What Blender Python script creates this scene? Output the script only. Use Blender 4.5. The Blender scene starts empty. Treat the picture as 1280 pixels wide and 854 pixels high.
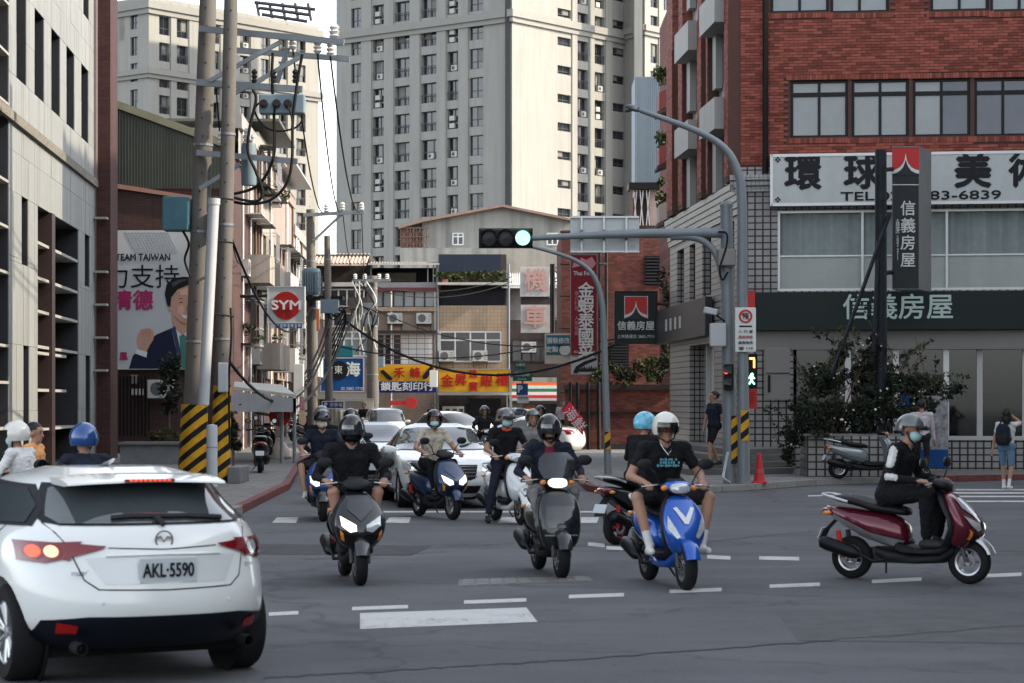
import bpy, bmesh, math, random
import numpy as np
from mathutils import Vector, Matrix, Quaternion
from mathutils.bvhtree import BVHTree
from mathutils.geometry import delaunay_2d_cdt
random.seed(7)
R = math.radians
SC = bpy.context.scene
COL = SC.collection
# ---------------------------------------------------------------- camera, sky, sun, exposure
F, CX, HY, CH = 2800.0, 640.0, 500.0, 1.85          # focal length and horizon of the photograph in pixels, eye height
cam_d = bpy.data.cameras.new('camera'); cam = bpy.data.objects.new('camera', cam_d); COL.objects.link(cam)
cam.location = (0, 0, CH); cam.rotation_euler = (R(90), 0, 0)
cam_d.sensor_width = 36; cam_d.lens = 36 * F / 1280; cam_d.shift_y = (HY - 427) / 1280
cam_d.clip_start = 0.5; cam_d.clip_end = 2000
cam_d.dof.use_dof = True; cam_d.dof.focus_distance = 48; cam_d.dof.aperture_fstop = 4.5
SC.camera = cam
SUN_AZ, SUN_EL = R(97), R(33)                        # azimuth clockwise from +Y
sdir = Vector((math.sin(SUN_AZ) * math.cos(SUN_EL), math.cos(SUN_AZ) * math.cos(SUN_EL), math.sin(SUN_EL)))
wd = bpy.data.worlds.new('World'); SC.world = wd; wd.use_nodes = True
nt = wd.node_tree; bg = nt.nodes['Background']
sky = nt.nodes.new('ShaderNodeTexSky'); sky.sky_type = 'NISHITA'; sky.sun_disc = False
sky.sun_elevation = SUN_EL; sky.sun_rotation = SUN_AZ; sky.air_density = 1.0; sky.dust_density = 1.2; sky.ozone_density = 1.0
hs = nt.nodes.new('ShaderNodeHueSaturation'); hs.inputs['Saturation'].default_value = 0.36
nt.links.new(sky.outputs[0], hs.inputs['Color']); nt.links.new(hs.outputs[0], bg.inputs[0]); bg.inputs[1].default_value = 0.15
sl = bpy.data.lights.new('sun', 'SUN'); sl.energy = 2.1; sl.angle = R(0.8); sl.color = (1, .86, .66)
so = bpy.data.objects.new('sun', sl); COL.objects.link(so); so.rotation_euler = (-sdir).to_track_quat('-Z', 'Y').to_euler(); so.location = (30, 0, 40)
SC.view_settings.view_transform = 'Standard'; SC.view_settings.look = 'None'; SC.view_settings.gamma = 1; SC.view_settings.exposure = 1.92
SC.view_settings.use_curve_mapping = False
SC.cycles.use_denoising = True; SC.cycles.max_bounces = 6; SC.cycles.caustics_reflective = False; SC.cycles.caustics_refractive = False
# ---------------------------------------------------------------- helpers
V = Vector
def P(x, y, Y): return V(((x - CX) / F * Y, Y, CH + (HY - y) / F * Y))
def G(x, y):
    Y = CH * F / (y - HY); return V(((x - CX) / F * Y, Y, 0))
def XP(x, Y): return (x - CX) / F * Y
def ZP(y, Y): return CH + (HY - y) / F * Y
W = {}
def wm(o): return W.get(o.name, Matrix.Identity(4)) if o else Matrix.Identity(4)
def lk(o, parent=None):
    COL.objects.link(o)
    if parent: o.parent = parent
    W[o.name] = wm(parent) @ o.matrix_basis
    return o
def tag(o, label=None, cat=None, group=None, kind=None):
    if label: o['label'] = label
    if cat: o['category'] = cat
    if group: o['group'] = group
    if kind: o['kind'] = kind
    return o
def thing(name, label, cat, loc=(0, 0, 0), rz=0, group=None):
    o = bpy.data.objects.new(name, None); o.empty_display_size = .2
    o.location = loc; o.rotation_euler = (0, 0, rz); lk(o)
    W[o.name] = Matrix.Translation(V(loc)) @ Matrix.Rotation(rz, 4, 'Z')
    return tag(o, label, cat, group)
def copy_tree(o, parent=None, name=None):
    c = o.copy(); COL.objects.link(c); c.parent = parent
    for ch in list(o.children): copy_tree(ch, c)
    return c
def place(o, loc, rz=0, label=None, group=None):
    o.location = loc; o.rotation_euler = (0, 0, rz); return tag(o, label, None, group)
MATS = {}
def mat(name, col=(.5, .5, .5), rough=.6, metal=0., var=.12, scale=3., bump=0., bscale=40., emit=None, es=1., coat=0., streak=0., spec=.22, alpha=None, island=0.):
    if name in MATS: return MATS[name]
    m = bpy.data.materials.new(name); m.use_nodes = True; n = m.node_tree.nodes; l = m.node_tree.links; MATS[name] = m
    b = n['Principled BSDF']; b.inputs['Roughness'].default_value = rough; b.inputs['Metallic'].default_value = metal
    b.inputs['Specular IOR Level'].default_value = spec
    if coat: b.inputs['Coat Weight'].default_value = coat; b.inputs['Coat Roughness'].default_value = .04
    b.inputs['Base Color'].default_value = (*col, 1)
    out = None
    def mixmul(a, fac_socket, lo, hi):
        mr = n.new('ShaderNodeMapRange'); mr.inputs['To Min'].default_value = lo; mr.inputs['To Max'].default_value = hi
        l.new(fac_socket, mr.inputs['Value'])
        mx = n.new('ShaderNodeVectorMath'); mx.operation = 'SCALE'
        if a is None: mx.inputs[0].default_value = col
        else: l.new(a, mx.inputs[0])
        l.new(mr.outputs[0], mx.inputs['Scale']); return mx.outputs[0]
    tc = n.new('ShaderNodeTexCoord')
    if var:
        t = n.new('ShaderNodeTexNoise'); t.inputs['Scale'].default_value = scale; t.inputs['Detail'].default_value = 5; t.inputs['Roughness'].default_value = .65
        l.new(tc.outputs['Object'], t.inputs['Vector'])
        out = mixmul(out, t.outputs['Fac'], 1 - var * 2, 1 + var * 2)
    if streak:
        mp = n.new('ShaderNodeMapping'); mp.inputs['Scale'].default_value = (2.2, 2.2, .12); l.new(tc.outputs['Object'], mp.inputs[0])
        t2 = n.new('ShaderNodeTexNoise'); t2.inputs['Scale'].default_value = 1.; t2.inputs['Detail'].default_value = 6; l.new(mp.outputs[0], t2.inputs['Vector'])
        cr = n.new('ShaderNodeMapRange'); cr.inputs['From Min'].default_value = .45; cr.inputs['From Max'].default_value = .75; l.new(t2.outputs['Fac'], cr.inputs['Value'])
        out = mixmul(out, cr.outputs[0], 1, 1 - streak)
    if island:
        oi = n.new('ShaderNodeObjectInfo'); ge = n.new('ShaderNodeNewGeometry')
        ad = n.new('ShaderNodeMath'); ad.operation = 'ADD'; l.new(oi.outputs['Random'], ad.inputs[0]); l.new(ge.outputs['Random Per Island'], ad.inputs[1])
        fr = n.new('ShaderNodeMath'); fr.operation = 'FRACT'; l.new(ad.outputs[0], fr.inputs[0])
        out = mixmul(out, fr.outputs[0], 1 - island, 1 + island)
    if out is not None: l.new(out, b.inputs['Base Color'])
    if bump:
        t3 = n.new('ShaderNodeTexNoise'); t3.inputs['Scale'].default_value = bscale; t3.inputs['Detail'].default_value = 4; l.new(tc.outputs['Object'], t3.inputs['Vector'])
        bp = n.new('ShaderNodeBump'); bp.inputs['Strength'].default_value = bump; bp.inputs['Distance'].default_value = .02
        l.new(t3.outputs['Fac'], bp.inputs['Height']); l.new(bp.outputs[0], b.inputs['Normal'])
    if emit: b.inputs['Emission Color'].default_value = (*emit, 1); b.inputs['Emission Strength'].default_value = es
    if alpha is not None: b.inputs['Alpha'].default_value = alpha
    return m
def gridmat(name, col, mortar, bw, bh, ms=.02, offset=0., rough=.5, var=.3, axes='XZ', squash=.02, bump=.3):
    """small tiles or far bricks too small to pick apart: a brick texture on world-aligned object coordinates"""
    if name in MATS: return MATS[name]
    m = mat(name, col, rough, var=0); n = m.node_tree.nodes; l = m.node_tree.links; b = n['Principled BSDF']
    tc = n.new('ShaderNodeTexCoord'); sx = n.new('ShaderNodeSeparateXYZ'); cx = n.new('ShaderNodeCombineXYZ')
    l.new(tc.outputs['Object'], sx.inputs[0])
    if axes == 'U':      # walls seen from two sides: use x+y as the running coordinate
        ad = n.new('ShaderNodeMath'); ad.operation = 'ADD'; l.new(sx.outputs[0], ad.inputs[0]); l.new(sx.outputs[1], ad.inputs[1]); l.new(ad.outputs[0], cx.inputs[0])
    else: l.new(sx.outputs[axes[0]], cx.inputs[0])
    l.new(sx.outputs[2], cx.inputs[1])
    t = n.new('ShaderNodeTexBrick'); l.new(cx.outputs[0], t.inputs['Vector'])
    t.offset = offset; t.inputs['Scale'].default_value = 1; t.inputs['Brick Width'].default_value = bw; t.inputs['Row Height'].default_value = bh
    t.inputs['Mortar Size'].default_value = ms; t.inputs['Mortar Smooth'].default_value = .1; t.inputs['Bias'].default_value = 0
    t.inputs['Color1'].default_value = (*[c * (1 - var) for c in col], 1); t.inputs['Color2'].default_value = (*[min(1, c * (1 + var)) for c in col], 1); t.inputs['Mortar'].default_value = (*mortar, 1)
    nz = n.new('ShaderNodeTexNoise'); nz.inputs['Scale'].default_value = 1.3; nz.inputs['Detail'].default_value = 6; l.new(tc.outputs['Object'], nz.inputs['Vector'])
    mr = n.new('ShaderNodeMapRange'); mr.inputs['To Min'].default_value = .7; mr.inputs['To Max'].default_value = 1.3; l.new(nz.outputs['Fac'], mr.inputs['Value'])
    mx = n.new('ShaderNodeVectorMath'); mx.operation = 'SCALE'; l.new(t.outputs['Color'], mx.inputs[0]); l.new(mr.outputs[0], mx.inputs['Scale']); l.new(mx.outputs[0], b.inputs['Base Color'])
    bp = n.new('ShaderNodeBump'); bp.inputs['Strength'].default_value = bump; bp.inputs['Distance'].default_value = .01; bp.invert = True
    l.new(t.outputs['Fac'], bp.inputs['Height']); l.new(bp.outputs[0], b.inputs['Normal'])
    return m
def glassmat(name, tint, refl=.06, dark=.5):
    if name in MATS: return MATS[name]
    m = bpy.data.materials.new(name); m.use_nodes = True; n = m.node_tree.nodes; l = m.node_tree.links; MATS[name] = m
    n.remove(n['Principled BSDF']); o = n['Material Output']
    tr = n.new('ShaderNodeBsdfTransparent'); tr.inputs[0].default_value = (*tint, 1)
    gl = n.new('ShaderNodeBsdfGlossy'); gl.inputs['Roughness'].default_value = refl; gl.inputs[0].default_value = (.9, .95, 1, 1)
    fz = n.new('ShaderNodeFresnel'); fz.inputs[0].default_value = 1.5
    mx = n.new('ShaderNodeMixShader'); l.new(fz.outputs[0], mx.inputs[0]); l.new(tr.outputs[0], mx.inputs[1]); l.new(gl.outputs[0], mx.inputs[2]); l.new(mx.outputs[0], o.inputs[0])
    return m
def sup(c, u, v, a, b, n=16, e=2.5):
    """super-ellipse ring about c with axes u, v"""
    c = V(c); u = V(u); v = V(v); r = []
    for i in range(n):
        t = 2 * math.pi * (i + .5) / n; ct, st = math.cos(t), math.sin(t)
        r.append(c + u * (a * math.copysign(abs(ct) ** (2 / e), ct)) + v * (b * math.copysign(abs(st) ** (2 / e), st)))
    return r
class MB:
    def __init__(s): s.v = []; s.f = []; s.m = []; s.k = 0
    def quad(s, *p):
        i = len(s.v); s.v += [V(q) for q in p]; s.f.append(list(range(i, i + len(p)))); s.m.append(s.k); return s
    def box(s, c, d, rot=None):
        i = len(s.v); c = V(c); hx, hy, hz = d[0] / 2, d[1] / 2, d[2] / 2
        for z in (-hz, hz):
            for x, y in ((-hx, -hy), (hx, -hy), (hx, hy), (-hx, hy)):
                q = V((x, y, z)); s.v.append(c + (rot @ q if rot else q))
        for f in ((0, 3, 2, 1), (4, 5, 6, 7), (0, 1, 5, 4), (1, 2, 6, 5), (2, 3, 7, 6), (3, 0, 4, 7)): s.f.append([i + j for j in f]); s.m.append(s.k)
        return s
    def lohi(s, a, b): return s.box([(a[i] + b[i]) / 2 for i in range(3)], [abs(b[i] - a[i]) for i in range(3)])
    def loft(s, rings, caps=True, closed=False):
        i = len(s.v); n = len(rings[0])
        for r in rings: s.v += [V(q) for q in r]
        m = len(rings)
        for a in range(m if closed else m - 1):
            b = (a + 1) % m
            for j in range(n): s.f.append([i + a * n + j, i + a * n + (j + 1) % n, i + b * n + (j + 1) % n, i + b * n + j]); s.m.append(s.k)
        if caps and not closed:
            s.f.append([i + j for j in range(n)][::-1]); s.m.append(s.k); s.f.append([i + (m - 1) * n + j for j in range(n)]); s.m.append(s.k)
        return s
    def tube(s, pts, r, n=6, r1=None, caps=True):
        pts = [V(p) for p in pts]; rings = []; up = None; m = len(pts)
        for k, p in enumerate(pts):
            t = (pts[min(k + 1, m - 1)] - pts[max(k - 1, 0)]).normalized()
            if up is None: up = t.orthogonal().normalized()
            up = (up - t * up.dot(t)); up = up.normalized() if up.length > 1e-6 else t.orthogonal().normalized()
            w = t.cross(up); rr = (r[k] if isinstance(r, (list, tuple)) else (r if r1 is None else r + (r1 - r) * k / (m - 1)))
            rings.append([p + (up * math.cos(2 * math.pi * j / n) + w * math.sin(2 * math.pi * j / n)) * rr for j in range(n)])
        return s.loft(rings, caps)
    def cyl(s, a, b, r, r1=None, n=12): return s.tube([a, b], r, n, r1)
    def ell(s, c, d, rot=None, n=10, m=7):
        c = V(c); rings = []
        for k in range(1, m):
            t = math.pi * k / m - math.pi / 2
            rings.append([c + (rot @ q if rot else q) for q in (V((d[0] * math.cos(t) * math.cos(2 * math.pi * j / n), d[1] * math.cos(t) * math.sin(2 * math.pi * j / n), d[2] * math.sin(t))) for j in range(n))])
        return s.loft(rings)
    def lathe(s, prof, c, ax, n=24, closed=False):
        c = V(c); ax = V(ax).normalized(); u = ax.orthogonal().normalized(); w = ax.cross(u)
        return s.loft([[c + ax * h + (u * math.cos(2 * math.pi * j / n) + w * math.sin(2 * math.pi * j / n)) * r for j in range(n)] for r, h in prof], caps=not closed, closed=closed)
    def prism(s, pts, off):
        """extrude a polygon by a vector"""
        off = V(off); return s.loft([[V(p) for p in pts], [V(p) + off for p in pts]])
    def build(s, name, m, parent=None, local=False, smooth=False, bevel=0, sub=0, label=None, kind=None):
        me = bpy.data.meshes.new(name); vs = s.v
        if parent and not local:
            iv = wm(parent).inverted(); vs = [iv @ q for q in vs]
        me.from_pydata([tuple(q) for q in vs], [], s.f); ms = m if isinstance(m, (list, tuple)) else [m]
        for q in ms: me.materials.append(q)
        if len(ms) > 1: me.polygons.foreach_set('material_index', s.m)
        bm = bmesh.new(); bm.from_mesh(me); bmesh.ops.recalc_face_normals(bm, faces=bm.faces); bm.to_mesh(me); bm.free()
        if smooth: me.polygons.foreach_set('use_smooth', [True] * len(me.polygons))
        o = bpy.data.objects.new(name, me); lk(o, parent)
        if bevel:
            b = o.modifiers.new('bevel', 'BEVEL'); b.width = bevel; b.segments = 2; b.limit_method = 'ANGLE'; b.angle_limit = R(35)
        if sub:
            q = o.modifiers.new('sub', 'SUBSURF'); q.levels = sub; q.render_levels = sub
        if smooth and (bevel or not sub) : 
            try: me.set_sharp_from_angle(angle=R(40))
            except Exception: pass
        return tag(o, label, None, None, kind)
def inst(o, parent, M, name=None):
    """a copy of a part sharing its mesh, placed by matrix M (relative to the parent)"""
    c = bpy.data.objects.new(name or o.name.split('.')[0], o.data if hasattr(o, 'data') else o); c.matrix_basis = M; lk(c, parent); return c
def addbox(name, m, parent, a, b, bevel=0): return MB().lohi(a, b).build(name, m, parent, bevel=bevel)
class Fr:
    """a wall plane: runs from p to q on the ground, n points out"""
    def __init__(s, p, q, flip=False):
        s.o = V((p[0], p[1], 0)); d = V((q[0] - p[0], q[1] - p[1], 0)); s.L = d.length; s.u = d.normalized()
        s.n = V((s.u.y, -s.u.x, 0)) * (-1 if flip else 1)
    def at(s, u, z, n=0): return s.o + s.u * u + s.n * n + V((0, 0, z))
    def rot(s): return Matrix((s.u, -s.n, (0, 0, 1))).transposed()
    def hit(s, px, py=None):
        k = (px - CX) / F; u = (k * s.o.y - s.o.x) / (s.u.x - k * s.u.y); Y = s.o.y + s.u.y * u
        return u if py is None else (u, ZP(py, Y))
    def box(s, mb, u0, u1, z0, z1, n0, n1): return mb.box(s.at((u0 + u1) / 2, (z0 + z1) / 2, (n0 + n1) / 2), (abs(u1 - u0), abs(n1 - n0), abs(z1 - z0)), s.rot())
    def part(s, name, m, parent, u0, u1, z0, z1, n0, n1, bevel=0): return s.box(MB(), u0, u1, z0, z1, n0, n1).build(name, m, parent, bevel=bevel)
    def mtx(s, u, z, n=0): return Matrix.Translation(s.at(u, z, n)) @ s.rot().to_4x4()
def openwall(fr, ops, z0, z1, depth, u0=0, u1=None, back=False):
    """wall sheet with rectangular openings (u0,u1,z0,z1) and their reveals"""
    u1 = fr.L if u1 is None else u1; mb = MB()
    us = sorted({u0, u1, *[o[0] for o in ops], *[o[1] for o in ops]}); zs = sorted({z0, z1, *[o[2] for o in ops], *[o[3] for o in ops]})
    us = [u for u in us if u0 <= u <= u1]; zs = [z for z in zs if z0 <= z <= z1]
    for a, b in zip(us, us[1:]):
        for c, d in zip(zs, zs[1:]):
            mu, mz = (a + b) / 2, (c + d) / 2
            if any(o[0] < mu < o[1] and o[2] < mz < o[3] for o in ops): continue
            mb.quad(fr.at(a, c), fr.at(b, c), fr.at(b, d), fr.at(a, d))
    for a, b, c, d in ops:
        for p, q in (((a, c), (b, c)), ((b, c), (b, d)), ((b, d), (a, d)), ((a, d), (a, c))):
            mb.quad(fr.at(*p), fr.at(*q), fr.at(*q, -depth), fr.at(*p, -depth))
    return mb
TEXTS = []
def text(s, parent, o, u, v, size, m, w=None, bold=0., depth=.006, ls=1.0, name='lettering', sx=1.):
    """raised lettering centred on point o of a face with axes u (right) and v (up)"""
    cu = bpy.data.curves.new(name, 'FONT'); cu.body = s; cu.size = size; cu.align_x = 'CENTER'; cu.align_y = 'CENTER'; cu.extrude = depth; cu.space_line = ls
    cu.resolution_u = 3; cu.materials.append(m)
    ob = bpy.data.objects.new(name, cu); u = V(u).normalized(); v = V(v).normalized(); k = u.cross(v)
    M = Matrix((u * sx, v, k)).transposed().to_4x4(); M.translation = V(o)
    ob.matrix_basis = wm(parent).inverted() @ M; COL.objects.link(ob); ob.parent = parent
    TEXTS.append((ob, w, bold * size)); return ob
def flush_texts():
    dg = bpy.context.evaluated_depsgraph_get()
    for ob, w, bd in TEXTS:
        me = bpy.data.meshes.new_from_object(ob.evaluated_get(dg)); nm = ob.name; cu = ob.data
        xs = [q.co.x for q in me.vertices]; k = 1.
        if w and xs: k = w / max(1e-6, max(xs) - min(xs))
        if k != 1.:
            for q in me.vertices: q.co.x *= k
        if bd:
            bm = bmesh.new()
            for i, (dx, dy) in enumerate(((0, 0), (bd, 0), (-bd, 0), (0, bd), (0, -bd))):
                s0 = len(bm.verts); bm.from_mesh(me); bm.verts.ensure_lookup_table()
                for q in bm.verts[s0:]: q.co += V((dx, dy, i * .0012))
            bm.to_mesh(me); bm.free()
        n = bpy.data.objects.new(nm, me); par = ob.parent; mb_ = ob.matrix_basis.copy(); bpy.data.objects.remove(ob); n.name = nm.split('.')[0]
        COL.objects.link(n); n.parent = par; n.matrix_basis = mb_
def sag(a, b, d, n=14): 
    a = V(a); b = V(b); return [a.lerp(b, t / n) - V((0, 0, 4 * d * (t / n) * (1 - t / n))) for t in range(n + 1)]
def foliage(n, rad, size, rnd, flat=.6, fill=.35):
    """leaf quads spread through a lumpy volume (unit-ish), returned as MB"""
    mb = MB(); cl = [(V((rnd.uniform(-.7, .7), rnd.uniform(-.7, .7), rnd.uniform(-.6, .75))), rnd.uniform(.22, .45)) for _ in range(max(6, n // 90))]
    for i in range(n):
        c, r = rnd.choice(cl); d = V((rnd.gauss(0, 1), rnd.gauss(0, 1), rnd.gauss(0, 1))).normalized() * r * (rnd.random() ** fill)
        p = c + d; p = V((p.x * rad[0], p.y * rad[1], p.z * rad[2])); sz = size * rnd.uniform(.6, 1.3)
        q = Quaternion((rnd.gauss(0, 1), rnd.gauss(0, 1), rnd.gauss(0, 1), rnd.gauss(0, 1))).normalized()
        a, b = q @ V((sz, 0, 0)), q @ V((0, sz * flat, 0)); mb.quad(p - a, p + b, p + a * 1.1, p - b)
    return mb
# ================================================================ SETTING: ground, pavements, markings
def asphalt():
    m = mat('asphalt', (.060, .061, .064), .85, var=0); n = m.node_tree.nodes; l = m.node_tree.links; b = n['Principled BSDF']
    tc = n.new('ShaderNodeTexCoord')
    def nz(sc, det, vec=None, r=.6):
        t = n.new('ShaderNodeTexNoise'); t.inputs['Scale'].default_value = sc; t.inputs['Detail'].default_value = det; t.inputs['Roughness'].default_value = r
        l.new(vec or tc.outputs['Object'], t.inputs['Vector']); return t.outputs['Fac']
    def mr(s, a, b_, c, d):
        k = n.new('ShaderNodeMapRange'); k.inputs[1].default_value = a; k.inputs[2].default_value = b_; k.inputs[3].default_value = c; k.inputs[4].default_value = d; l.new(s, k.inputs[0]); return k.outputs[0]
    def mul(a, c):
        k = n.new('ShaderNodeMath'); k.operation = 'MULTIPLY'; l.new(a, k.inputs[0]); l.new(c, k.inputs[1]); return k.outputs[0]
    mp = n.new('ShaderNodeMapping'); mp.inputs['Scale'].default_value = (.25, 1.1, 1); mp.inputs['Rotation'].default_value = (0, 0, R(8)); l.new(tc.outputs['Object'], mp.inputs[0])
    f = mul(mr(nz(.35, 4), .3, .7, .82, 1.15), mul(mr(nz(55, 3), .25, .75, .72, 1.3), mr(nz(1.2, 5, mp.outputs[0]), .3, .7, .86, 1.12)))
    vo = n.new('ShaderNodeTexVoronoi'); vo.feature = 'DISTANCE_TO_EDGE'; vo.inputs['Scale'].default_value = .17
    wv = n.new('ShaderNodeTexNoise'); wv.inputs['Scale'].default_value = 1.6; wv.inputs['Detail'].default_value = 4; l.new(tc.outputs['Object'], wv.inputs['Vector'])
    av = n.new('ShaderNodeVectorMath'); av.operation = 'MULTIPLY_ADD'; av.inputs[1].default_value = (1.2, 1.2, 0); l.new(wv.outputs['Color'], av.inputs[0]); l.new(tc.outputs['Object'], av.inputs[2]); l.new(av.outputs[0], vo.inputs['Vector'])
    f = mul(f, mr(vo.outputs['Distance'], 0, .012, .72, 1))
    f = mul(f, mr(nz(.55, 6, r=.7), .56, .72, 1, .62)); f = mul(f, mr(nz(3.2, 5, r=.7), .60, .70, 1, .70)); f = mul(f, mr(nz(9, 3, r=.7), .66, .72, 1, 1.5))
    mx = n.new('ShaderNodeVectorMath'); mx.operation = 'SCALE'; mx.inputs[0].default_value = (.096, .098, .104); l.new(f, mx.inputs['Scale']); l.new(mx.outputs[0], b.inputs['Base Color'])
    bp = n.new('ShaderNodeBump'); bp.inputs['Strength'].default_value = .5; bp.inputs['Distance'].default_value = .01; l.new(nz(120, 3), bp.inputs['Height']); l.new(bp.outputs[0], b.inputs['Normal'])
    return m
M_ASPH = asphalt()
M_PAINT = mat('road_paint', (.55, .55, .53), .75, var=.28, scale=9)
def worn_paint():
    m = mat('road_paint_worn', (.46, .46, .44), .75, var=0); n = m.node_tree.nodes; l = m.node_tree.links; b = n['Principled BSDF']; tc = n.new('ShaderNodeTexCoord')
    t = n.new('ShaderNodeTexNoise'); t.inputs['Scale'].default_value = 14; t.inputs['Detail'].default_value = 7; t.inputs['Roughness'].default_value = .75; l.new(tc.outputs['Object'], t.inputs['Vector'])
    t2 = n.new('ShaderNodeTexNoise'); t2.inputs['Scale'].default_value = 2; t2.inputs['Detail'].default_value = 4; l.new(tc.outputs['Object'], t2.inputs['Vector'])
    ad = n.new('ShaderNodeMath'); ad.operation = 'MULTIPLY_ADD'; ad.inputs[1].default_value = .6; l.new(t2.outputs['Fac'], ad.inputs[0]); l.new(t.outputs['Fac'], ad.inputs[2])
    k = n.new('ShaderNodeMapRange'); k.inputs[1].default_value = .86; k.inputs[2].default_value = 1.0; l.new(ad.outputs[0], k.inputs[0])
    mx = n.new('ShaderNodeMix'); mx.data_type = 'RGBA'; mx.inputs['A'].default_value = (.46, .46, .44, 1); mx.inputs['B'].default_value = (.11, .11, .112, 1); l.new(k.outputs[0], mx.inputs['Factor']); l.new(mx.outputs['Result'], b.inputs['Base Color']); return m
M_PAINT = worn_paint()
M_KERB = mat('kerb_stone', (.21, .205, .195), .8, var=.2, scale=4)
M_RED = mat('kerb_red_paint', (.13, .04, .04), .7, var=.3, scale=6)
M_PAVE = gridmat('pavement_tile', (.155, .152, .147), (.09, .09, .088), .3, .3, .008, 0, .8, .12, 'XY')
for nd in M_PAVE.node_tree.nodes:      # pavement lies flat: use x,y instead of x,z
    if nd.type == 'SEPXYZ':
        for lnk in list(M_PAVE.node_tree.links):
            if lnk.from_node == nd and lnk.to_socket.name == 'Y': M_PAVE.node_tree.links.new(nd.outputs[1], lnk.to_socket)
g = MB(); g.quad((-700, -200, 0), (700, -200, 0), (700, 1400, 0), (-700, 1400, 0)); tag(g.build('road', M_ASPH), kind='structure')
def pavement(name, pts, red, h=.13):
    top = MB(); top.quad(*[(p[0], p[1], h) for p in pts]); o = tag(top.build(name, M_PAVE), kind='structure')
    for k in range(len(pts) - 1):                      # kerb stones follow the outline
        a, b = V((*pts[k][:2], 0)), V((*pts[k + 1][:2], 0)); L = (b - a).length
        if L > 60: continue
        n = max(1, round(L / 1.0)); d = (b - a).normalized(); nn = V((-d.y, d.x, 0))
        for i in range(n):
            p = a.lerp(b, (i + .008) / n); q = a.lerp(b, (i + .992) / n); dz = V((0, 0, random.uniform(-.004, .004)))
            kb = MB(); kb.prism([p - nn * .0, q - nn * .0, q + nn * .16, p + nn * .16], V((0, 0, h + .006)) + dz)
            kb.build('kerb_stone', M_RED if red(p) else M_KERB, o, bevel=.012)
    return o
pr = [G(688, 545), G(706, 575), G(722, 603), G(733, 614), G(760, 619), G(860, 618), G(945, 613), G(1020, 607), G(1150, 603), G(1290, 600), V((40, 52, 0)), V((40, 140, 0)), V((2.3, 140, 0))]
pavement('pavement_right', pr[::1], lambda p: p.x > 8.5 or p.x < 1.9)
pl = [V((-40, 33, 0)), V((-9, 34, 0)), V((-5.6, 35, 0)), G(296, 646), G(330, 628), G(362, 612), G(374, 590), G(388, 560), V((-10.2, 122, 0)), V((-40, 122, 0))]
pavement('pavement_left', pl, lambda p: 36 < p.y < 70)
def mark(pts, label=None):
    m = MB(); m.quad(*[V((p.x, p.y, .004)) for p in pts]); tag(m.build('road_marking', M_PAINT), kind='structure')
def gq(*q): mark([G(x, y) for x, y in q])
gq((450, 787), (672, 778), (658, 760), (450, 767))
for x0, x1, y0, y1 in ((336, 373, 768, 766), (440, 510, 761, 758.5), (580, 658, 753, 750), (711, 780, 746, 743.5), (837, 902, 739.5, 737), (962, 1025, 733, 730.5), (1090, 1152, 727, 724), (1230, 1277, 720, 718), (735, 756, 680, 682), (758, 792, 684.5, 686.5), (884, 913, 696, 697.5), (949, 999, 697.5, 698.5), (1060, 1090, 701, 702)):
    t = 2.6; gq((x0, y0 + t), (x1, y1 + t), (x1, y1 - t * .7), (x0, y0 - t * .7))
for y in (612.5, 616.5, 621, 627): gq((1196 - (y - 612) * 3, y + .9), (1330, y + .9), (1330, y - .9), (1196 - (y - 612) * 3, y - .9))
gq((1010, 621), (1066, 619.5), (1064, 618), (1010, 619.5))
for i in range(10):
    x = 340 + i * 47
    if i in (1, 2, 4, 5, 7, 9): continue
    gq((x, 654), (x + 30, 654), (x + 33, 647), (x + 6, 647))
gq((430, 641), (742, 641), (740, 639.2), (432, 639.2))
for i, q_ in enumerate((((-6, 13.5), (7.5, 12.4), (7.6, 13.3), (-6, 14.3)), ((2.2, 17.2), (4.6, 16.9), (4.8, 19.4), (2.3, 19.6)), ((-5.5, 27), (-1.2, 26.6), (-1, 28.4), (-5.4, 29)), ((5.2, 27.5), (9, 27), (9.1, 29), (5.3, 29.4)))):
    pm_ = MB(); pm_.quad(*[(x, y, .003) for x, y in q_]); tag(pm_.build('road_patch', mat('asphalt_patch_%d' % (i % 2), ((.062, .062, .065), (.092, .092, .094))[i % 2], .9, var=.22, scale=3.5, bump=.5, bscale=90)), kind='structure')
rc = random.Random(8)
for x0_, y0_, x1_, y1_, w_ in ((330, 848, 700, 826, .05), (700, 826, 1290, 782, .045), (760, 690, 1020, 664, .03), (380, 700, 560, 690, .03)):
    cr = MB(); n_ = 40; pts_ = [G(x0_ + (x1_ - x0_) * i / n_, y0_ + (y1_ - y0_) * i / n_) + V((0, rc.uniform(-.05, .05), 0)) for i in range(n_ + 1)]
    for p_, q_ in zip(pts_, pts_[1:]): h_ = V((0, w_ * rc.uniform(.3, 1), .0045)); k_ = V((0, -w_ * rc.uniform(.3, 1), .0045)); cr.quad(p_ + k_, q_ + k_, q_ + h_, p_ + h_)
    tag(cr.build('road_crack', mat('tar_seal', (.035, .035, .037), .7, var=.3, scale=8)), kind='structure')
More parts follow.
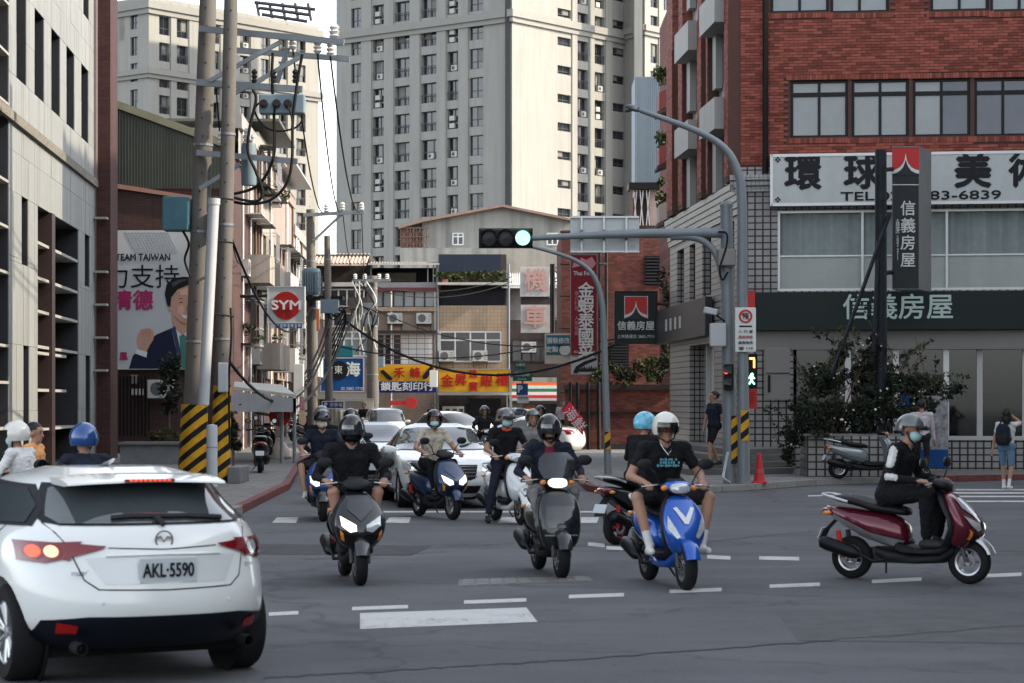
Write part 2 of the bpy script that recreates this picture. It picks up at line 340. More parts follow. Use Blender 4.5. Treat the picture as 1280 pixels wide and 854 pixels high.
# utility cover plate let into the road
cvx = thing('utility_cover', 'rectangular pale utility cover plate set in the asphalt', 'cover plate', (*G(655, 727)[:2], 0))
M_PLATE = mat('cast_iron', (.16, .16, .155), .55, .35, var=.2, bump=.6, bscale=30)
c0, c1, c2, c3 = G(572, 734), G(742, 727), G(735, 721), G(574, 725)
MB().prism([c0, c1, c2, c3], (0, 0, .006)).build('frame', mat('concrete_patch', (.15, .15, .145), .8, var=.2, scale=5), cvx)
q = lambda s, t: c0.lerp(c1, s).lerp(c3.lerp(c2, s), t)
for i in range(9):
    for j in range(4):
        a, b, c, d = q(.03 + i * .105, .08 + j * .22), q(.03 + i * .105 + .085, .08 + j * .22), q(.03 + i * .105 + .085, .25 + j * .22), q(.03 + i * .105, .25 + j * .22)
        MB().prism([a, b, c, d], (0, 0, .013)).build('tread_plate', M_PLATE, cvx)
# ================================================================ far towers
M_TTILE = mat('tower_tile', (.25, .245, .224), .6, var=.05, scale=.4, streak=.16)  # same tile colour on every tower face
M_CORN = mat('tower_cornice', (.23, .226, .208), .7, var=.06, scale=1)
M_WIN = mat('window_dark', (.013, .016, .022), .12, var=.35, scale=.9, spec=.7, island=.6)
M_WFR = mat('window_bronze', (.055, .055, .06), .5, var=.1)
M_ACW = mat('ac_white', (.38, .38, .36), .5, var=.1)
M_DGREY = mat('dark_grey_metal', (.03, .031, .036), .5, var=.1)
M_TCUR = mat('tower_curtain', (.16, .16, .15), .7, var=.2, scale=1.5)
def win_mesh(w, h, kind, cur=0):
    """window set: pane, frame, sill rail; variants with balcony rail or cooling unit"""
    mb = MB(); mb.k = 0; mb.box((0, .02, h / 2), (w, .04, h)); mb.k = 1
    for x in (-w / 2 + .05, 0 if kind != 2 else w * .15, w / 2 - .05): mb.box((x, -.03, h / 2), (.07, .06, h))
    for z in (.05, h * .36, h - .05): mb.box((0, -.03, z), (w, .05, .07))
    if kind == 1:
        for i in range(7): mb.box((-w / 2 + w * (i + .5) / 7, -.55, h * .2), (.04, .04, h * .4))
        mb.box((0, -.55, h * .41), (w, .07, .07))
    if kind == 2: mb.k = 2; mb.box((w * .12, -.35, .42), (min(.85, w * .7), .4, .62)); mb.k = 1; mb.cyl((w * .05, -.56, .42), (w * .05, -.545, .42), .22, n=12); mb.box((0, -.55, h * .38), (w, .05, .05))
    if kind == 3: mb.k = 2; mb.box((-w * .1, -.3, .4), (.7, .4, .55)); mb.box((-w * .1, -.3, 1.25), (.7, .4, .55)); mb.k = 1; mb.box((0, -.55, .95), (w, .05, .05))
    if cur: mb.k = 3; mb.box((-w * .22 if cur == 1 else w * .2, -.005, h * .68), (w * (.42 if cur == 1 else .5), .03, h * .58))
    o = mb.build('window', [M_WIN, M_WFR, M_ACW, M_TCUR]); me = o.data; bpy.data.objects.remove(o); return me
def tower(name, label, corner, dl, Ll, dr, Lr, ztop, cols_l, cols_r, zl, zr, per, zmin, hl=2.3, hr=2.3, cornices=(), strip=True, base=0):
    t = thing(name, label, 'tower block', (*corner, 0)); c = V((*corner, 0)); a = c + V((*dl, 0)).normalized() * Ll; b = c + V((*dr, 0)).normalized() * Lr; bk = a + b - c
    fl = Fr(a, c); fr_ = Fr(c, b); rnd = random.Random(3)
    nrow = int((ztop - zmin) / per) + 1
    for fr, cols, z00, h, nm in ((fl, cols_l, zl, hl, 'l'), (fr_, cols_r, zr, hr, 'r')):
        ops = []; k0 = math.floor((zmin - z00) / per); meshes = {}
        for ci, (x0, x1, kinds) in enumerate(cols):
            u0, u1 = fr.hit(x0), fr.hit(x1)
            for k in range(k0, k0 + nrow + 1):
                zt = z00 + k * per
                hh = h * (.42 if kinds == 'strip' else 1)
                if zt > ztop - 1 or zt - hh < base + 1: continue
                ops.append((u0, u1, zt - hh, zt, kinds))
        openwall(fr, [o[:4] for o in ops], base, ztop, .9).build('wall', M_TTILE, t)
        for u0, u1, z0, z1, kinds in ops:
            kd = 0 if kinds == 'strip' else rnd.choice(kinds); cur = rnd.choice((0, 0, 0, 1, 2)); key = (round(u1 - u0, 2), round(z1 - z0, 2), kd, cur)
            if key not in meshes: meshes[key] = win_mesh(u1 - u0, z1 - z0, kd, cur)
            inst(meshes[key], t, wm(t).inverted() @ fr.mtx((u0 + u1) / 2, z0, -.55 if kd else -.3), 'window')
        for zc, th in cornices:
            mb = MB(); fr.box(mb, -.5, fr.L + .5, zc, zc + th, -.05, .55); fr.box(mb, -.35, fr.L + .35, zc - th * .7, zc, -.05, .3); mb.build('cornice', M_CORN, t)
        for ci in range(len(cols) - 1):     # slim raised piers between the window columns
            u0, u1 = fr.hit(cols[ci][1]), fr.hit(cols[ci + 1][0])
            if u1 - u0 > .8: fr.part('pier', M_TTILE, t, u0 + .12, u1 - .12, base, ztop - .4, 0, .14)
    ul, ur = (a - c).normalized(), (b - c).normalized(); e = 1.15
    core = MB(); core.prism([c + ul * e + ur * e, a - ul * .1 + ur * e, bk - ul * .1 - ur * .1, b - ur * .1 + ul * e], (0, 0, ztop - .2))
    core.build('core', M_TTILE, t)
    if strip: MB().box(c + V((-.5, -.05, ztop / 2)), (.55, .35, ztop - 1)).build('downpipe', M_DGREY, t)
    return t, fl, fr_
DL, DR = (-.786, .618), (.643, .766)
t1, fl1, fr1 = tower('tower_block', 'tall cream apartment tower with grid of balcony windows rising behind the row of shops', (0, 250), DL, 26.6, DR, 27.5, 66,
    [(438.8, 451.4, (0, 0, 0)), (465.8, 479.8, (1, 2, 2, 3)), (493.4, 512, (1, 1, 2)), (526.5, 545.5, (1, 1, 2)), (559, 572.5, (1, 2, 3)), (586.8, 604, (0, 0, 0))],
    [(697, 713.5, 'strip'), (721.6, 735, (1, 1, 2)), (743, 755.7, (1, 2, 1, 3)), (765.5, 781, 'strip')], 38.3, 36.9, 3.27, 14, cornices=((44.6, .8), (60, .8)))
t2, fl2, fr2 = tower('tower_block', 'distant cream tower block with lattice crown beyond the utility poles', (XP(186, 277), 277), DL, 10, DR, 29.6, 51.8,
    [(163, 172, (0, 0))], [(199, 212, (0, 1)), (221, 235, (1, 0)), (262, 274, (0, 1)), (300, 312, (0, 1, 2)), (326, 336, (0, 1)), (348, 358, (0, 1)), (370, 382, (0, 1))], 47, 46.3, 3.27, 10, cornices=((42.2, .7), (50.3, .9)), strip=False)
# lattice crown on its roof
for i in range(5):
    x0, x1 = 322 + i * 16, 330 + i * 14
    MB().tube([P(x0 + 3, 26, 305), P(x0 - 1, 4, 305)], .22, 5).build('crown_strut', M_DGREY, t2)
for y, a, b in ((3, 318, 394), (10, 324, 388), (18, 327, 384)): MB().tube([P(a, y, 305), P(b, y + 9, 305)], .25, 5).build('crown_beam', M_DGREY, t2)
text('首\n泰\n御\n寶', t2, fl2.at(fl2.hit(152), 48.5, .05), fl2.u, (0, 0, 1), 1.1, M_CORN, ls=.8)
t3, fl3, fr3 = tower('tower_block', 'slim cream tower wing half hidden behind the blue metal wall', (XP(806, 262), 262), (-.5, .86), 6, (.643, .766), 14, 66, [], [(813, 822, (0,)), (829, 838, (0, 1))], 48, 47, 3.27, 14, cornices=((45, .7),), strip=False)
MB().lohi((XP(793, 258), 258, 0), (XP(803, 258), 260, 66)).build('pier', M_TTILE, t3)
# ================================================================ RIGHT: red brick corner building
FB = Fr((5.7, 56), (26, 53.2)); FS = Fr((4.84, 68.5), (5.7, 56))
brick = thing('brick_corner_building', 'red brick corner building above a dark green estate agency shopfront', 'building', (8, 56, 0))
M_BRK = mat('brick_red', (.225, .062, .044), .75, var=.14, scale=9, island=.42)
M_MORT = mat('mortar', (.085, .045, .037), .9, var=.1)
M_BRKT = gridmat('brick_far', (.19, .055, .042), (.16, .10, .085), .235, .072, .006, .5, .8, .45, 'U')
M_TILE = gridmat('white_tile', (.25, .24, .235), (.016, .015, .015), .165, .165, .018, 0, .35, .06, 'U')
M_TILEF = gridmat('small_tile', (.30, .29, .28), (.13, .15, .15), .09, .09, .01, 0, .35, .05, 'U')
M_FRAME = mat('black_frame', (.005, .005, .006), .45, var=.1)
M_CURT = mat('curtain_glass', (.20, .22, .225), .12, var=.12, scale=1.5, spec=.6)
M_CURTB = mat('curtain_glass_blue', (.035, .042, .075), .1, var=.35, scale=1.2, spec=.6)
M_FROST = mat('frosted_panel', (.33, .355, .34), .35, var=.06, streak=.12)
M_GREEN = mat('agency_green', (.003, .0105, .010), .4, var=.08)
M_GREY = mat('agency_grey', (.022, .024, .027), .45, var=.08)
M_BEIGE = mat('beige_fascia', (.20, .19, .178), .6, var=.05)
M_STEEL = mat('grey_steel', (.17, .19, .205), .5, .25, var=.12, scale=2)
M_ALU = mat('aluminium', (.5, .5, .5), .4, .5, var=.06)
M_WHITE = mat('white_paint', (.42, .42, .41), .5, var=.06, streak=.08)
M_LET = mat('letter_white', (.55, .57, .55), .5, var=.04)
M_INK = mat('letter_black', (.004, .005, .008), .5, var=.05)
M_SIGNW = mat('sign_white', (.42, .445, .435), .4, var=.05, streak=.12)
M_SRED = mat('sign_red', (.42, .03, .03), .45, var=.05)
uc = lambda x: FB.hit(x); ZF = lambda y: ZP(y, 55.5)
# window openings on the front: (px0, px1, py_top, py_bottom)
wins = [(988, 1060, 101, 173, 0), (1064.5, 1136, 100, 172.5, 0), (1141, 1213, 99, 171.5, 1), (1218, 1290, 98, 171, 1), (1295, 1367, 97, 170, 0),
        (963, 1036, -56, 17, 0), (1038, 1111, -56, 17, 0), (1163, 1236, -56, 15, 0), (1238, 1311, -56, 15, 0)]
ops = [(uc(a), uc(b), ZP(d, FB.at(uc(a), 0).y), ZP(c, FB.at(uc(a), 0).y)) for a, b, c, d, e in wins]
ops2 = [(uc(972), FB.L - 1, ZF(363), ZF(262))]; ops3 = [(uc(992), FB.L - 1, ZF(549), ZF(436))]
ZB = ZF(194)
openwall(FB, ops, ZB - .25, 12.15, .25, 0).build('wall', M_MORT, brick)
openwall(FB, [], 12.15, 20, .25).build('upper_wall', M_BRKT, brick)
openwall(FB, ops2, ZF(365), ZB - .25, .3).build('tiled_wall', M_TILE, brick)
openwall(FB, ops3, 0.05, ZF(413), .4, uc(930)).build('shop_wall', M_TILE, brick)
FB.part('beige_fascia', M_BEIGE, brick, uc(945), FB.L, ZF(437), ZF(413), .02, .1)
# --- real bricks: each one a piece, first the ones round the third-floor windows
bw, bh, gp = .228, .062, .010; cells = []
row = 0; z = ZB - .2
while z < 12.1:
    u = .02 - (bw + gp) / 2 * (row % 2)
    while u < uc(1330):
        a, b = max(u, .01), u + bw
        if b - a > .05 and not any(a < o[1] + .02 and b > o[0] - .02 and z < o[3] + .14 and z + bh > o[2] - .14 for o in ops): cells.append((a, b, z))
        u += bw + gp
    z += bh + gp; row += 1
for o in ops:                                   # soldier courses over and under the windows
    u = o[0] - .1
    while u < o[1] + .1:
        for zz in (o[2] - .135, o[3] + .01):
            if zz < 12.1: cells.append((u, u + bh, -zz))
        u += bh + gp
def is_shown(c): return uc(960) < c[0] < uc(1278) and (c[2] < 0 or c[2] < ops[0][3] + .9)
full = [c for c in cells if c[2] > 0 and abs(c[1] - c[0] - bw) < .01 and is_shown(c)]
random.Random(5).shuffle(full); indiv = set(full[:296])
bm_ = MB().box((0, 0, 0), (bw, .03, bh)); bo = bm_.build('brick', M_BRK); bme = bo.data; bpy.data.objects.remove(bo)
rest = MB(); rr = random.Random(9)
for c in cells:
    pr_ = rr.uniform(.006, .013)
    if c in indiv: inst(bme, brick, wm(brick).inverted() @ FB.mtx((c[0] + c[1]) / 2, c[2] + bh / 2, pr_), 'brick')
    elif c[2] < 0: FB.box(rest, c[0], c[1], -c[2], -c[2] + .125, 0, .02 + pr_)
    else: FB.box(rest, c[0], c[1], c[2], c[2] + bh, -.005, .015 + pr_)
# piers on the side street: bricks laid the same way
FSu = lambda x: FS.hit(x)
piers = [(846, 853), (861, 866), (885.5, 890.5), (897, 899), (920.5, 925)]
for a, b in piers:
    u0, u1 = FSu(a), FSu(b); u1 = min(u1, FS.L); z = 7.45; row = 0
    FS.part('pier', M_MORT, brick, u0, u1, 7.3, 12.15, 0, .3); FS.part('pier', M_BRKT, brick, u0, u1, 12.16, 20, 0, .3)
    while z < 12.1:
        u = u0 - (.12 if row % 2 else 0)
        while u < u1:
            p, q_ = max(u, u0), min(u + bw, u1)
            if q_ - p > .04: FS.box(rest, p, q_, z, z + bh, .29, .312 + rr.uniform(0, .006))
            u += bw + gp
        z += bh + gp; row += 1
rest.build('brick', M_BRK, brick, kind='stuff')
# --- front windows
for (a, b, c, d, kind), o in zip(wins, ops):
    w = openwall(FB, [], 0, 1, 0, 0, .01); wn = MB(); u0, u1, z0, z1 = o; uh = (u0 + u1) / 2; zt = z1 - (z1 - z0) * .23
    for x in (u0 + .035, uh, u1 - .035): FB.box(wn, x - .035, x + .035, z0, z1, -.16, -.08)
    for zz in (z0 + .04, zt, z1 - .03): FB.box(wn, u0, u1, zz - (.07 if zz == zt else .035), zz + .035, -.155, -.085)
    wo = wn.build('window', M_FRAME, brick)
    for i, (p, q_) in enumerate(((u0, uh), (uh, u1))):
        FB.part('pane', M_CURTB if kind and i == 1 or kind and a > 1200 else M_CURT, wo, p + .03, q_ - .03, z0 + .05, z1 - .04, -.135, -.125)
    FB.part('sill', M_MORT, wo, u0 - .03, u1 + .03, z0 - .03, z0 + .02, -.1, .02)
# --- second floor band window: corrugated upper lights, frosted lower panels
u0, u1, z0, z1 = ops2[0]; zm = ZF(319)
for i in range(9):
    p, q_ = u0 + (u1 - u0) * i / 9, u0 + (u1 - u0) * (i + 1) / 9
    wo = MB(); FB.box(wo, p, p + .06, z0, z1, -.2, -.05); FB.box(wo, p, q_, z1 - .06, z1, -.21, -.06); FB.box(wo, p, q_, z0, z0 + .06, -.21, -.06); wo = wo.build('window', M_ALU, brick)
    FB.part('lower_panel', M_FROST, wo, p + .06, q_, z0 + .06, zm, -.18, -.12); cb = MB()
    k = 26; pts = []
    for j in range(k + 1): pts.append((p + .06 + (q_ - p - .06) * j / k, -.16 + .03 * math.sin(j * 1.9) * (1 if j % 2 else -1)))
    for j in range(k): cb.quad(FB.at(pts[j][0], zm, pts[j][1]), FB.at(pts[j + 1][0], zm, pts[j + 1][1]), FB.at(pts[j + 1][0], z1 - .06, pts[j + 1][1]), FB.at(pts[j][0], z1 - .06, pts[j][1]))
    cb.build('curtain', mat('pale_curtain', (.24, .28, .275), .6, var=.12, scale=4, streak=.3), wo)
    FB.part('rail', M_ALU, wo, p + .06, q_, zm - .02, zm + .02, -.12, -.09)
# --- cornice and corner strip
for k in range(3): FB.part('cornice_band', M_TILEF, brick, -.25, uc(966), 7.05 + k * .14, 7.17 + k * .14, 0, .10 + .07 * k)
for k in range(5): FS.part('cornice_band', M_TILEF, brick, 0, FS.L + .2, 6.5 + k * .16, 6.648 + k * .16, 0, .06 + .03 * k)
MB().tube([FB.at(uc(957), 7.5, .1), FB.at(uc(957), 20, .1)], .07, 8).build('downpipe', M_FRAME, brick)
# --- side street wall with slots, white bays
slots = [(FSu(846.5), FSu(855), 4.7, 6.3), (FSu(862), FSu(869), 4.7, 6.3), (FSu(878), FSu(889), 4.7, 6.35), (FSu(911), FSu(918), 4.7, 6.4)]
door = [(FSu(862), FSu(893), .15, 3.4)]
openwall(FS, slots, 4.6, 7.3, .4, 0).build('tiled_wall', M_TILE, brick)
openwall(FS, door, .05, 4.6, .5, 0).build('side_shop_wall', M_TILE, brick)
openwall(FS, [], 7.3, 20, .3, 0).build('bay_wall', mat('bay_white', (.30, .30, .29), .6, var=.06, streak=.12), brick)
for s_ in slots: FS.part('window', M_WIN, brick, s_[0], s_[1], s_[2], s_[3], -.35, -.3)
FS.part('side_window', M_CURT, brick, door[0][0], door[0][1], .15, 3.4, -.45, -.4)
for x in (870, 878, 886): FS.part('mullion', M_ALU, brick, FSu(x) - .06, FSu(x) + .06, .15, 3.4, -.4, -.3)
for a, b in ((867, 885), (900, 920)):
    for z0 in (7.6, 10.3, 13.2):
        FS.part('bay_box', MATS['bay_white'], brick, FSu(a), FSu(b), z0 + 1.1, z0 + 1.9, .02, .55); FS.part('bay_box', MATS['bay_white'], brick, FSu(a), FSu(a + 4), z0 - .3, z0 + 1.1, .02, .2)
        FS.part('window', M_WIN, brick, FSu(a + 6), FSu(b - 2), z0 - .2, z0 + 1.0, .01, .06)
# --- building mass
def mass(name, m, parent, pts, z0, z1): return MB().prism([V((p[0], p[1], z0)) for p in pts], (0, 0, z1 - z0)).build(name, m, parent)
nb = FB.n * -1
mass('core', M_MORT, brick, [FB.at(.5, 0, -.6), FB.at(FB.L, 0, -.6), FB.at(FB.L, 0, -16), V((5.5, 68.2, 0))], 4.55, 19.8)
mass('core_ground', M_MORT, brick, [FB.at(.5, 0, -4.5), FB.at(FB.L, 0, -4.5), FB.at(FB.L, 0, -16), V((5.5, 68.2, 0))], 0, 4.54)
mass('end_wall', M_BRKT, brick, [V((4.84, 68.51, 0)), V((26, 69.6, 0)), V((26, 69.9, 0)), V((4.84, 68.8, 0))], 0, 20)
# --- shop interior seen through the glass
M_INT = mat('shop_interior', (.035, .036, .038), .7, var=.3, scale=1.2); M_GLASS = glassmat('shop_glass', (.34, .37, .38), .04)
u0, u1, z0, z1 = ops3[0]
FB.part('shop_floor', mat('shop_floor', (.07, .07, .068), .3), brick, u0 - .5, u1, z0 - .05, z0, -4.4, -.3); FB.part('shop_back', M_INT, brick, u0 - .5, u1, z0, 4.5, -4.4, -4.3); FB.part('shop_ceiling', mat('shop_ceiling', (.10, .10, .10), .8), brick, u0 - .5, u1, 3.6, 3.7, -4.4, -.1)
edges = [992, 1060, 1120, 1183, 1225, 1282, 1340, 1400]
for a, b in zip(edges, edges[1:]):
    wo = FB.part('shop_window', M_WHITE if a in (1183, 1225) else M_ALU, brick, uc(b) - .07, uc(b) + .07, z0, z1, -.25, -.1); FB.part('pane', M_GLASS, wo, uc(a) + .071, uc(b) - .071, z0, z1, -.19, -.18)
FB.part('threshold', M_WHITE, brick, u0, u1, z0 - .02, z0 + .08, -.3, .03)
for x, y, w, h, d, c in ((1248, 470, 30, 22, 3.0, (.55, .28, .02)), (1246, 520, 26, 40, 2.6, (.16, .17, .18)), (1206, 500, 14, 50, 2.2, (.25, .26, .27)), (1196, 470, 16, 14, 3.5, (.3, .1, .08)), (1268, 455, 14, 12, 3.4, (.1, .2, .3)), (1215, 535, 18, 24, 3.2, (.12, .12, .13)), (1195, 520, 10, 46, 1.2, (.2, .21, .2)), (1236, 485, 9, 14, .6, (.45, .42, .36)), (1262, 500, 12, 20, 1.6, (.28, .08, .06)), (1272, 530, 14, 34, 2.0, (.08, .09, .11)), (1210, 455, 20, 5, 1.5, (.5, .5, .46)), (1255, 447, 22, 4, 1.4, (.5, .5, .46)), (1150, 470, 18, 24, 1.0, (.3, .3, .3)), (1090, 500, 20, 50, 1.5, (.12, .1, .09))):
    FB.part('shop_display', mat('display_%d' % x, c, .5), brick, uc(x - w / 2), uc(x + w / 2), ZF(y + h / 2), ZF(y - h / 2), -d, -d + .3, bevel=.03)
# --- signs on this building
sg = thing('shop_sign', 'long white signboard with brush lettering and phone number on the brick wall', 'sign', FB.at(uc(1120), ZF(256)))
us0, us1, zs0, zs1 = uc(965), uc(1420), ZF(256), ZF(194)
FB.part('board', M_SIGNW, sg, us0, us1, zs0, zs1, .04, .32); 
for a, b, c, d in ((us0 - .02, us1, zs1 - .04, zs1 + .03), (us0 - .02, us1, zs0 - .03, zs0 + .04), (us0 - .04, us0 + .03, zs0 - .03, zs1 + .03)): FB.part('rim', M_ALU, sg, a, b, c, d, .03, .335)
up = V((0, 0, 1))
for ch, x, s_ in (('環', 1004, .92), ('球', 1077, .90), ('中', 1143, .85), ('美', 1215, .92), ('術', 1283, .9), ('館', 1352, .9)): text(ch, sg, FB.at(uc(x), ZF(219), .325), FB.u, up, s_, M_INK, bold=.035)
text('TEL:02-2883-6839', sg, FB.at(uc(1150), ZF(247), .325), FB.u, up, .30, M_INK, w=uc(1250) - uc(1051), bold=.02)
for x in (969.5, ):
    for y in (200, 250): text('❖', sg, FB.at(uc(x) + .06, ZF(y), .325), FB.u, up, .16, M_INK)
bn = thing('shop_fascia', 'dark green fascia with pale lettering above the corner shop windows', 'sign', FB.at(uc(1120), ZF(413)))
FB.part('board', M_GREEN, bn, uc(945), FB.L - .5, ZF(413), ZF(365), .1, .3, bevel=.01); FB.part('red_end', M_SRED, bn, uc(933.5), uc(944.5), ZF(413), ZF(363), .1, .29)
text('信義房屋', bn, FB.at(uc(1122), ZF(386.5), .31), FB.u, up, .66, mat('letter_mint', (.42, .52, .49), .5, var=.03), w=uc(1190) - uc(1054), bold=.012)
sb = thing('shop_fascia', 'grey fascia with small pale columns of lettering along the side street', 'sign', FS.at(FSu(860), 3.6))
FS.part('board', M_GREY, sb, FSu(822), FSu(893), 3.58, 4.62, .06, .25)
for i, x in enumerate((843.5, 849, 855, 861)): text('信義\n房屋', sb, FS.at(FSu(x), 4.08, .26), FS.u, up, .20, M_LET, ls=.85)
FS.part('red_end', M_SRED, sb, FSu(822) - .1, FSu(823.2), 3.62, 4.5, .07, .27)
# hanging vertical sign
def peak(parent, o, u, v, n, w, h):
    """red panel with a white curved peak over dark ground"""
    o = V(o); u = V(u); v = V(v); n = V(n); mk = lambda x, y, d=0: o + u * (x * w) + v * (y * h) + n * d
    MB().prism([mk(-.5, 0), mk(.5, 0), mk(.5, 1), mk(-.5, 1)], n * .004).build('emblem_red', M_SRED, parent)
    def curve(y0, y1): return [(-.5, y0), (-.34, y0 + .05), (-.2, y0 + .14), (-.1, y0 + .27), (-.04, y0 + .42), (0, y1), (.04, y0 + .42), (.1, y0 + .27), (.2, y0 + .14), (.34, y0 + .05), (.5, y0)]
    MB().prism([mk(x, y, .005) for x, y in curve(.12, .8)] + [mk(.5, 0, .005), mk(-.5, 0, .005)], n * .004).build('emblem_white', M_LET, parent)
    MB().prism([mk(x, y, .010) for x, y in curve(-.02, .55)] + [mk(.5, -.06, .010), mk(-.5, -.06, .010)], n * .003).build('emblem_ground', M_GREY, parent)
Yv = 51.5
vs = thing('vertical_sign', 'tall dark grey vertical sign with red peak emblem beside the black pole', 'sign', P(1139, 362, Yv))
a, b = P(1115, 362, Yv), P(1149, 183, Yv); tk = 1.1
sx = MB(); sx.prism([P(1115, 362, Yv), P(1149, 362, Yv), V((XP(1164, Yv + tk), Yv + tk, a.z)), V((XP(1131, Yv + tk), Yv + tk, a.z))], (0, 0, b.z - a.z)); sx.build('cabinet', mat('cabinet_grey', (.17, .18, .18), .5, .2), vs)
addbox('face', M_GREY, vs, (a.x + .015, Yv - .02, a.z + .03), (b.x - .015, Yv - .002, b.z - .03))
X = V((1, 0, 0)); N_ = V((0, -1, 0))
peak(vs, P(1132, 217, Yv - .022), X, up, N_, .62, .58)
MB().box(P(1132, 231, Yv - .024), (.6, .004, .02)).build('rule', M_LET, vs)
text('信\n義\n房\n屋', vs, P(1135, 294, Yv - .025), X, up, .36, M_LET, ls=1.1, bold=.01)
text('士\n林\n捷\n運\n店\n\n2\n8\n8\n2\n-\n7\n7\n1\n1', vs, P(1122, 300, Yv - .025), X, up, .10, M_LET, ls=.62)
# ================================================================ LEFT: stone-clad building with slot windows
def fp(name, m, parent, x0, y0, x1, y1, Y, d=.1, bevel=0):
    a, b = P(x0, y1, Y), P(x1, y0, Y); return addbox(name, m, parent, (a.x, Y, a.z), (b.x, Y + d, b.z), bevel)
FL = Fr((-9.8, 30), (-12.1, 65)); ul = lambda x: FL.hit(x)
stone = thing('stone_building', 'pale stone clad building with tall dark slot windows on the left corner', 'building', (-12, 52, 0))
M_STONE = mat('pale_stone', (.215, .222, .218), .55, var=.07, scale=2.2, streak=.22, island=.05, bump=.1)
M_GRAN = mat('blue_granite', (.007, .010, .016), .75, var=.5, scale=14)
M_BROWN = mat('brown_metal', (.03, .017, .016), .5, var=.12)
M_SLAT = mat('pale_slat', (.28, .27, .25), .6, var=.1)
ops = [(ul(20.3), ul(33), 9.1, 14.6), (ul(43), ul(55), 9.1, 11.15), (ul(64), ul(75), 9.1, 11.15), (ul(83), ul(93), 9.1, 11.15), (ul(101.5), ul(110.5), 9.1, 11.15),
       (ul(27), ul(35), 4.95, 6.5), (ul(47), ul(98), .25, 6.5), (ul(106), ul(112), 5.05, 6.5), (ul(29), ul(36.5), .3, 3.1), (ul(107), ul(113), .3, 3.1), (0, ul(11), .2, 16), (ul(104), ul(111), 12.6, 15.5)]
us = sorted({0, FL.L, *[o[0] for o in ops], *[o[1] for o in ops]}); us = [u for u in us if u >= 0]
zs = sorted({0.05, 1.6, 3.1, 4.95, 5.05, 6.5, 7.4, 8.15, 9.1, 10.1, 11.15, 11.9, 12.6, 13.6, 14.6, 15.5, 16, 18, .25, .2, .3})
fill = []
for a, b in zip(us, us[1:]):
    k = max(1, round((b - a) / .85))
    for i in range(k):
        p, q_ = a + (b - a) * i / k, a + (b - a) * (i + 1) / k
        for c, d in zip(zs, zs[1:]):
            if any(o[0] < (p + q_) / 2 < o[1] and o[2] < (c + d) / 2 < o[3] for o in ops) or d - c < .06: continue
            if q_ - p < .08: FL.part('stone_panel', M_STONE, stone, p, q_, c, d, -.35, 0); continue
            FL.part('stone_panel', M_STONE, stone, p + .004, q_ - .004, c + .004, d - .004, -.35, random.uniform(0, .006))
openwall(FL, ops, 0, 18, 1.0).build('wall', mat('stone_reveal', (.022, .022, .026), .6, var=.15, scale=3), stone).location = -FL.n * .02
for o in ops:
    n = max(1, round((o[3] - o[2]) / 1.0))
    for i in range(n): FL.part('granite_panel', M_GRAN, stone, o[0], o[1], o[2] + (o[3] - o[2]) * i / n + .008, o[2] + (o[3] - o[2]) * (i + 1) / n - .008, -1.02, -.9 if o[1] - o[0] < 3 else -.8)
FL.part('stone_ledge', mat('weathered_ledge', (.16, .148, .125), .9, var=.5, scale=7, bump=.6), stone, 0, FL.L, 8.0, 8.22, 0, .10)
FL.part('mullion', M_BROWN, stone, ul(62.5), ul(66.5), .2, 6.5, -.6, .05)
for z in (2.05, 2.95, 3.1, 3.95, 4.75, 5.6): 
    for a, b in ((47, 62.5), (66.5, 98 if z > 3 else 84)):
        FL.part('slat', M_SLAT, stone, ul(a) + .02, ul(b) - .02, z, z + .07, -.75, -.02)
FL.part('slat', M_SLAT, stone, ul(47), ul(98), 1.1, 1.16, -.75, -.02)
for z in (1.2, 2.2, 3.0, 4.6, 5.6, 6.6, 8.3, 9.4, 10.5, 11.8): FL.part('slat', M_SLAT, stone, 0, ul(10.5), z, z + .06, -.6, .02)
for z in (4.0, 4.65, 5.35, 6.05): FL.part('pale_window', mat('warm_pane', (.38, .36, .30), .3, var=.1), stone, ul(67.5), ul(76), z - .2 + .12, z + .35, -.79, -.74)  # plain pale cream panes
pier = MB().prism([V((XP(121, 65), 65, 0)), V((XP(138, 65), 65, 0)), V((XP(147, 67), 67, 0)), V((XP(121, 67), 67, 0))], (0, 0, 18)); pier.build('brick_pier', gridmat('dark_brick', (.055, .022, .020), (.03, .016, .015), .22, .07, .008, .5, .7, .2, 'U'), stone)
addbox('steel_strip', mat('mauve_steel', (.17, .14, .14), .5, .2), stone, (XP(117.5, 64.9), 64.7, 3.5 + 4.5), (XP(121.5, 64.9), 65.05, 18))
for i in range(5): MB().box((XP(125, 64.8), 64.75, 2.7 + i * .95 + (.6 if i > 3 else 0)), (.45, .3, .06)).build('slat', M_SLAT, stone)
mass('core', M_GRAN, stone, [FL.at(0, 0, -1.03), FL.at(FL.L, 0, -1.03), V((-26, 67, 0)), V((-26, 30, 0))], 0, 18.2)
mass('plinth', M_GRAN, stone, [FL.at(0, 0, .15), FL.at(FL.L, 0, .15), FL.at(FL.L, 0, -.3), FL.at(0, 0, -.3)], .1, .22)
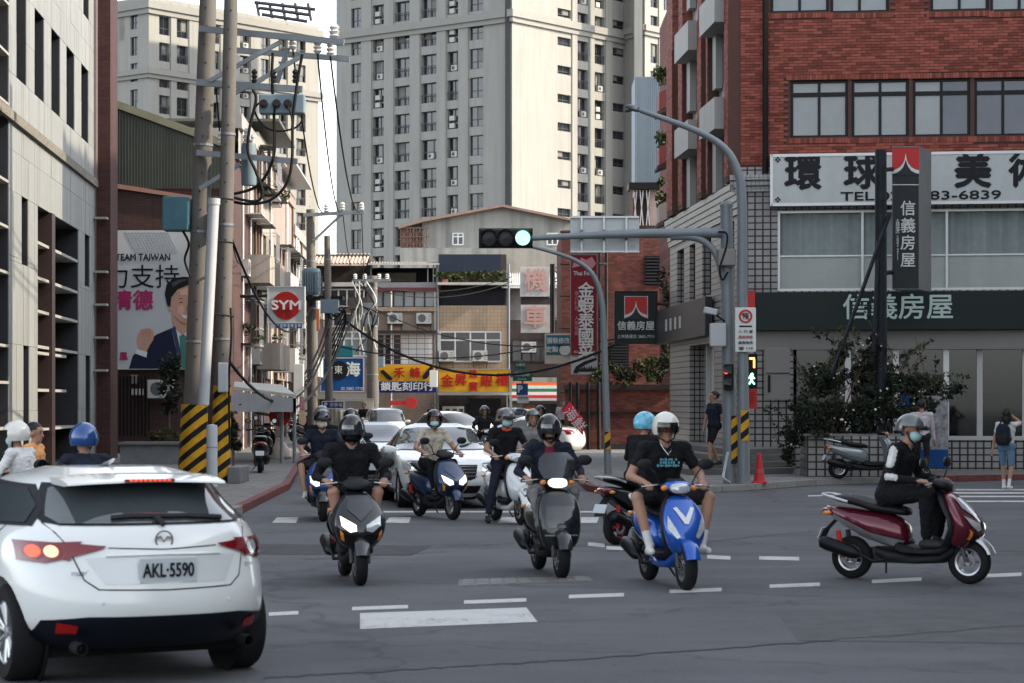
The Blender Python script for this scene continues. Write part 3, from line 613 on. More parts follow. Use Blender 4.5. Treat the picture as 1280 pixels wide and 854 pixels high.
# ================================================================ corrugated metal and brick building with the election billboard
YB = 72.0
shed = thing('metal_building', 'olive corrugated metal building over a maroon brick wall behind the billboard', 'building', (XP(200, YB), YB, 0))
M_OLIVE = mat('olive_sheet', (.10, .103, .083), .55, .1, var=.12, scale=1.5, streak=.3)
M_MAROON = gridmat('maroon_brick', (.065, .033, .029), (.04, .025, .022), .24, .08, .01, 0, .7, .1, 'XZ')
x0, x1 = XP(120, YB), XP(284, YB); zt0, zt1 = ZP(126, YB), ZP(186, YB)
cs = MB(); n = 44
for i in range(n):
    t0, t1 = i / n, (i + 1) / n; a, b = x0 + (x1 - x0) * t0, x0 + (x1 - x0) * t1; za, zb = zt0 + (zt1 - zt0) * t0, zt0 + (zt1 - zt0) * t1; zb0 = ZP(236, YB)
    cs.quad((a, YB, zb0), (a + (b - a) * .75, YB, zb0), (a + (b - a) * .75, YB, zb), (a, YB, za)); m_ = a + (b - a) * .75
    cs.quad((m_, YB, zb0), (m_ + .02, YB - .05, zb0), (m_ + .02, YB - .05, zb), (m_, YB, zb)); cs.quad((m_ + .02, YB - .05, zb0), (b - .02, YB - .05, zb0), (b - .02, YB - .05, zb), (m_ + .02, YB - .05, zb)); cs.quad((b - .02, YB - .05, zb0), (b, YB, zb0), (b, YB, zb), (b - .02, YB - .05, zb))
cs.build('corrugated_wall', M_OLIVE, shed)
MB().prism([V((x0, YB - .12, zt0)), V((x1, YB - .12, zt1)), V((x1, YB - .12, zt1 + .25)), V((x0, YB - .12, zt0 + .25))], (0, .4, 0)).build('roof_trim', mat('olive_trim', (.2, .19, .13), .6), shed)
addbox('brick_wall', M_MAROON, shed, (x0, YB + .02, 0), (x1, YB + .4, ZP(236, YB)))
MB().prism([V((x0, YB - .1, ZP(226, YB))), V((x1, YB - .1, ZP(252, YB))), V((x1, YB - .1, ZP(256, YB))), V((x0, YB - .1, ZP(232, YB)))], (0, .15, 0)).build('ledge', mat('salmon_ledge', (.3, .16, .12), .7), shed)
mass('core', M_MAROON, shed, [(x0, YB + .41, 0), (x1, YB + .41, 0), (x1 - 1, 95, 0), (x0 - 3, 95, 0)], 0, zt1)
MB().prism([V((x0, YB + .41, zt1)), V((x1, YB + .41, zt1)), V((x0, YB + .41, zt0))], (0, 20, 0)).build('roof', M_OLIVE, shed)
for i in range(9): MB().tube([P(150 + i * 4.5, 470, YB - .2), P(150 + i * 4.5, 545, YB - .2)], .03, 5).build('fence_bar', M_FRAME, shed)
MB().box(P(168, 474, YB - .1), (.22, .2, .28)).build('meter_box', M_BEIGE, shed); MB().box(P(172, 490, YB - .1), (.35, .2, .2)).build('meter_box', M_WHITE, shed)
# billboard, flat print built as thin layers
YP = 71.6
bb = thing('billboard', 'large election billboard of a man in a navy suit raising his fist', 'billboard', P(196, 462, YP))
fp('board', mat('poster_grey', (.40, .415, .42), .55, var=.04), bb, 147, 288, 262, 462, YP, .12)
M_SKIN_P = mat('poster_skin', (.42, .24, .17), .6, var=.08); M_NAVY = mat('poster_navy', (.006, .010, .03), .6, var=.1); M_HAIR_P = mat('poster_hair', (.005, .005, .005), .6)
def flat(name, m, parent, pts, Y, d=.006): return MB().prism([P(x, y, Y) for x, y in pts], (0, d, 0)).build(name, m, parent)
flat('print_suit', M_NAVY, bb, [(161, 461), (166, 445), (180, 430), (196, 418), (215, 410), (228, 406), (262, 404), (262, 461)], YP - .008)
flat('print_shirt', M_LET, bb, [(214, 411), (222, 404), (236, 404), (240, 461), (226, 461)], YP - .015)
flat('print_tie', mat('poster_tie', (.05, .16, .13), .6), bb, [(224, 420), (230, 418), (236, 424), (238, 461), (227, 461)], YP - .022)
flat('print_neck', M_SKIN_P, bb, [(214, 392), (240, 392), (240, 408), (228, 420), (216, 407)], YP - .022)
flat('print_face', M_SKIN_P, bb, [(213, 372), (214, 360), (220, 352), (240, 350), (256, 356), (258, 385), (252, 400), (240, 408), (226, 404), (217, 394)], YP - .03)
flat('print_hair', M_HAIR_P, bb, [(206, 368), (208, 356), (215, 349), (228, 346), (246, 347), (260, 356), (260, 372), (252, 360), (236, 356), (222, 362), (214, 372), (213, 384), (209, 382)], YP - .037)
for x, y, w, h in ((226, 378, 5, 1.6), (243, 378, 5, 1.6), (226, 373, 6, 1), (243, 373, 6, 1)): flat('print_eye', M_HAIR_P, bb, [(x - w / 2, y), (x, y - h / 2), (x + w / 2, y), (x, y + h / 2)], YP - .037)
flat('print_mouth', M_LET, bb, [(226, 393), (235, 395), (244, 393), (240, 398), (230, 398)], YP - .037); flat('print_nose', mat('poster_skin_dark', (.30, .15, .10), .6), bb, [(234, 380), (237, 388), (232, 389)], YP - .037)
flat('print_fist', M_SKIN_P, bb, [(173, 417), (176, 412), (186, 410), (192, 414), (192, 424), (187, 432), (183, 440), (173, 436), (171, 426)], YP - .022)
for i in range(3): flat('print_knuckle', MATS['poster_skin_dark'], bb, [(178 + i * 4.2, 412), (178.7 + i * 4.2, 412), (178.9 + i * 4.2, 421), (178.2 + i * 4.2, 421)], YP - .03)
flat('print_cuff', M_LET, bb, [(171, 436), (184, 440), (183, 447), (169, 442)], YP - .03)
flat('print_lapel', mat('poster_navy_light', (.03, .04, .085), .6), bb, [(214, 411), (219, 407), (226, 440), (224, 461), (219, 430)], YP - .029); flat('print_cheek', mat('poster_skin_light', (.52, .32, .235), .6), bb, [(222, 384), (228, 381), (231, 388), (227, 393), (222, 391)], YP - .037); flat('print_brow', MATS['poster_skin_light'], bb, [(224, 363), (238, 359), (250, 362), (248, 368), (226, 369)], YP - .037); flat('print_ear', M_SKIN_P, bb, [(209, 376), (213, 374), (215, 388), (212, 390)], YP - .036); flat('print_jaw_shade', MATS['poster_skin_dark'], bb, [(217, 394), (226, 402), (240, 406), (240, 408), (226, 404)], YP - .037); flat('print_sheen', mat('poster_hair_sheen', (.05, .048, .05), .6), bb, [(214, 354), (224, 349.5), (236, 349), (226, 353), (216, 359)], YP - .044)
M_MAG = mat('poster_magenta', (.30, .02, .09), .5)
text('TEAM TAIWAN', bb, P(179, 322, YP - .02), X, up, .30, M_INK, w=XP(213, YP) - XP(145, YP), bold=.012)
text('力支持', bb, P(178, 348, YP - .02), X, up, .80, M_INK)
text('清德', bb, P(166, 377, YP - .02), X, up, .66, M_MAG, bold=.03)
text('鳳', bb, P(154.5, 446, YP - .02), X, up, .28, M_MAG, bold=.02)
dots = MB()
for i in range(14):
    for j in range(9): dots.box(P(158 + i * 4 + j * 1.5, 291 + j * 3, YP - .006), (.05, .01, .05))
dots.build('print_dots', mat('poster_dot', (.33, .35, .36), .6), bb, kind='stuff')
# ================================================================ left street row
row_ = Fr((-9.25, 72), (-10.75, 120))
M_PLAS = mat('row_plaster', (.32, .29, .25), .8, var=.12, scale=1.5, streak=.35); M_PLAS2 = mat('row_tile', (.27, .26, .245), .6, var=.1, scale=3, streak=.3); M_PINK = mat('row_pink', (.28, .21, .185), .8, var=.12, streak=.3)
M_RUST = mat('rusty_cage', (.12, .075, .06), .7, var=.3); M_IRON = mat('iron_bar', (.022, .02, .021), .6, var=.2)
M_LEAF = mat('leaf_green', (.035, .055, .020), .8, var=.35, scale=6, island=.5, spec=.15); M_LEAFD = mat('leaf_dark', (.020, .027, .017), .8, var=.3, scale=6, island=.55, spec=.15); M_LEAFY = mat('leaf_olive', (.055, .055, .024), .8, var=.3, island=.4, spec=.15)
def ac_mesh():
    mb = MB(); mb.k = 0; mb.box((0, -.15, .3), (.8, .3, .58)); mb.k = 1; mb.lathe([(.05, 0), (.22, 0), (.22, .012), (.19, .012)], (-.1, -.301, .3), (0, -1, 0), 14)
    for i in range(5): mb.box((.29, -.303, .12 + i * .09), (.16, .01, .02))
    mb.k = 2; mb.box((0, -.15, -.02), (.86, .34, .03)); mb.box((-.35, -.02, -.2), (.03, .03, .36)); mb.box((.35, -.02, -.2), (.03, .03, .36))
    o = mb.build('air_conditioner', [M_ACW, mat('grille_grey', (.09, .09, .095), .6), M_IRON]); me = o.data; bpy.data.objects.remove(o); return me
AC = ac_mesh()
def ac(parent, fr, u, z, n=0): return inst(AC, parent, wm(parent).inverted() @ fr.mtx(u, z, n), 'air_conditioner')
rnd = random.Random(21)
segs = [(5, 12, 11.2, M_PLAS2, 'grimy tiled row house with window cages just behind the twin poles'), (12, 21, 11.4, M_PLAS, 'cream row house with balconies and cooling units left of the red oval sign'),
        (21, 33, 10.8, M_PINK, 'pinkish row house with plants on its balcony beyond the scooter shop'), (33, 48, 9.6, M_PLAS2, 'low grey row house at the far end of the left street side')]
for si, (a, b, H, m_, lab) in enumerate(segs):
    h = thing('row_house', lab, 'house', row_.at((a + b) / 2, 0)); ops = []; nb_ = max(2, round((b - a) / 2.6))
    for f in range(1, 4):
        for k in range(nb_):
            u = a + (b - a) * (k + .5) / nb_; w = rnd.uniform(.7, .95)
            z = f * 3.0 + .9
            if z + 1.4 < H: ops.append((u - w, u + w, z, z + 1.45))
    for k in range(2): ops.append((a + .3 + k * (b - a) / 2, a + (k + 1) * (b - a) / 2 - .3, .15, 2.7))
    openwall(row_, ops, 0, H, .35, a + .02, b - .02).build('wall', m_, h)
    for j, o in enumerate(ops):
        if o[2] < 1:
            row_.part('shutter', mat('shutter_grey', (.05, .048, .046), .6, var=.2, streak=.2), h, o[0], o[1], o[2], o[3], -.34, -.28); continue
        wn = MB(); uh = (o[0] + o[1]) / 2
        for x in (o[0] + .03, uh, o[1] - .03): row_.box(wn, x - .03, x + .03, o[2], o[3], -.3, -.2)
        for z in (o[2] + .03, o[3] - .4, o[3] - .03): row_.box(wn, o[0], o[1], z - .03, z + .03, -.295, -.205)
        wo = wn.build('window', M_ALU, h); row_.part('pane', M_WIN, wo, o[0], o[1], o[2], o[3], -.26, -.25)
        r_ = rnd.random()
        if r_ < .5:                                     # projecting window cage
            cg = MB(); n_ = 6; d = rnd.uniform(.4, .65)
            for i in range(n_ + 1): row_.box(cg, o[0] + (o[1] - o[0]) * i / n_ - .012, o[0] + (o[1] - o[0]) * i / n_ + .012, o[2] - .1, o[3] + .05, d - .02, d)
            for z in (o[2] - .1, o[2] + .5, o[3] + .03):
                row_.box(cg, o[0], o[1], z - .015, z + .015, d - .02, d + .01)
                for u in (o[0], o[1]): row_.box(cg, u - .015, u + .015, z - .015, z + .015, 0, d)
            row_.box(cg, o[0], o[1], o[2] - .14, o[2] - .1, 0, d); cg.build('window_cage', M_IRON if r_ < .3 else M_ALU, h)
            if rnd.random() < .5:
                fo = foliage(140, (.7, .3, .35), .07, rnd); fo.v = [row_.at(uh, o[2] + .3, d * .6) + q for q in fo.v]; fo.build('balcony_plant', M_LEAF, h, kind='stuff')
        elif r_ < .78: ac(h, row_, uh + rnd.uniform(-.4, .4), o[2] - .75, 0)
        else:                                           # balcony box
            bx = MB(); row_.box(bx, o[0] - .4, o[1] + .4, o[2] - .9, o[2] - .75, 0, .9); row_.box(bx, o[0] - .4, o[1] + .4, o[2] - .75, o[2] + .1, .8, .9); row_.box(bx, o[0] - .4, o[0] - .32, o[2] - .75, o[2] + .1, 0, .8); row_.box(bx, o[1] + .32, o[1] + .4, o[2] - .75, o[2] + .1, 0, .8); bx.build('balcony', M_WHITE if rnd.random() < .5 else M_PLAS, h)
        if rnd.random() < .5: row_.part('canopy', M_ALU if rnd.random() < .5 else M_OLIVE, h, o[0] - .2, o[1] + .2, o[3] + .1, o[3] + .14, 0, .6)
    for k in range(3): u = rnd.uniform(a, b); MB().tube([row_.at(u, .1, .06), row_.at(u, H, .06)], .05, 6).build('downpipe', M_ALU if k else M_RUST, h)
    mass('core', m_, h, [row_.at(a, 0, -.36), row_.at(b, 0, -.36), row_.at(b, 0, -9), row_.at(a, 0, -9)], 0, H)
    row_.part('parapet', m_, h, a, b, H, H + .5, -.3, .12)
    if si in (1, 2): row_.part('roof_sheet', M_OLIVE if si == 1 else mat('zinc', (.4, .4, .4), .4, .5), h, a, b, H + .9, H + 1, -4, .9)
# end wall of the row facing the camera (between the poles)
# ================================================================ CENTRE: row of shops closing the street
YC = 122.0
FC = Fr((XP(300, YC), YC), (XP(790, YC), YC)); uC = lambda x: FC.hit(x); zC = lambda y: ZP(y, YC)
M_TAN = gridmat('tan_tile', (.25, .19, .145), (.20, .15, .115), .25, .12, .012, 0, .6, .06, 'XZ'); M_TAN2 = gridmat('tan_tile_two', (.28, .21, .145), (.2, .15, .1), .2, .2, .014, 0, .6, .06, 'XZ'); M_DKREN = mat('dark_render', (.05, .042, .039), .85, var=.2, streak=.3)  # last one: dark brown render with random tone and streaks
M_ZINC = mat('ribbed_zinc', (.38, .365, .335), .5, .2, var=.08, streak=.15); M_TARP = mat('navy_tarp', (.014, .02, .034), .6, var=.15); M_CONC = mat('stained_concrete', (.25, .247, .225), .85, var=.15, scale=.8, streak=.45)
def win_part(parent, x0, y0, x1, y1, Y, n, fm=M_ALU, pm=M_WIN, tr=False):
    a, b = P(x0, y1, Y), P(x1, y0, Y); mb = MB()
    for i in range(n + 1): x = a.x + (b.x - a.x) * i / n; mb.lohi((x - .04, Y - .06, a.z), (x + .04, Y + .02, b.z))
    for z in (a.z, b.z) + ((a.z + (b.z - a.z) * .72,) if tr else ()): mb.lohi((a.x, Y - .055, z - .04), (b.x, Y + .015, z + .04))
    w = mb.build('window', fm, parent); addbox('pane', pm, w, (a.x, Y - .005, a.z), (b.x, Y + .01, b.z)); return w
def ribbed(name, m, parent, x0, y0, x1, y1, Y, dep, drop, n):
    """ribbed sheet roof: front edge at y1, back edge higher"""
    mb = MB(); a, b = XP(x0, Y), XP(x1, Y); zf, zb = ZP(y1, Y), ZP(y1, Y) + drop
    for i in range(n):
        p, q_ = a + (b - a) * i / n, a + (b - a) * (i + 1) / n; m1 = p + (q_ - p) * .6
        mb.quad((p, Y, zf), (m1, Y, zf), (m1, Y + dep, zb), (p, Y + dep, zb)); mb.quad((m1, Y, zf + .06), (q_, Y, zf + .06), (q_, Y + dep, zb + .06), (m1, Y + dep, zb + .06))
        mb.quad((m1, Y, zf), (m1, Y, zf + .06), (m1, Y + dep, zb + .06), (m1, Y + dep, zb)); mb.quad((q_, Y, zf), (q_, Y, zf + .06), (q_, Y + dep, zb + .06), (q_, Y + dep, zb))
    mb.quad((a, Y - .01, zf - .1), (b, Y - .01, zf - .1), (b, Y - .01, zf), (a, Y - .01, zf)); return mb.build(name, m, parent)
def acp(parent, x, y, Y): o = inst(AC, parent, wm(parent).inverted() @ Matrix.Translation(P(x, y, Y))); return o
# house 1 (behind the far poles)
h1 = thing('shop_house', 'cluttered house with rust roof and white window cages behind the blue sign', 'house', (XP(432, YC), YC, 0))
fp('wall', M_TAN, h1, 395, 385, 462, 548, YC, 8); fp('upper_wall', M_DKREN, h1, 395, 318, 462, 385, YC + 1, 7)
ribbed('roof_sheet', mat('rust_sheet', (.42, .33, .26), .7, var=.2, streak=.3), h1, 356, 318, 458, 330, YC - 1.2, 3, .7, 22)
fp('ledge', M_ZINC, h1, 395, 353, 462, 358, YC - .6, .8); win_part(h1, 402, 362, 455, 383, YC, 5); win_part(h1, 420, 415, 460, 445, YC, 4, M_LET, M_CURT, True); win_part(h1, 405, 392, 440, 408, YC, 3)
fp('balcony', M_DKREN, h1, 436, 372, 460, 386, YC - .8, .8); fp('teal_box', mat('teal_sheet', (.03, .2, .2), .5), h1, 422, 436, 436, 444, YC - .3, .3)
fp('ground_shutter', MATS['shutter_grey'], h1, 400, 500, 460, 546, YC - .02, .03); fp('lintel', M_BEIGE, h1, 396, 492, 462, 499, YC - .5, .5)
for i in range(6): MB().tube([P(440 + i * 3, 388, YC - .3), P(438 + i * 3.2 + rnd.uniform(-3, 3), 415, YC - .4)], .03, 5).build('conduit', M_LET if i % 2 else M_IRON, h1)
# house 2
h2 = thing('shop_house', 'tan house with maroon window band and two cooling units above the key cutter', 'house', (XP(504, YC), YC, 0))
fp('wall', M_TAN, h2, 462, 386, 546, 548, YC, 8); fp('back_wall', M_INK, h2, 462, 335, 546, 360, YC + 3, 5)
ribbed('roof_sheet', M_ZINC, h2, 460, 318, 549, 329, YC - .5, 4, .25, 26)
fp('parapet', mat('grey_parapet', (.22, .21, .21), .8, var=.15), h2, 464, 353, 546, 360, YC - .1, .3); fp('maroon_beam', mat('maroon_paint', (.10, .03, .035), .6), h2, 463, 359.5, 546, 364, YC - .2, .4)
fp('sky_panel', mat('translucent_sheet', (.33, .32, .29), .5), h2, 470, 341, 520, 352, YC + 2.9, .1)
for x in (463, 534, 541, 545): fp('post', M_STEEL, h2, x, 329, x + 1.5, 356, YC + .2, .1)
win_part(h2, 466, 364, 544, 384, YC + .1, 6, M_BROWN, M_CURT); fp('window_sill', M_TAN2, h2, 463, 384, 546, 389, YC - .25, .4)
fp('loft_wall', M_TAN, h2, 462, 362, 546, 386, YC + .12, 7)
acp(h2, 494, 405, YC); acp(h2, 530, 405, YC); fp('dark_ledge', M_IRON, h2, 466, 413, 546, 416, YC - .5, .5)
win_part(h2, 470, 418, 502, 456, YC, 3, M_ALU, M_WIN); fp('shutter_panel', M_LET, h2, 503, 418, 541, 456, YC - .06, .05)
cg = MB()
for i in range(8): cg.lohi((XP(471 + i * 10, YC), YC - .5, zC(456)), (XP(471.6 + i * 10, YC), YC - .47, zC(418)))
for y in (418, 424, 430, 437, 444, 450, 456): cg.lohi((XP(470, YC), YC - .51, zC(y)), (XP(543, YC), YC - .47, zC(y) + .035))
cg.build('window_cage', M_RUST, h2)
for x in (489, 468, 544): MB().tube([P(x, 545, YC - .15), P(x, 360, YC - .15)], .05, 6).build('downpipe', M_ALU, h2)
# house 3
h3 = thing('shop_house', 'tan tiled house with dark tarpaulin loft above the gold shop sign', 'house', (XP(590, YC), YC, 0))
fp('wall', M_TAN2, h3, 547, 382, 633, 470, YC, 8); fp('tarp_screen', M_TARP, h3, 549, 318, 626, 340, YC - .4, .1); fp('loft_wall', M_DKREN, h3, 548, 318, 633, 384, YC + .6, 7.4)
fp('planter_ledge', M_ZINC, h3, 547, 353, 634, 356, YC - .7, 1.2); win_part(h3, 552, 357, 630, 380, YC + .4, 5, M_FRAME, M_INK)
for i in range(7):
    fo = foliage(160, (.75, .4, .4), .09, rnd); c_ = P(554 + i * 11, 347 - rnd.uniform(0, 2), YC - .3); fo.v = [q + c_ for q in fo.v]; fo.build('ledge_plant', M_LEAFY if i % 3 else M_LEAF, h3)
fp('flower_pot', mat('terracotta', (.3, .1, .07), .8), h3, 553, 349, 560, 354, YC - .6, .3)
win_part(h3, 550, 415, 626, 452, YC - .05, 4, M_ALU, M_WIN, True); acp(h3, 558, 452, YC - .2); acp(h3, 600, 452, YC - .2)
for x in (547, 636): MB().tube([P(x, 545, YC - .2), P(x, 330, YC - .2)], .06, 6).build('downpipe', M_STEEL, h3)
fp('awning', M_ALU, h3, 547, 490, 640, 494, YC - 1.6, 1.7); fp('ground_wall', M_DKREN, h3, 547, 494, 633, 548, YC + .6, 7); fp('door', M_ALU, h3, 553, 508, 580, 545, YC + .5, .08)
for x in (557, 566, 574): fp('door_pane', M_WIN, h3, x, 511, x + 5, 535, YC + .46, .03)
fp('shop_counter', M_BROWN, h3, 584, 522, 625, 545, YC + .3, .3); fp('opening_shade_panel', M_INK, h3, 586, 498, 626, 522, YC + .5, .05)  # black panel painted for the shade inside the shop opening
# house 4
h4 = thing('shop_house', 'dark brown house with striped convenience shop awning behind the parking sign', 'house', (XP(680, YC), YC, 0))
fp('wall', M_DKREN, h4, 634, 400, 716, 470, YC + .5, 8); fp('upper_wall', mat('grey_render', (.26, .25, .24), .8, var=.15, streak=.3), h4, 634, 355, 716, 400, YC + 1.5, 7); fp('top_wall', mat('ivory_render', (.27, .25, .215), .8, var=.08, streak=.35), h4, 624, 310, 716, 356, YC + 4, 6)
ribbed('roof_sheet', M_LET, h4, 627, 344, 714, 358, YC, 4, .9, 30); win_part(h4, 640, 425, 700, 452, YC + .45, 5, M_BROWN, M_WIN); acp(h4, 661, 441, YC + .4)
fp('shop_wall', M_BEIGE, h4, 640, 500, 716, 550, YC + .4, .3); fp('shop_opening', M_WIN, h4, 672, 505, 706, 548, YC + .35, .1)
for i, c in enumerate(((.55, .12, .03), (.6, .6, .57), (.03, .13, .08), (.6, .6, .57), (.42, .03, .04))): fp('awning_stripe', mat('stripe_%d' % i, c, .5), h4, 640, 478 + i * 4, 716, 482 + i * 4 - .1, YC - .9 - i * .12, .5)
fp('awning_base', M_ALU, h4, 640, 498, 716, 501, YC - 1.6, 2); fp('shutter', mat('cream_shutter', (.32, .29, .24), .6, streak=.2), h4, 640, 505, 656, 548, YC + .3, .1); fp('orange_banner', mat('orange_cloth', (.5, .12, .05), .7), h4, 657, 507, 668, 540, YC + .2, .1)
for i in range(5): MB().box(P(700 + i * 4, 410, YC + .3), (.06, .06, 5.5)).build('rail', M_RUST, h4)
fr4 = MB()
for p, q_ in (((688, 335), (712, 335)), ((688, 352), (712, 352)), ((688, 335), (688, 352)), ((712, 335), (712, 352)), ((690, 336), (710, 352)), ((710, 336), (690, 352)), ((688, 398), (712, 398)), ((688, 416), (712, 416)), ((690, 398), (710, 416)), ((710, 398), (690, 416))): fr4.tube([P(*p, YC - .2), P(*q_, YC - .2)], .04, 4)
fr4.build('balcony_frame', M_IRON, h4)
# concrete gable shed behind the roofs
YG = 138.0
gs = thing('gable_shed', 'stained concrete rooftop block with shallow gable and caged balcony', 'building', (XP(610, YG), YG, 0))
MB().prism([P(x, y, YG) for x, y in ((528, 345), (528, 276), (628, 257.5), (700, 272), (716, 276), (716, 345))], (0, 10, 0)).build('wall', M_CONC, gs)
MB().prism([P(x, y, YG - .6) for x, y in ((498, 283), (528, 274), (628, 255.5), (700, 270), (716, 274), (716, 276.5), (700, 273), (628, 258.5), (528, 277.5), (498, 286))], (0, 11, 0)).build('roof', mat('roof_red_edge', (.24, .16, .13), .7, streak=.2), gs)
for x in (566, 684): win_part(gs, x, 292, x + 13, 306, YG - .02, 2, M_LET, M_WIN, True)
fp('wall_base', mat('pale_render', (.26, .26, .24), .8, streak=.4), gs, 500, 310, 716, 345, YG - .8, .8); addbox('lower_block', M_CONC, gs, (XP(500, YG), YG + .01, 0), (XP(716, YG), YG + 10, ZP(345, YG)))
cg = MB()
for i in range(9): cg.tube([P(501 + i * 4, 310, YG - .5), P(501 + i * 4, 285, YG - .5)], .035, 4)
for i in range(4): cg.tube([P(501 + i * 8, 309, YG - .5), P(509 + i * 8, 285, YG - .5)], .03, 4); cg.tube([P(509 + i * 8, 309, YG - .5), P(501 + i * 8, 285, YG - .5)], .03, 4)
for y in (285, 296, 310): cg.tube([P(500, y, YG - .5), P(536, y, YG - .5)], .05, 4)
cg.build('balcony_cage', M_RUST, gs); fp('balcony_back', mat('red_brown', (.16, .08, .06), .8), gs, 501, 286, 530, 310, YG + .5, .5)
# ================================================================ right mid-block: brick wall house, blue sheet wall, balconies
YR = 92.0
rh = thing('brick_house', 'windowless red brick house with louvred vents behind the tall red restaurant sign', 'house', (XP(775, YR), YR, 0))
M_RB = gridmat('red_brick_mid', (.125, .042, .033), (.08, .042, .036), .24, .08, .008, .5, .8, .35, 'XZ')
addbox('wall', M_RB, rh, (XP(702, YR), YR, 0), (XP(850, YR), YR + 10, ZP(288, YR)))
for x0, y0, x1, y1 in ((806, 320, 829, 356), (762, 428, 786, 460)):
    w = fp('window', M_FRAME, rh, x0, y0, x1, y1, YR - .05, .05)
    for i in range(9): y = y0 + (y1 - y0) * (i + .5) / 9; fp('louvre', M_DGREY, w, x0 + .6, y - .8, x1 - .6, y + .8, YR - .12, .06)
for i in range(6): MB().tube([P(700, 290 + i * 40, YR - .3), P(752, 290 + i * 40, YR - .3)], .04, 5).build('scaffold_bar', M_IRON, rh)
for x in (750, 758): MB().tube([P(x, 560, YR - .3), P(x, 316, YR - .3)], .07, 6).build('scaffold_bar', M_IRON, rh)
bl = thing('sheet_metal_wall', 'blue grey ribbed sheet metal building above the brick house', 'building', (XP(820, 100), 100, 0))
mb = MB(); n = 26; a, b = XP(794, 100), XP(862, 100)
for i in range(n):
    p, q_ = a + (b - a) * i / n, a + (b - a) * (i + 1) / n; z0, z1 = ZP(243, 100), ZP(96, 100); mb.lohi((p, 100, z0), (q_ - .06, 103, z1)); mb.lohi((q_ - .0601, 99.95, z0 + .01), (q_ - .001, 102.9, z1 - .01))
mb.build('ribbed_wall', mat('blue_sheet', (.18, .225, .26), .5, .15, var=.06, streak=.15), bl); addbox('lower_wall', M_DKREN, bl, (XP(795, 100), 102.2, 0), (XP(862, 100), 109, ZP(243, 100)))
fp('eave', M_FRAME, bl, 786, 228, 836, 236, 98.5, 1.6); fp('rust_screen', mat('rust_ribbed', (.28, .22, .20), .7, streak=.3), bl, 812, 236, 835, 282, 98.8, .2)
fr5 = MB()
for i in range(6): fr5.tube([P(792 + i * 4, 282, 98.7), P(796 + i * 4 - (i % 2) * 8, 238, 98.7)], .03, 4)
fr5.build('trellis', M_ALU, bl); fp('eave_post', M_RUST, bl, 788, 236, 791, 282, 98.6, .2)
by = 80.0
bc = thing('balcony_stack', 'red brick stair tower with maroon balconies and hanging plants beside the corner building', 'building', (XP(845, by), by, 0))
addbox('wall', M_RB, bc, (XP(843, by), by, 0), (XP(868, by), by + 8, ZP(-10, by)))
for y in (108, 176, 248): 
    mb = MB(); mb.prism([P(824, y + 8, by - 1.2), P(846, y - 2, by - 1.2), P(846, y + 20, by - 1.2), P(824, y + 30, by - 1.2)], (0, 1.4, 0)); mb.build('balcony', mat('maroon_balcony', (.16, .045, .04), .6, var=.15, streak=.2) if y < 200 else M_BEIGE, bc)
    MB().prism([P(822, y + 31, by - 1.3), P(846, y + 22, by - 1.3), P(846, y + 26, by - 1.3), P(822, y + 35, by - 1.3)], (0, 1.6, 0)).build('balcony_slab', M_DKREN, bc)
    fo = foliage(260, (.5, .6, .7), .1, rnd); fo.v = [q + P(834, y - 4, by - .7) for q in fo.v]; fo.build('balcony_plant', M_LEAF, bc, kind='stuff')
fp('white_pipe', M_WHITE, bc, 842, 150, 844, 240, by - 1.5, .2)
YW = 78.0
lw = thing('garden_wall', 'low red brick wall topped with overgrown creeper beside the shop corner', 'wall', (XP(770, YW), YW, 0))
addbox('wall', M_RB, lw, (XP(706, YW), YW, 0), (XP(846, YW), YW + .4, ZP(486, YW))); fp('coping', M_IRON, lw, 704, 481, 848, 487, YW - .2, .8); fp('steel_shutter', M_DGREY, lw, 765, 555, 822, 590, YW - .2, .15); fp('beam', M_FRAME, lw, 706, 515, 848, 518, YW - .1, .1)
for i in range(7):
    fo = foliage(380, (.85, .6, .42), .06, rnd); c_ = P(765 + i * 11, 474 - (i % 3) * 5 - (14 if i > 4 else 0), YW + .3); fo.v = [q + c_ for q in fo.v]; fo.build('creeper', (M_LEAF, M_LEAFD, M_LEAFY)[i % 3], lw)
for i in range(4): fo = foliage(420, (.45, .5, .8), .065, rnd); c_ = P(840 - i * 2, 440 - i * 30, YW - 1); fo.v = [q + c_ for q in fo.v]; fo.build('creeper', M_LEAFD, lw)
for x in (713, 722, 735, 748): MB().tube([V((XP(x, YW), YW - .6, 0)), P(x, 478, YW - .6)], .07, 6).build('post', M_FRAME, lw)
# unseen blocks added beside the frame to shade the crossing from the sun
ob2 = thing('shade_block_far', 'tall plain block out of view, added to shade the crossing', 'building', (42, 42, 0)); addbox('wall', M_CONC, ob2, (34, 27, 0), (50, 52, 29))
for f in range(8):
    for k in range(4): addbox('window', M_WIN, ob2, (33.97, 31 + k * 4.2, 1.5 + f * 3.4), (34.0, 34 + k * 4.2, 3.2 + f * 3.4))
ob = thing('shade_block_near', 'plain concrete block out of view, added to shade the near road', 'building', (22, 10, 0))
addbox('wall', M_CONC, ob, (13, -6, 0), (40, 32, 15.5)); 
for f in range(4):
    for k in range(9): addbox('window', M_WIN, ob, (12.97, -4 + k * 4, 1.2 + f * 3.3), (13.0, -13.4 + k * 4, 2.9 + f * 3.3))
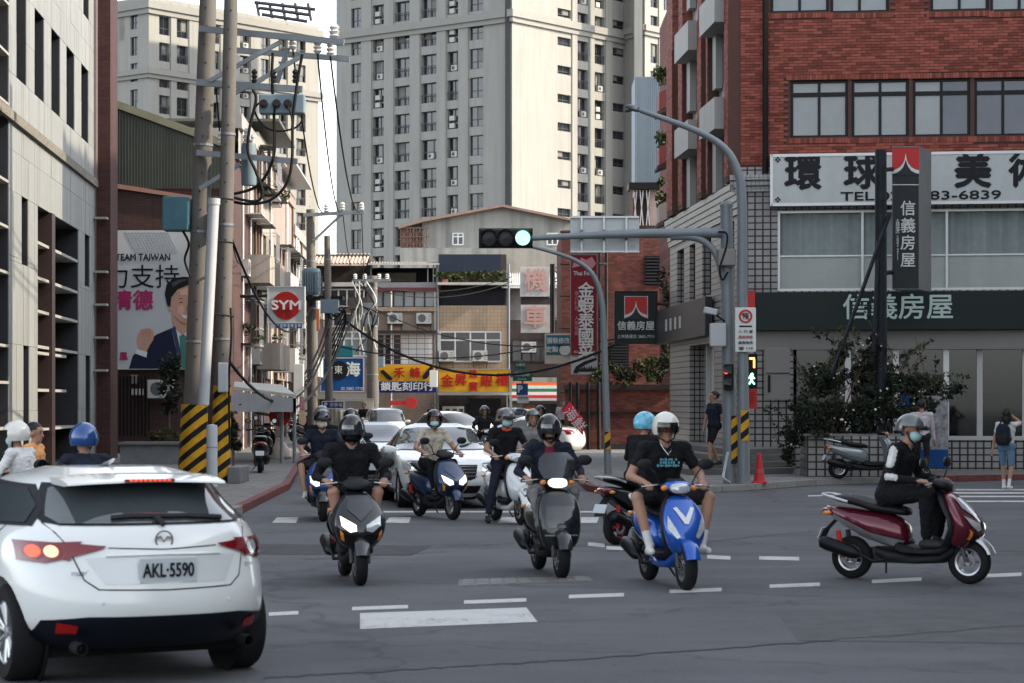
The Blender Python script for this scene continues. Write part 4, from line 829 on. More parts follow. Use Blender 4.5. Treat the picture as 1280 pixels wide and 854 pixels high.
# ================================================================ POLES, WIRES
M_POLE = mat('pole_concrete', (.135, .125, .115), .85, var=.14, scale=2, streak=.3); M_GALV = mat('galvanised', (.22, .24, .26), .45, .5, var=.1); M_CABLE = mat('black_cable', (.006, .006, .007), .7, var=.1)
M_CERA = mat('ceramic', (.55, .55, .53), .25, var=.05); M_TEAL = mat('teal_box', (.05, .13, .16), .5, var=.12, streak=.15); M_BGREY = mat('blue_grey_tank', (.16, .22, .26), .5, var=.12)
M_PVC = mat('pvc_white', (.38, .40, .42), .45, var=.06, streak=.12)
def hazard():
    m = mat('hazard_stripes', (.5, .3, .02), .6, var=0); n = m.node_tree.nodes; l = m.node_tree.links; b = n['Principled BSDF']
    tc = n.new('ShaderNodeTexCoord'); sp = n.new('ShaderNodeSeparateXYZ'); l.new(tc.outputs['Object'], sp.inputs[0])
    k = n.new('ShaderNodeMath'); k.operation = 'MULTIPLY_ADD'; k.inputs[1].default_value = -.8; l.new(sp.outputs[0], k.inputs[0]); l.new(sp.outputs[2], k.inputs[2])
    d = n.new('ShaderNodeMath'); d.operation = 'MULTIPLY'; d.inputs[1].default_value = 3.1; l.new(k.outputs[0], d.inputs[0]); f = n.new('ShaderNodeMath'); f.operation = 'FRACT'; l.new(d.outputs[0], f.inputs[0])
    g = n.new('ShaderNodeMath'); g.operation = 'GREATER_THAN'; g.inputs[1].default_value = .46; l.new(f.outputs[0], g.inputs[0])
    nz = n.new('ShaderNodeTexNoise'); nz.inputs['Scale'].default_value = 9; nz.inputs['Detail'].default_value = 5; l.new(tc.outputs['Object'], nz.inputs['Vector'])
    mr = n.new('ShaderNodeMapRange'); mr.inputs[3].default_value = .55; mr.inputs[4].default_value = 1.35; l.new(nz.outputs['Fac'], mr.inputs[0])
    mx = n.new('ShaderNodeMix'); mx.data_type = 'RGBA'; mx.inputs['A'].default_value = (.007, .007, .007, 1); mx.inputs['B'].default_value = (.50, .27, .015, 1); l.new(g.outputs[0], mx.inputs['Factor'])
    sc = n.new('ShaderNodeVectorMath'); sc.operation = 'SCALE'; l.new(mx.outputs['Result'], sc.inputs[0]); l.new(mr.outputs[0], sc.inputs['Scale']); l.new(sc.outputs[0], b.inputs['Base Color']); return m
M_HAZ = hazard()
def insul(parent, p, h=.3, r=.09, ax=(0, 0, 1)):
    MB().lathe([(.02, 0), (r * .5, 0), (r, h * .2), (r * .6, h * .3), (r, h * .5), (r * .6, h * .6), (r * .9, h * .8), (r * .4, h), (.01, h)], p, ax, 10).build('insulator', M_CERA, parent, smooth=True)
def upole(name, label, base, top, r0, r1, haz=None):
    t = thing(name, label, 'utility pole', (base[0], base[1], 0)); a = V((base[0], base[1], 0)); b = V(top)
    MB().cyl(a, b, r0, r1, 20).build('shaft', M_POLE, t, smooth=True)
    if haz: MB().cyl(a.lerp(b, haz[0] / b.z), a.lerp(b, haz[1] / b.z), r0 + haz[2], r0 + haz[2] - .03, 20).build('hazard_sleeve', M_HAZ, t, smooth=True)
    for i in range(24):                                # climbing holes and bands
        q = a.lerp(b, (2.8 + i * .4) / b.z); MB().box(q + V((.02 * (-1) ** i, -r0 * .92 + i * (r0 - r1) / 30, 0)), (.03, .03, .03)).build('step_socket', M_IRON, t)
    for z in (3.1, 5.5, 7.4): q = a.lerp(b, z / b.z); k = r0 + (r1 - r0) * z / b.z; MB().cyl(q, q + (b - a).normalized() * .05, k + .015, n=20).build('band', M_GALV, t)
    return t
YA = 49.0
pa = upole('utility_pole', 'thick leaning concrete utility pole with crossarms and black cable loops', (XP(240, YA), YA), P(262, -60, YA), .25, .175, (-.0, 1.75, .07))
def bar(parent, p, q, r=.05, name='crossarm', m=None): 
    p = V(p); q = V(q); d = q - p; rot = d.to_track_quat('X', 'Z').to_matrix(); return MB().box((p + q) / 2, (d.length, r * 1.6, r * 2), rot).build(name, m or M_GALV, parent)
Y1 = YA - .35
bar(pa, P(249, 36, Y1), P(430, 53, Y1 - .5), .065); bar(pa, P(282, 62, Y1 + .6), P(437, 74, Y1 + .4), .06); bar(pa, P(246, 103, Y1), P(378, 112, Y1 - .2), .07); bar(pa, P(246, 191, Y1), P(372, 202, Y1 - .2), .06)
for p, q in (((262, 101), (352, 52)), ((316, 105), (374, 72)), ((346, 104), (360, 60)), ((282, 122), (330, 98)), ((250, 236), (300, 205))): bar(pa, P(*p, Y1 - .1), P(*q, Y1 - .15), .045, 'brace')
for x, y, h, r in ((418, 49, .32, .13), (366, 62, .28, .10), (397, 67, .28, .10), (413, 70, .3, .10), (276, 182, .3, .08), (308, 178, .3, .07)): insul(pa, P(x, y, Y1 - .2), h, r)
sw = MB().box(P(353, 131, Y1 - .25), (.98, .35, .42)).build('switch_box', M_BGREY, pa, bevel=.03)
for x in (330, 346, 360): MB().lathe([(.02, 0), (.09, 0), (.09, .1), (.06, .1), (.06, .16), (.02, .16)], P(x, 130, Y1 - .43), (0, -1, 0), 10).build('bushing', M_IRON, sw)
for x in (318, 342, 369):
    MB().lathe([(.02, 0), (.05, 0), (.07, .06), (.04, .09), (.07, .15), (.04, .18), (.07, .24), (.03, .3)], P(x, 104, Y1 - .15), (0, 0, 1), 10).build('fuse', M_IRON, pa)
loops = [[(341, 66), (340, 100), (343, 160), (341, 200), (322, 232), (290, 243), (268, 246)], [(378, 68), (372, 100), (366, 150), (365, 200), (358, 230), (338, 250), (308, 255), (270, 247)], [(316, 112), (320, 125), (312, 160), (310, 190), (320, 215), (328, 240), (318, 252), (280, 244)],
         [(325, 128), (318, 138), (330, 158), (350, 164), (372, 158), (378, 142), (364, 126)], [(343, 130), (343, 160), (341, 200)], [(358, 130), (365, 150), (365, 200)]]
def smooth_path(pts, k=6):
    out = []; n = len(pts)
    for i in range(n - 1):
        p0, p1, p2, p3 = pts[max(i - 1, 0)], pts[i], pts[i + 1], pts[min(i + 2, n - 1)]
        for j in range(k):
            t = j / k; out.append(.5 * ((2 * p1) + (p2 - p0) * t + (2 * p0 - 5 * p1 + 4 * p2 - p3) * t * t + (3 * p1 - p0 - 3 * p2 + p3) * t ** 3))
    return out + [pts[-1]]
for i, lp in enumerate(loops): MB().tube(smooth_path([P(x, y, Y1 - .35 - .1 * (i % 3)) for x, y in lp]), .033 if i < 3 else .022, 7).build('cable_loop', M_CABLE, pa, smooth=True)
MB().box(P(221, 268, YA - .2), (.56, .5, .74)).build('control_box', M_TEAL, pa, bevel=.03); MB().box(P(279, 272, YA - .3), (.22, .4, .54)).build('control_box', M_TEAL, pa, bevel=.02)
tk_ = MB().lathe([(.02, 0), (.16, 0), (.17, .05), (.17, .85), (.15, .92), (.02, .92)], P(311, 232, YA - .1), (0, 0, 1), 14).build('transformer', M_BGREY, pa, smooth=True)
for x in (306, 316): MB().lathe([(.02, 0), (.05, 0), (.03, .1), (.05, .15), (.02, .2)], P(x, 180, YA - .1), (0, 0, 1), 8).build('bushing', M_CERA, tk_)
MB().tube(smooth_path([P(228, 288, YA - .3), P(236, 305, YA - .35), P(231, 325, YA - .35), P(238, 345, YA - .3)]), .03, 6).build('cable_loop', M_CABLE, pa)
YB2 = 47.0
pb = upole('utility_pole', 'slimmer concrete utility pole standing close behind the white slanting pipe', (XP(275, YB2), YB2), P(290, -60, YB2), .165, .14, (0.0, 2.15, .05))
MB().box(P(279, 472, YB2 - .25), (.2, .2, .62)).build('meter_box', M_PVC, pb, bevel=.02)
for y in (246, 300, 392): MB().tube([P(268, y, YB2 - .25), P(292, y + 4, YB2 - .25)], .02, 5).build('strap', M_IRON, pb)
MB().tube(smooth_path([P(288, 385, YB2 - .2), P(289, 420, YB2 - .25), P(286, 480, YB2 - .2), P(287, 560, YB2 - .2)]), .025, 5).build('cable', M_CABLE, pb)
sp_ = thing('conduit_pipe', 'long white plastic conduit pipe leaning against the twin poles', 'pipe', P(254, 506, 46.2))
MB().cyl(P(254.5, 506, 46.2), P(267.5, 250, 46.3), .115, .115, 18).build('pipe', M_PVC, sp_, smooth=True); MB().cyl(P(267.2, 256, 46.3), P(267.6, 248, 46.3), .13, .13, 18).build('collar', M_PVC, sp_)
for y, x in ((300, 265), (420, 259)): MB().cyl(P(x, y, 46.3), P(x + .15, y - 2, 46.3), .125, .125, 16).build('clamp', M_GALV, sp_)
bo_ = thing('bollard', 'short white capped bollard post at the kerb before the striped poles', 'bollard', (XP(265, 44.5), 44.5, .13))
MB().lathe([(.11, 0), (.11, 1.18), (.10, 1.22), (.02, 1.235)], V((XP(265, 44.5), 44.5, .13)), (.0, 0, 1), 16).build('post', M_PVC, bo_, smooth=True); MB().lathe([(.116, 0), (.116, .02)], V((XP(265, 44.5), 44.5, .9)), (0, 0, 1), 16).build('band', M_GALV, bo_)
YD = 90.0
pc = upole('utility_pole', 'concrete pole carrying a blue transformer beside the red oval sign', (XP(391, YD), YD), P(388, 262, YD), .22, .17)
bar(pc, P(379, 269, YD - .3), P(455, 265, YD - .3), .07); bar(pc, P(392, 301, YD - .25), P(427, 268, YD - .25), .05, 'brace')
for x, y in ((408, 266), (428, 264), (452, 264)): insul(pc, P(x, y, YD - .3), .35, .12)
tr_ = MB().lathe([(.05, 0), (.36, 0), (.38, .08), (.38, .95), (.34, 1.05), (.05, 1.1)], P(389, 369, YD - .55), (0, 0, 1), 14).build('transformer', M_BGREY, pc, smooth=True)
for i in range(8): MB().box(P(379 + i * 3, 352, YD - .95), (.04, .2, .8)).build('cooling_fin', M_BGREY, tr_)
MB().box(P(395, 373, YD - .5), (2.2, 1.1, .14)).build('platform', M_CABLE, pc)
pd = upole('utility_pole', 'thin brown pole next to the transformer pole by the blue sign', (XP(412, YD - 1), YD - 1), P(409, 295, YD - 1), .165, .13)
MB().box(P(412, 383, YD - 1.3), (.7, .4, .55)).build('switch_box', M_BGREY, pd)
for i in range(5): MB().tube(smooth_path([P(400 + i * 4, 372 + i * 6, YD - 1.4), P(416 + i * 3, 400 - i * 4, YD - 1.4), P(432, 384 + i * 5, YD - 1.3), P(415, 420 + i * 8, YD - 1.3)]), .03, 5).build('cable_loop', M_CABLE, pd)
pe = upole('utility_pole', 'stubby grey pole with switchgear in front of the shop houses', (XP(466, 112), 112), P(465, 345, 112), .3, .26)
bar(pe, P(440, 352, 111.6), P(488, 350, 111.6), .08)
for x in (444, 456, 474, 484): insul(pe, P(x, 350, 111.6), .3, .12)
for y0, x0, x1 in ((385, 448, 470), (400, 452, 474)): MB().box(P((x0 + x1) / 2, y0, 111.5), (.8, .4, .5)).build('switch_box', M_GALV, pe)
rw = random.Random(4)
for i in range(7): MB().tube(smooth_path([P(440 + i * 3, 352, 111.4), P(444 + rw.uniform(0, 30), 375 + rw.uniform(0, 10), 111.2), P(436 + rw.uniform(0, 40), 395, 111.2), P(440 + i * 5, 420 + rw.uniform(0, 25), 111.4)]), .03, 5).build('jumper_wire', M_LET if i % 3 == 0 else M_CABLE, pe)
def wire(label, a, b, d, r=.02, n=16):
    o = MB().tube(sag(a, b, d, n), r, 5).build('overhead_cable', M_CABLE, smooth=True); tag(o, label, 'cable', 'overhead cables')
wl = 'thin black overhead cable strung between the poles'
wls = ['high cable dropping from the twin pole crossarm to the transformer pole'] * 3 + ['high cable from the transformer pole to the stubby grey pole'] * 2 + ['thick black cable sagging across the street before the shop houses', 'cable crossing from the stubby pole to the brick wall creeper', 'low cable from the brown pole to the crimson sign', 'pale wire along the tan house loft', 'second wire along the tan house loft', 'thick cable rising from the canopy to the brown pole', 'cable from the slimmer twin pole to the brown pole', 'cable from the slimmer twin pole to the blue transformer', 'cable from the leaning pole to the tiled row house', 'short cable from the canopy corner to the brown pole', 'short cable from the pavement canopy up to the brown pole']
for wl, (a, b, d, r) in zip(wls, ((P(413, 70, Y1), P(452, 262, YD - .3), 1.2, .022), (P(397, 67, Y1), P(428, 262, YD - .3), 1.2, .022), (P(366, 62, Y1), P(408, 264, YD - .3), 1.2, .022), (P(452, 262, YD - .3), P(456, 350, 111.6), .6, .02), (P(428, 262, YD), P(444, 350, 111.6), .6, .02),
                   (P(430, 400, YD - 1), P(840, 388, 76), 2.2, .05), (P(466, 385, 112), P(835, 410, 78), 1.2, .03), (P(412, 430, YD - 1), P(735, 415, 92), .8, .03), (P(466, 362, 112), P(640, 352, 118), .6, .022), (P(466, 358, 112), P(640, 346, 118), .5, .022),
                   (P(300, 505, 60), P(440, 395, YD - 1), 1.6, .045), (P(285, 450, YB2), P(405, 440, YD - 1), 1.4, .04), (P(290, 300, YB2), P(390, 380, YD), 1.5, .03), (P(270, 110, YA), P(300, 330, 76), 1.0, .02), (P(360, 478, 78), P(412, 395, YD - 1), .7, .04), (P(345, 500, 74), P(412, 410, YD - 1), .8, .04))): wire(wl, a, b, d, r)
# black pole with stays behind the planter
YK = 50.5
pk = thing('black_pole', 'weathered black steel pole with diagonal stays rising from the dark bush', 'pole', (XP(1101, YK), YK, .1))
M_BLK = mat('worn_black_steel', (.012, .015, .021), .55, .2, var=.5, scale=5)
MB().cyl((XP(1101, YK), YK, .1), P(1101, 188, YK), .14, .13, 14).build('shaft', M_BLK, pk, smooth=True)
for p, q in (((1112, 268), (1040, 468)), ((1098, 300), (1092, 440))): MB().cyl(P(*p, YK - .15), P(*q, YK - .4), .045, .045, 8).build('stay', M_BLK, pk)
for y in (213, 342): MB().cyl(P(1101, y, YK), P(1120, y - 2, Yv + .3), .05, .05, 8).build('bracket', M_BLK, pk)
# ================================================================ SIGNS in the street
def board(name, label, x0, y0, x1, y1, Y, m, d=.25, cat='sign', rim=None):
    t = thing(name, label, cat, P((x0 + x1) / 2, y1, Y)); fp('board', m, t, x0, y0, x1, y1, Y, d, bevel=.01)
    if rim:
        w = (x1 - x0) * .012 + .5
        for a in ((x0, y0, x1, y0 + w), (x0, y1 - w, x1, y1), (x0, y0, x0 + w, y1), (x1 - w, y0, x1, y1)): fp('rim', rim, t, *a, Y - .03 - (.004 if a[3] - a[1] > w + .1 else 0), .06)
    return t
def tx(t, s, x, y, Y, size_px, m, w_px=None, bold=0., ls=1.): text(s, t, P(x, y, Y - .035), X, up, size_px * Y / F, m, w=w_px * Y / F if w_px else None, bold=bold, ls=ls)
M_SBLUE = mat('sign_blue', (.006, .06, .21), .4, var=.15, scale=1.2); M_YEL = mat('sign_yellow', (.50, .25, .008), .45, var=.08, streak=.1); M_LBLUE = mat('sign_deep_blue', (.008, .015, .13), .45); M_DRED = mat('lettering_red', (.28, .008, .006), .5); M_SGRN = mat('sign_green', (.01, .10, .075), .45); M_STEAL = mat('sign_teal', (.012, .13, .16), .45, var=.05); M_CRIM = mat('sign_crimson', (.17, .005, .014), .45, var=.06, streak=.1)
s = board('shop_sign', 'blue signboard with white characters and dark round emblem', 400, 447, 455, 490, 116, M_SBLUE, rim=M_ALU); tx(s, '海', 441, 463, 116, 19, M_LET, bold=.03)
MB().lathe([(.02, 0), (.5, 0), (.5, .02), (.02, .02)], P(423, 463, 115.96), (0, -1, 0), 20).build('emblem', M_INK, s); tx(s, '東', 423, 463, 115.93, 11, M_LET); tx(s, '02 2882 1710', 440, 486, 116, 5, M_LET)
s = board('shop_sign', 'yellow key cutter sign with red characters over a blue strip', 473, 456, 543, 477, 118, M_YEL, .3); tx(s, '禾', 499, 467, 118, 14, M_DRED, bold=.03); tx(s, '峰', 519, 467, 118, 14, M_DRED, bold=.03)
fp('blue_strip', M_LBLUE, s, 473, 477.2, 545, 491, 117.95, .3); tx(s, '鎖匙刻印行', 509, 484, 117.95, 11.5, M_LET, 66, bold=.02)
flat('print_key', M_INK, s, [(475, 464), (479, 462), (491, 473), (489, 476), (484, 474)], 117.96, .03); flat('print_seal', M_INK, s, [(528, 470), (538, 458), (542, 460), (534, 473), (529, 474)], 117.96, .03)
s = board('light_box', 'small blank white light box between the two yellow signs', 537, 463, 546.5, 484, 117.2, M_LET, .5, 'light box')
s = board('shop_sign', 'yellow gold shop sign with five red brush characters', 546.8, 461, 638, 491, 119.5, M_YEL, .35, rim=M_BEIGE)
for ch, x, y, z in (('金', 559, 477, 16), ('昇', 576, 476, 16), ('珠', 591.5, 469, 12), ('寶', 591.5, 484, 12), ('銀', 608, 477, 16), ('樓', 628, 476, 17)): tx(s, ch, x, y, 119.46, z, M_DRED, bold=.03)
s = board('clinic_sign', 'narrow green hanging sign with white vertical characters', 459, 475, 473.5, 504, 113, M_SGRN, rim=M_LET); tx(s, '陳\n眼\n科', 466, 491, 112.95, 7.5, M_LET, bold=.02, ls=.95)
s = thing('key_sign', 'red key shaped shop sign hanging below the blue strip', 'sign', P(505, 510, 116)); flat('blade', M_SRED, s, [(487, 501), (508, 501), (508, 506), (487, 507)], 116, .12); flat('bow', M_SRED, s, [(507, 500), (511, 497), (517, 497), (521, 501), (521, 507), (517, 511), (511, 510), (507, 507)], 115.98, .14)
s = thing('switch_cabinet', 'grey green switch cabinet mounted by the green clinic sign', 'cabinet', P(468, 459, 114)); fp('box', M_BGREY, s, 466, 446, 480, 459, 114, .5, .02); fp('box', M_TEAL, s, 457, 448, 464, 458, 114, .5, .02)
s = board('parking_sign', 'narrow blue parking arrow sign beside the brown pole', 402, 501.5, 430, 511, 86, M_LBLUE, .06, rim=M_LET); tx(s, 'P', 407, 506.5, 86, 8, M_LET, bold=.03); tx(s, '停車場', 420, 506.5, 86, 5.5, M_LET)
s = board('vertical_sign', 'weathered white sign with faded pink motorcycle shop characters', 650, 334, 687, 371, 112, mat('faded_white', (.48, .45, .43), .6, var=.08, streak=.25), .3); fp('lower_board', MATS['faded_white'], s, 651, 381, 687.5, 416, 112, .3); fp('grey_gap', M_DKREN, s, 651, 371.2, 687, 380.8, 112.1, .2)
M_FADE = mat('faded_red', (.50, .30, .265), .6, var=.1); tx(s, '機', 670, 352, 112, 30, M_FADE, bold=.02); tx(s, '車', 669, 398, 112, 30, M_FADE, bold=.02)
for x in (689, 692): MB().cyl(P(x, 330, 112.2), P(x, 416, 112.2), .07, .07, 6).build('post', M_FRAME, s)
s = board('restaurant_sign', 'tall crimson vertical restaurant sign with white characters', 713, 318, 747, 445, 84, M_CRIM, .3, rim=M_BEIGE)
tx(s, '金\n蝦\n泰\n國\n菜', 732.5, 402, 84, 20.5, M_LET, bold=.02, ls=.92); tx(s, 'Thai Food', 730, 342, 84, 7, M_LET, 26, bold=.02); tx(s, '泰\n式\n料\n理\n·\n人\n氣\n餐\n廳', 721, 392, 84, 6.2, mat('lettering_pink', (.45, .2, .2), .5), ls=1.0); tx(s, '02-2881-7941', 731, 440, 84, 4, M_LET, 26)
flat('print_flower', mat('print_pink', (.45, .2, .22), .5), s, [(715, 335), (718, 326), (724, 330), (726, 322), (733, 325), (740, 321), (745, 330), (740, 336), (728, 332)], 83.955, .01)
fp('food_photo', mat('print_grey', (.36, .38, .39), .5), s, 714, 446, 747, 468, 84, .3); flat('print_arc', M_INK, s, [(716, 466), (720, 458), (730, 452), (746, 447), (746, 450), (732, 456), (724, 461), (722, 467)], 83.985, .01)
for i in range(8): flat('print_food', M_IRON, s, [(722 + i * 3, 465), (724 + i * 3, 458 - i % 3), (727 + i * 3, 464)], 83.98, .01)
for y in (330, 400, 455): MB().cyl(P(747, y, 84.1), P(757, y, 90), .05, .05, 6).build('bracket', M_IRON, s)
s = board('tailor_sign', 'white and teal tailoring sign hanging beside the crimson sign', 681, 417, 715.5, 455, 88, mat('aged_cream', (.48, .43, .35), .6, var=.1, streak=.25), .2); fp('teal_panel', M_STEAL, s, 683, 419, 714.5, 443.5, 87.97, .03); tx(s, '服裝修改', 698, 426.5, 87.95, 8, M_LET, 28, bold=.02); tx(s, '定製', 690, 437.5, 87.95, 8, M_LET, bold=.02)
MB().lathe([(.01, 0), (.22, 0), (.22, .01), (.01, .01)], P(706, 437.5, 87.94), (0, -1, 0), 16).build('oval', M_LET, s)
s = board('agency_sign', 'square dark green agency sign with red peak emblem over the side street', 768, 364, 822, 430, 70, M_GREEN, .3, rim=M_FRAME); fp('emblem_frame', M_LET, s, 780.3, 370.3, 810, 398.3, 69.99, .02); peak(s, P(795, 397, 69.98), X, up, N_, 28 * 70 / F, 26 * 70 / F)
tx(s, '信義房屋', 795, 408, 69.98, 12, M_LET, 46, bold=.015); tx(s, '士林捷運店 2882-7711', 795, 421, 69.98, 5, M_LET, 46); MB().cyl(P(822, 380, 70.1), P(836, 380, 70.1), .05, .05, 6).build('bracket', M_IRON, s)
s = thing('street_sign', 'pole with green street name plates and blue parking plate', 'sign', (XP(653, 98), 98, .13)); MB().cyl((XP(653, 98), 98, .13), P(653, 450, 98), .045, .045, 8).build('post', M_GALV, s)
fp('name_plate', M_SGRN, s, 644, 452, 657, 461.5, 97.9, .04); tx(s, '大東路', 650.5, 456.5, 97.88, 4, M_LET); fp('name_plate', M_SGRN, s, 641, 463.5, 665, 476.5, 97.9, .04); tx(s, '福德路', 653, 468, 97.88, 6.5, M_LET); tx(s, 'Fude Rd.', 653, 474, 97.88, 3, M_LET); fp('parking_plate', M_SBLUE, s, 645.5, 479.5, 660, 494, 97.9, .04); tx(s, 'P', 650, 487, 97.88, 12, M_LET, bold=.04); fp('notice_plate', M_LET, s, 646, 494.5, 661, 504, 97.9, .04); tx(s, '收費停車', 653.5, 497.5, 97.88, 3.2, M_INK)
s = board('light_box', 'tall narrow white light box on the left row beyond the canopy', 367, 455, 379, 496, 78, M_LET, .3, 'light box')
s = board('shop_sign', 'small orange square sign on the left row under the blue transformer', 384, 386, 399, 412, 100, mat('sign_orange', (.30, .10, .04), .5, var=.1, streak=.2), .2)
s = board('shop_sign', 'small teal and white sign between the brown pole and stubby pole', 421, 432, 441, 446, 110, M_STEAL, .15)
# oval scooter-brand sign and shop canopy
s = board('scooter_shop_sign', 'square white sign with red disc above the scooter shop canopy', 334, 358, 381, 404, 74, M_SIGNW, .3, rim=M_ALU); MB().lathe([(.01, 0), (.46, 0), (.46, .02), (.01, .02)], P(357.5, 382, 73.98), (0, -1, 0), 32).build('disc', M_DRED, s)
tx(s, 'SYM', 358, 382, 73.95, 16, M_LET, 36, bold=.035); fp('blue_strip', M_LET, s, 338, 404.4, 381, 410.5, 74, .25)
for i, ch in enumerate('三陽機車'): fp('blue_tile', M_SBLUE, s, 344 + i * 9, 405, 350.5 + i * 9, 410, 73.98, .02); tx(s, ch, 347 + i * 9, 407.4, 73.97, 4, M_LET)
MB().cyl(P(334, 370, 74.1), P(300, 370, 74.1), .05, .05, 6).build('bracket', M_IRON, s)
cn = thing('shop_canopy', 'grey sheet metal canopy projecting over the left pavement', 'canopy', (XP(330, 66), 66, 0))
MB().prism([P(292, 487, 60), P(370, 497, 60), P(352, 484, 73), P(293, 480, 73)], (0, 0, .08)).build('roof_sheet', M_ZINC, cn); MB().prism([P(290, 489, 60), P(370, 498, 60), P(370, 515, 60), P(290, 515, 60)], (0, .08, 0)).build('fascia', mat('canopy_grey', (.30, .31, .32), .6, var=.08, streak=.2), cn); MB().prism([P(370, 498, 60), P(370, 515, 60), P(368, 510, 73), P(368, 494, 73)], (-.08, 0, 0)).build('fascia', MATS['canopy_grey'], cn)
for x, Y in ((368, 61), (352, 61)): MB().cyl((XP(x, Y), Y, .13), P(x, 514, Y), .05, .05, 8).build('post', M_GALV, cn)
s = thing('banner', 'pink and cream feather banner hanging at the canopy corner', 'banner', P(378, 530, 64)); flat('cloth', mat('banner_cream', (.55, .38, .26), .7, var=.2), s, [(377, 497), (379, 497), (383, 527), (380, 532), (374, 530), (373, 522)], 64, .03); flat('tip', mat('banner_pink', (.5, .18, .2), .7), s, [(376.5, 496), (379, 496), (381, 512), (375, 512)], 63.97, .02)
s = thing('round_sign', 'small red round sign hanging under the canopy', 'sign', P(350, 530, 62)); MB().lathe([(.01, 0), (.3, 0), (.3, .04), (.01, .04)], P(350, 520, 62), (0, -1, 0), 18).build('disc', M_SRED, s); tx(s, '修', 350, 520, 61.95, 9, M_LET)
s = thing('flag_banner', 'bright red diagonal banner flag with white script by the dark posts', 'banner', P(722, 540, 60)); flat('cloth', mat('banner_red', (.62, .02, .05), .6, var=.08), s, [(702, 514), (712, 502), (729, 523), (729, 545)], 60, .04); text('海鮮', s, P(718, 525, 59.95), V((.6, 0, -.8)), V((.8, 0, .6)), .36, M_LET); MB().cyl(P(702, 514, 60.05), P(712, 501, 60.05), .03, .03, 6).build('rod', M_IRON, s)
# ================================================================ traffic signal, lamp post, pedestrian signal
YT = G(912, 612).y
tp = thing('traffic_signal', 'grey steel signal pole with long mast arm and horizontal three lamp head', 'traffic light', (XP(912, YT), YT, .12))
MB().cyl((XP(913, YT), YT, .12), P(908, 258, YT), .15, .13, 18).build('pole', M_STEEL, tp, smooth=True); MB().lathe([(.14, 0), (.14, .04), (.1, .1), (.01, .12)], P(908, 258, YT), (0, 0, 1), 16).build('cap', M_STEEL, tp)
MB().tube([P(908, 291, YT), P(800, 292, YT - .1), P(720, 295, YT - .15), P(662, 298, YT - .2)], [.11, .095, .07, .055], 12).build('mast_arm', M_STEEL, tp, smooth=True)
MB().tube(smooth_path([P(838, 296, YT - .05), P(866, 297, YT - .05), P(884, 305, YT - .05), P(898, 325, YT - .05), P(908, 372, YT)]), .075, 10).build('brace_arm', M_STEEL, tp, smooth=True)
hd = fp('signal_head', mat('signal_black', (.004, .005, .0055), .5), tp, 600, 286.5, 664.5, 309.5, YT - .38, .3, .04); fp('backing_lip', MATS['signal_black'], hd, 598.5, 285.5, 666, 310.5, YT - .12, .03)
for i, x in enumerate((611, 632, 653.5)):
    c = P(x, 297.5, YT - .385); MB().lathe([(.168, 0), (.175, .0), (.175, .16), (.165, .16)], c, (0, -1, 0), 24, closed=True).build('visor', MATS['signal_black'], hd, smooth=True)
    MB().lathe([(.01, 0), (.15, 0), (.15, .012), (.01, .03)], c, (0, -1, 0), 24).build('lamp', mat('lamp_off', (.03, .03, .033), .3) if i < 2 else mat('lamp_green', (.2, .7, .55), .4, emit=(.25, .85, .66), es=.9), hd)
    if i == 2:
        dt = MB()
        for a in range(60): r_ = .14 * math.sqrt(a / 60); th = a * 2.4; dt.box(c + V((r_ * math.cos(th), -.032, r_ * math.sin(th))), (.012, .006, .012))
        dt.build('led_dot', M_SGRN, hd)
MB().cyl(P(664, 298, YT - .2), P(600, 298, YT - .2), .05, .05, 8).build('head_bracket', M_STEEL, hd)
rs = thing('road_sign_back', 'pale rectangular road sign seen from behind, bolted to the mast arm', 'sign', P(755, 316, YT - .3)); fp('panel', mat('sign_back', (.46, .49, .49), .5, 0, var=.04, streak=.06), rs, 713, 270, 799, 316, YT + .12, .02)
for x in (727, 755, 783): fp('batten', M_ALU, rs, x - 1.2, 270, x + 1.2, 316, YT + .06, .06); fp('clamp', M_STEEL, rs, x - 1.8, 287, x + 1.8, 300, YT + .0, .06)
for y in (271.5, 314.5): fp('edge', M_ALU, rs, 713, y - 1, 799, y + 1, YT + .08, .05)
fp('sticker', M_PVC, rs, 788, 306, 794, 311, YT + .115, .01)
# things on the signal pole
fp('junction_box', M_BEIGE, tp, 898, 311, 920, 332, YT - .3, .25, .02); fp('cable_box', M_PVC, tp, 888, 404, 908, 433, YT - .3, .25, .02); MB().tube(smooth_path([P(898, 290, YT - .2), P(908, 292, YT - .3), P(908, 308, YT - .3), P(900, 335, YT - .32), P(903, 350, YT - .32), P(910, 340, YT - .3)]), .022, 6).build('cable_loop', M_CABLE, tp)
sc_ = MB().box(P(888, 389, YT - .3), (.27, .2, .13), Matrix.Rotation(R(12), 3, 'Y')).build('camera_housing', M_PVC, tp, bevel=.02); MB().cyl(P(894, 393, YT - .25), P(906, 402, YT - .15), .02, .02, 6).build('camera_arm', M_CABLE, sc_)
ps = fp('side_signal', MATS['signal_black'], tp, 905, 455, 917, 488, YT - .45, .25, .02)
for y in (463, 478): MB().prism([P(903, y - 4, YT - .6), P(914, y - 5, YT - .45), P(914, y + 4, YT - .45), P(905, y + 3, YT - .6)], (0, -.12, 0)).build('visor', M_DGREY, ps)
MB().lathe([(.01, 0), (.06, 0), (.06, .02), (.01, .02)], P(908, 464, YT - .47), (-.7, -.7, 0), 12).build('lamp', mat('lamp_red', (.5, .03, .03), .4, emit=(.9, .08, .05), es=.8), ps)
fp('hazard_wrap', M_HAZ, tp, 914, 520, 922, 580, YT - .17, .02); fp('base_plate', M_STEEL, tp, 903, 608, 922, 611, YT - .3, .5)
YL = G(929, 612).y - .3
lp = thing('street_lamp', 'tall grey lamp post with long curved arm beside the signal pole', 'street lamp', (XP(930, YL), YL, .12))
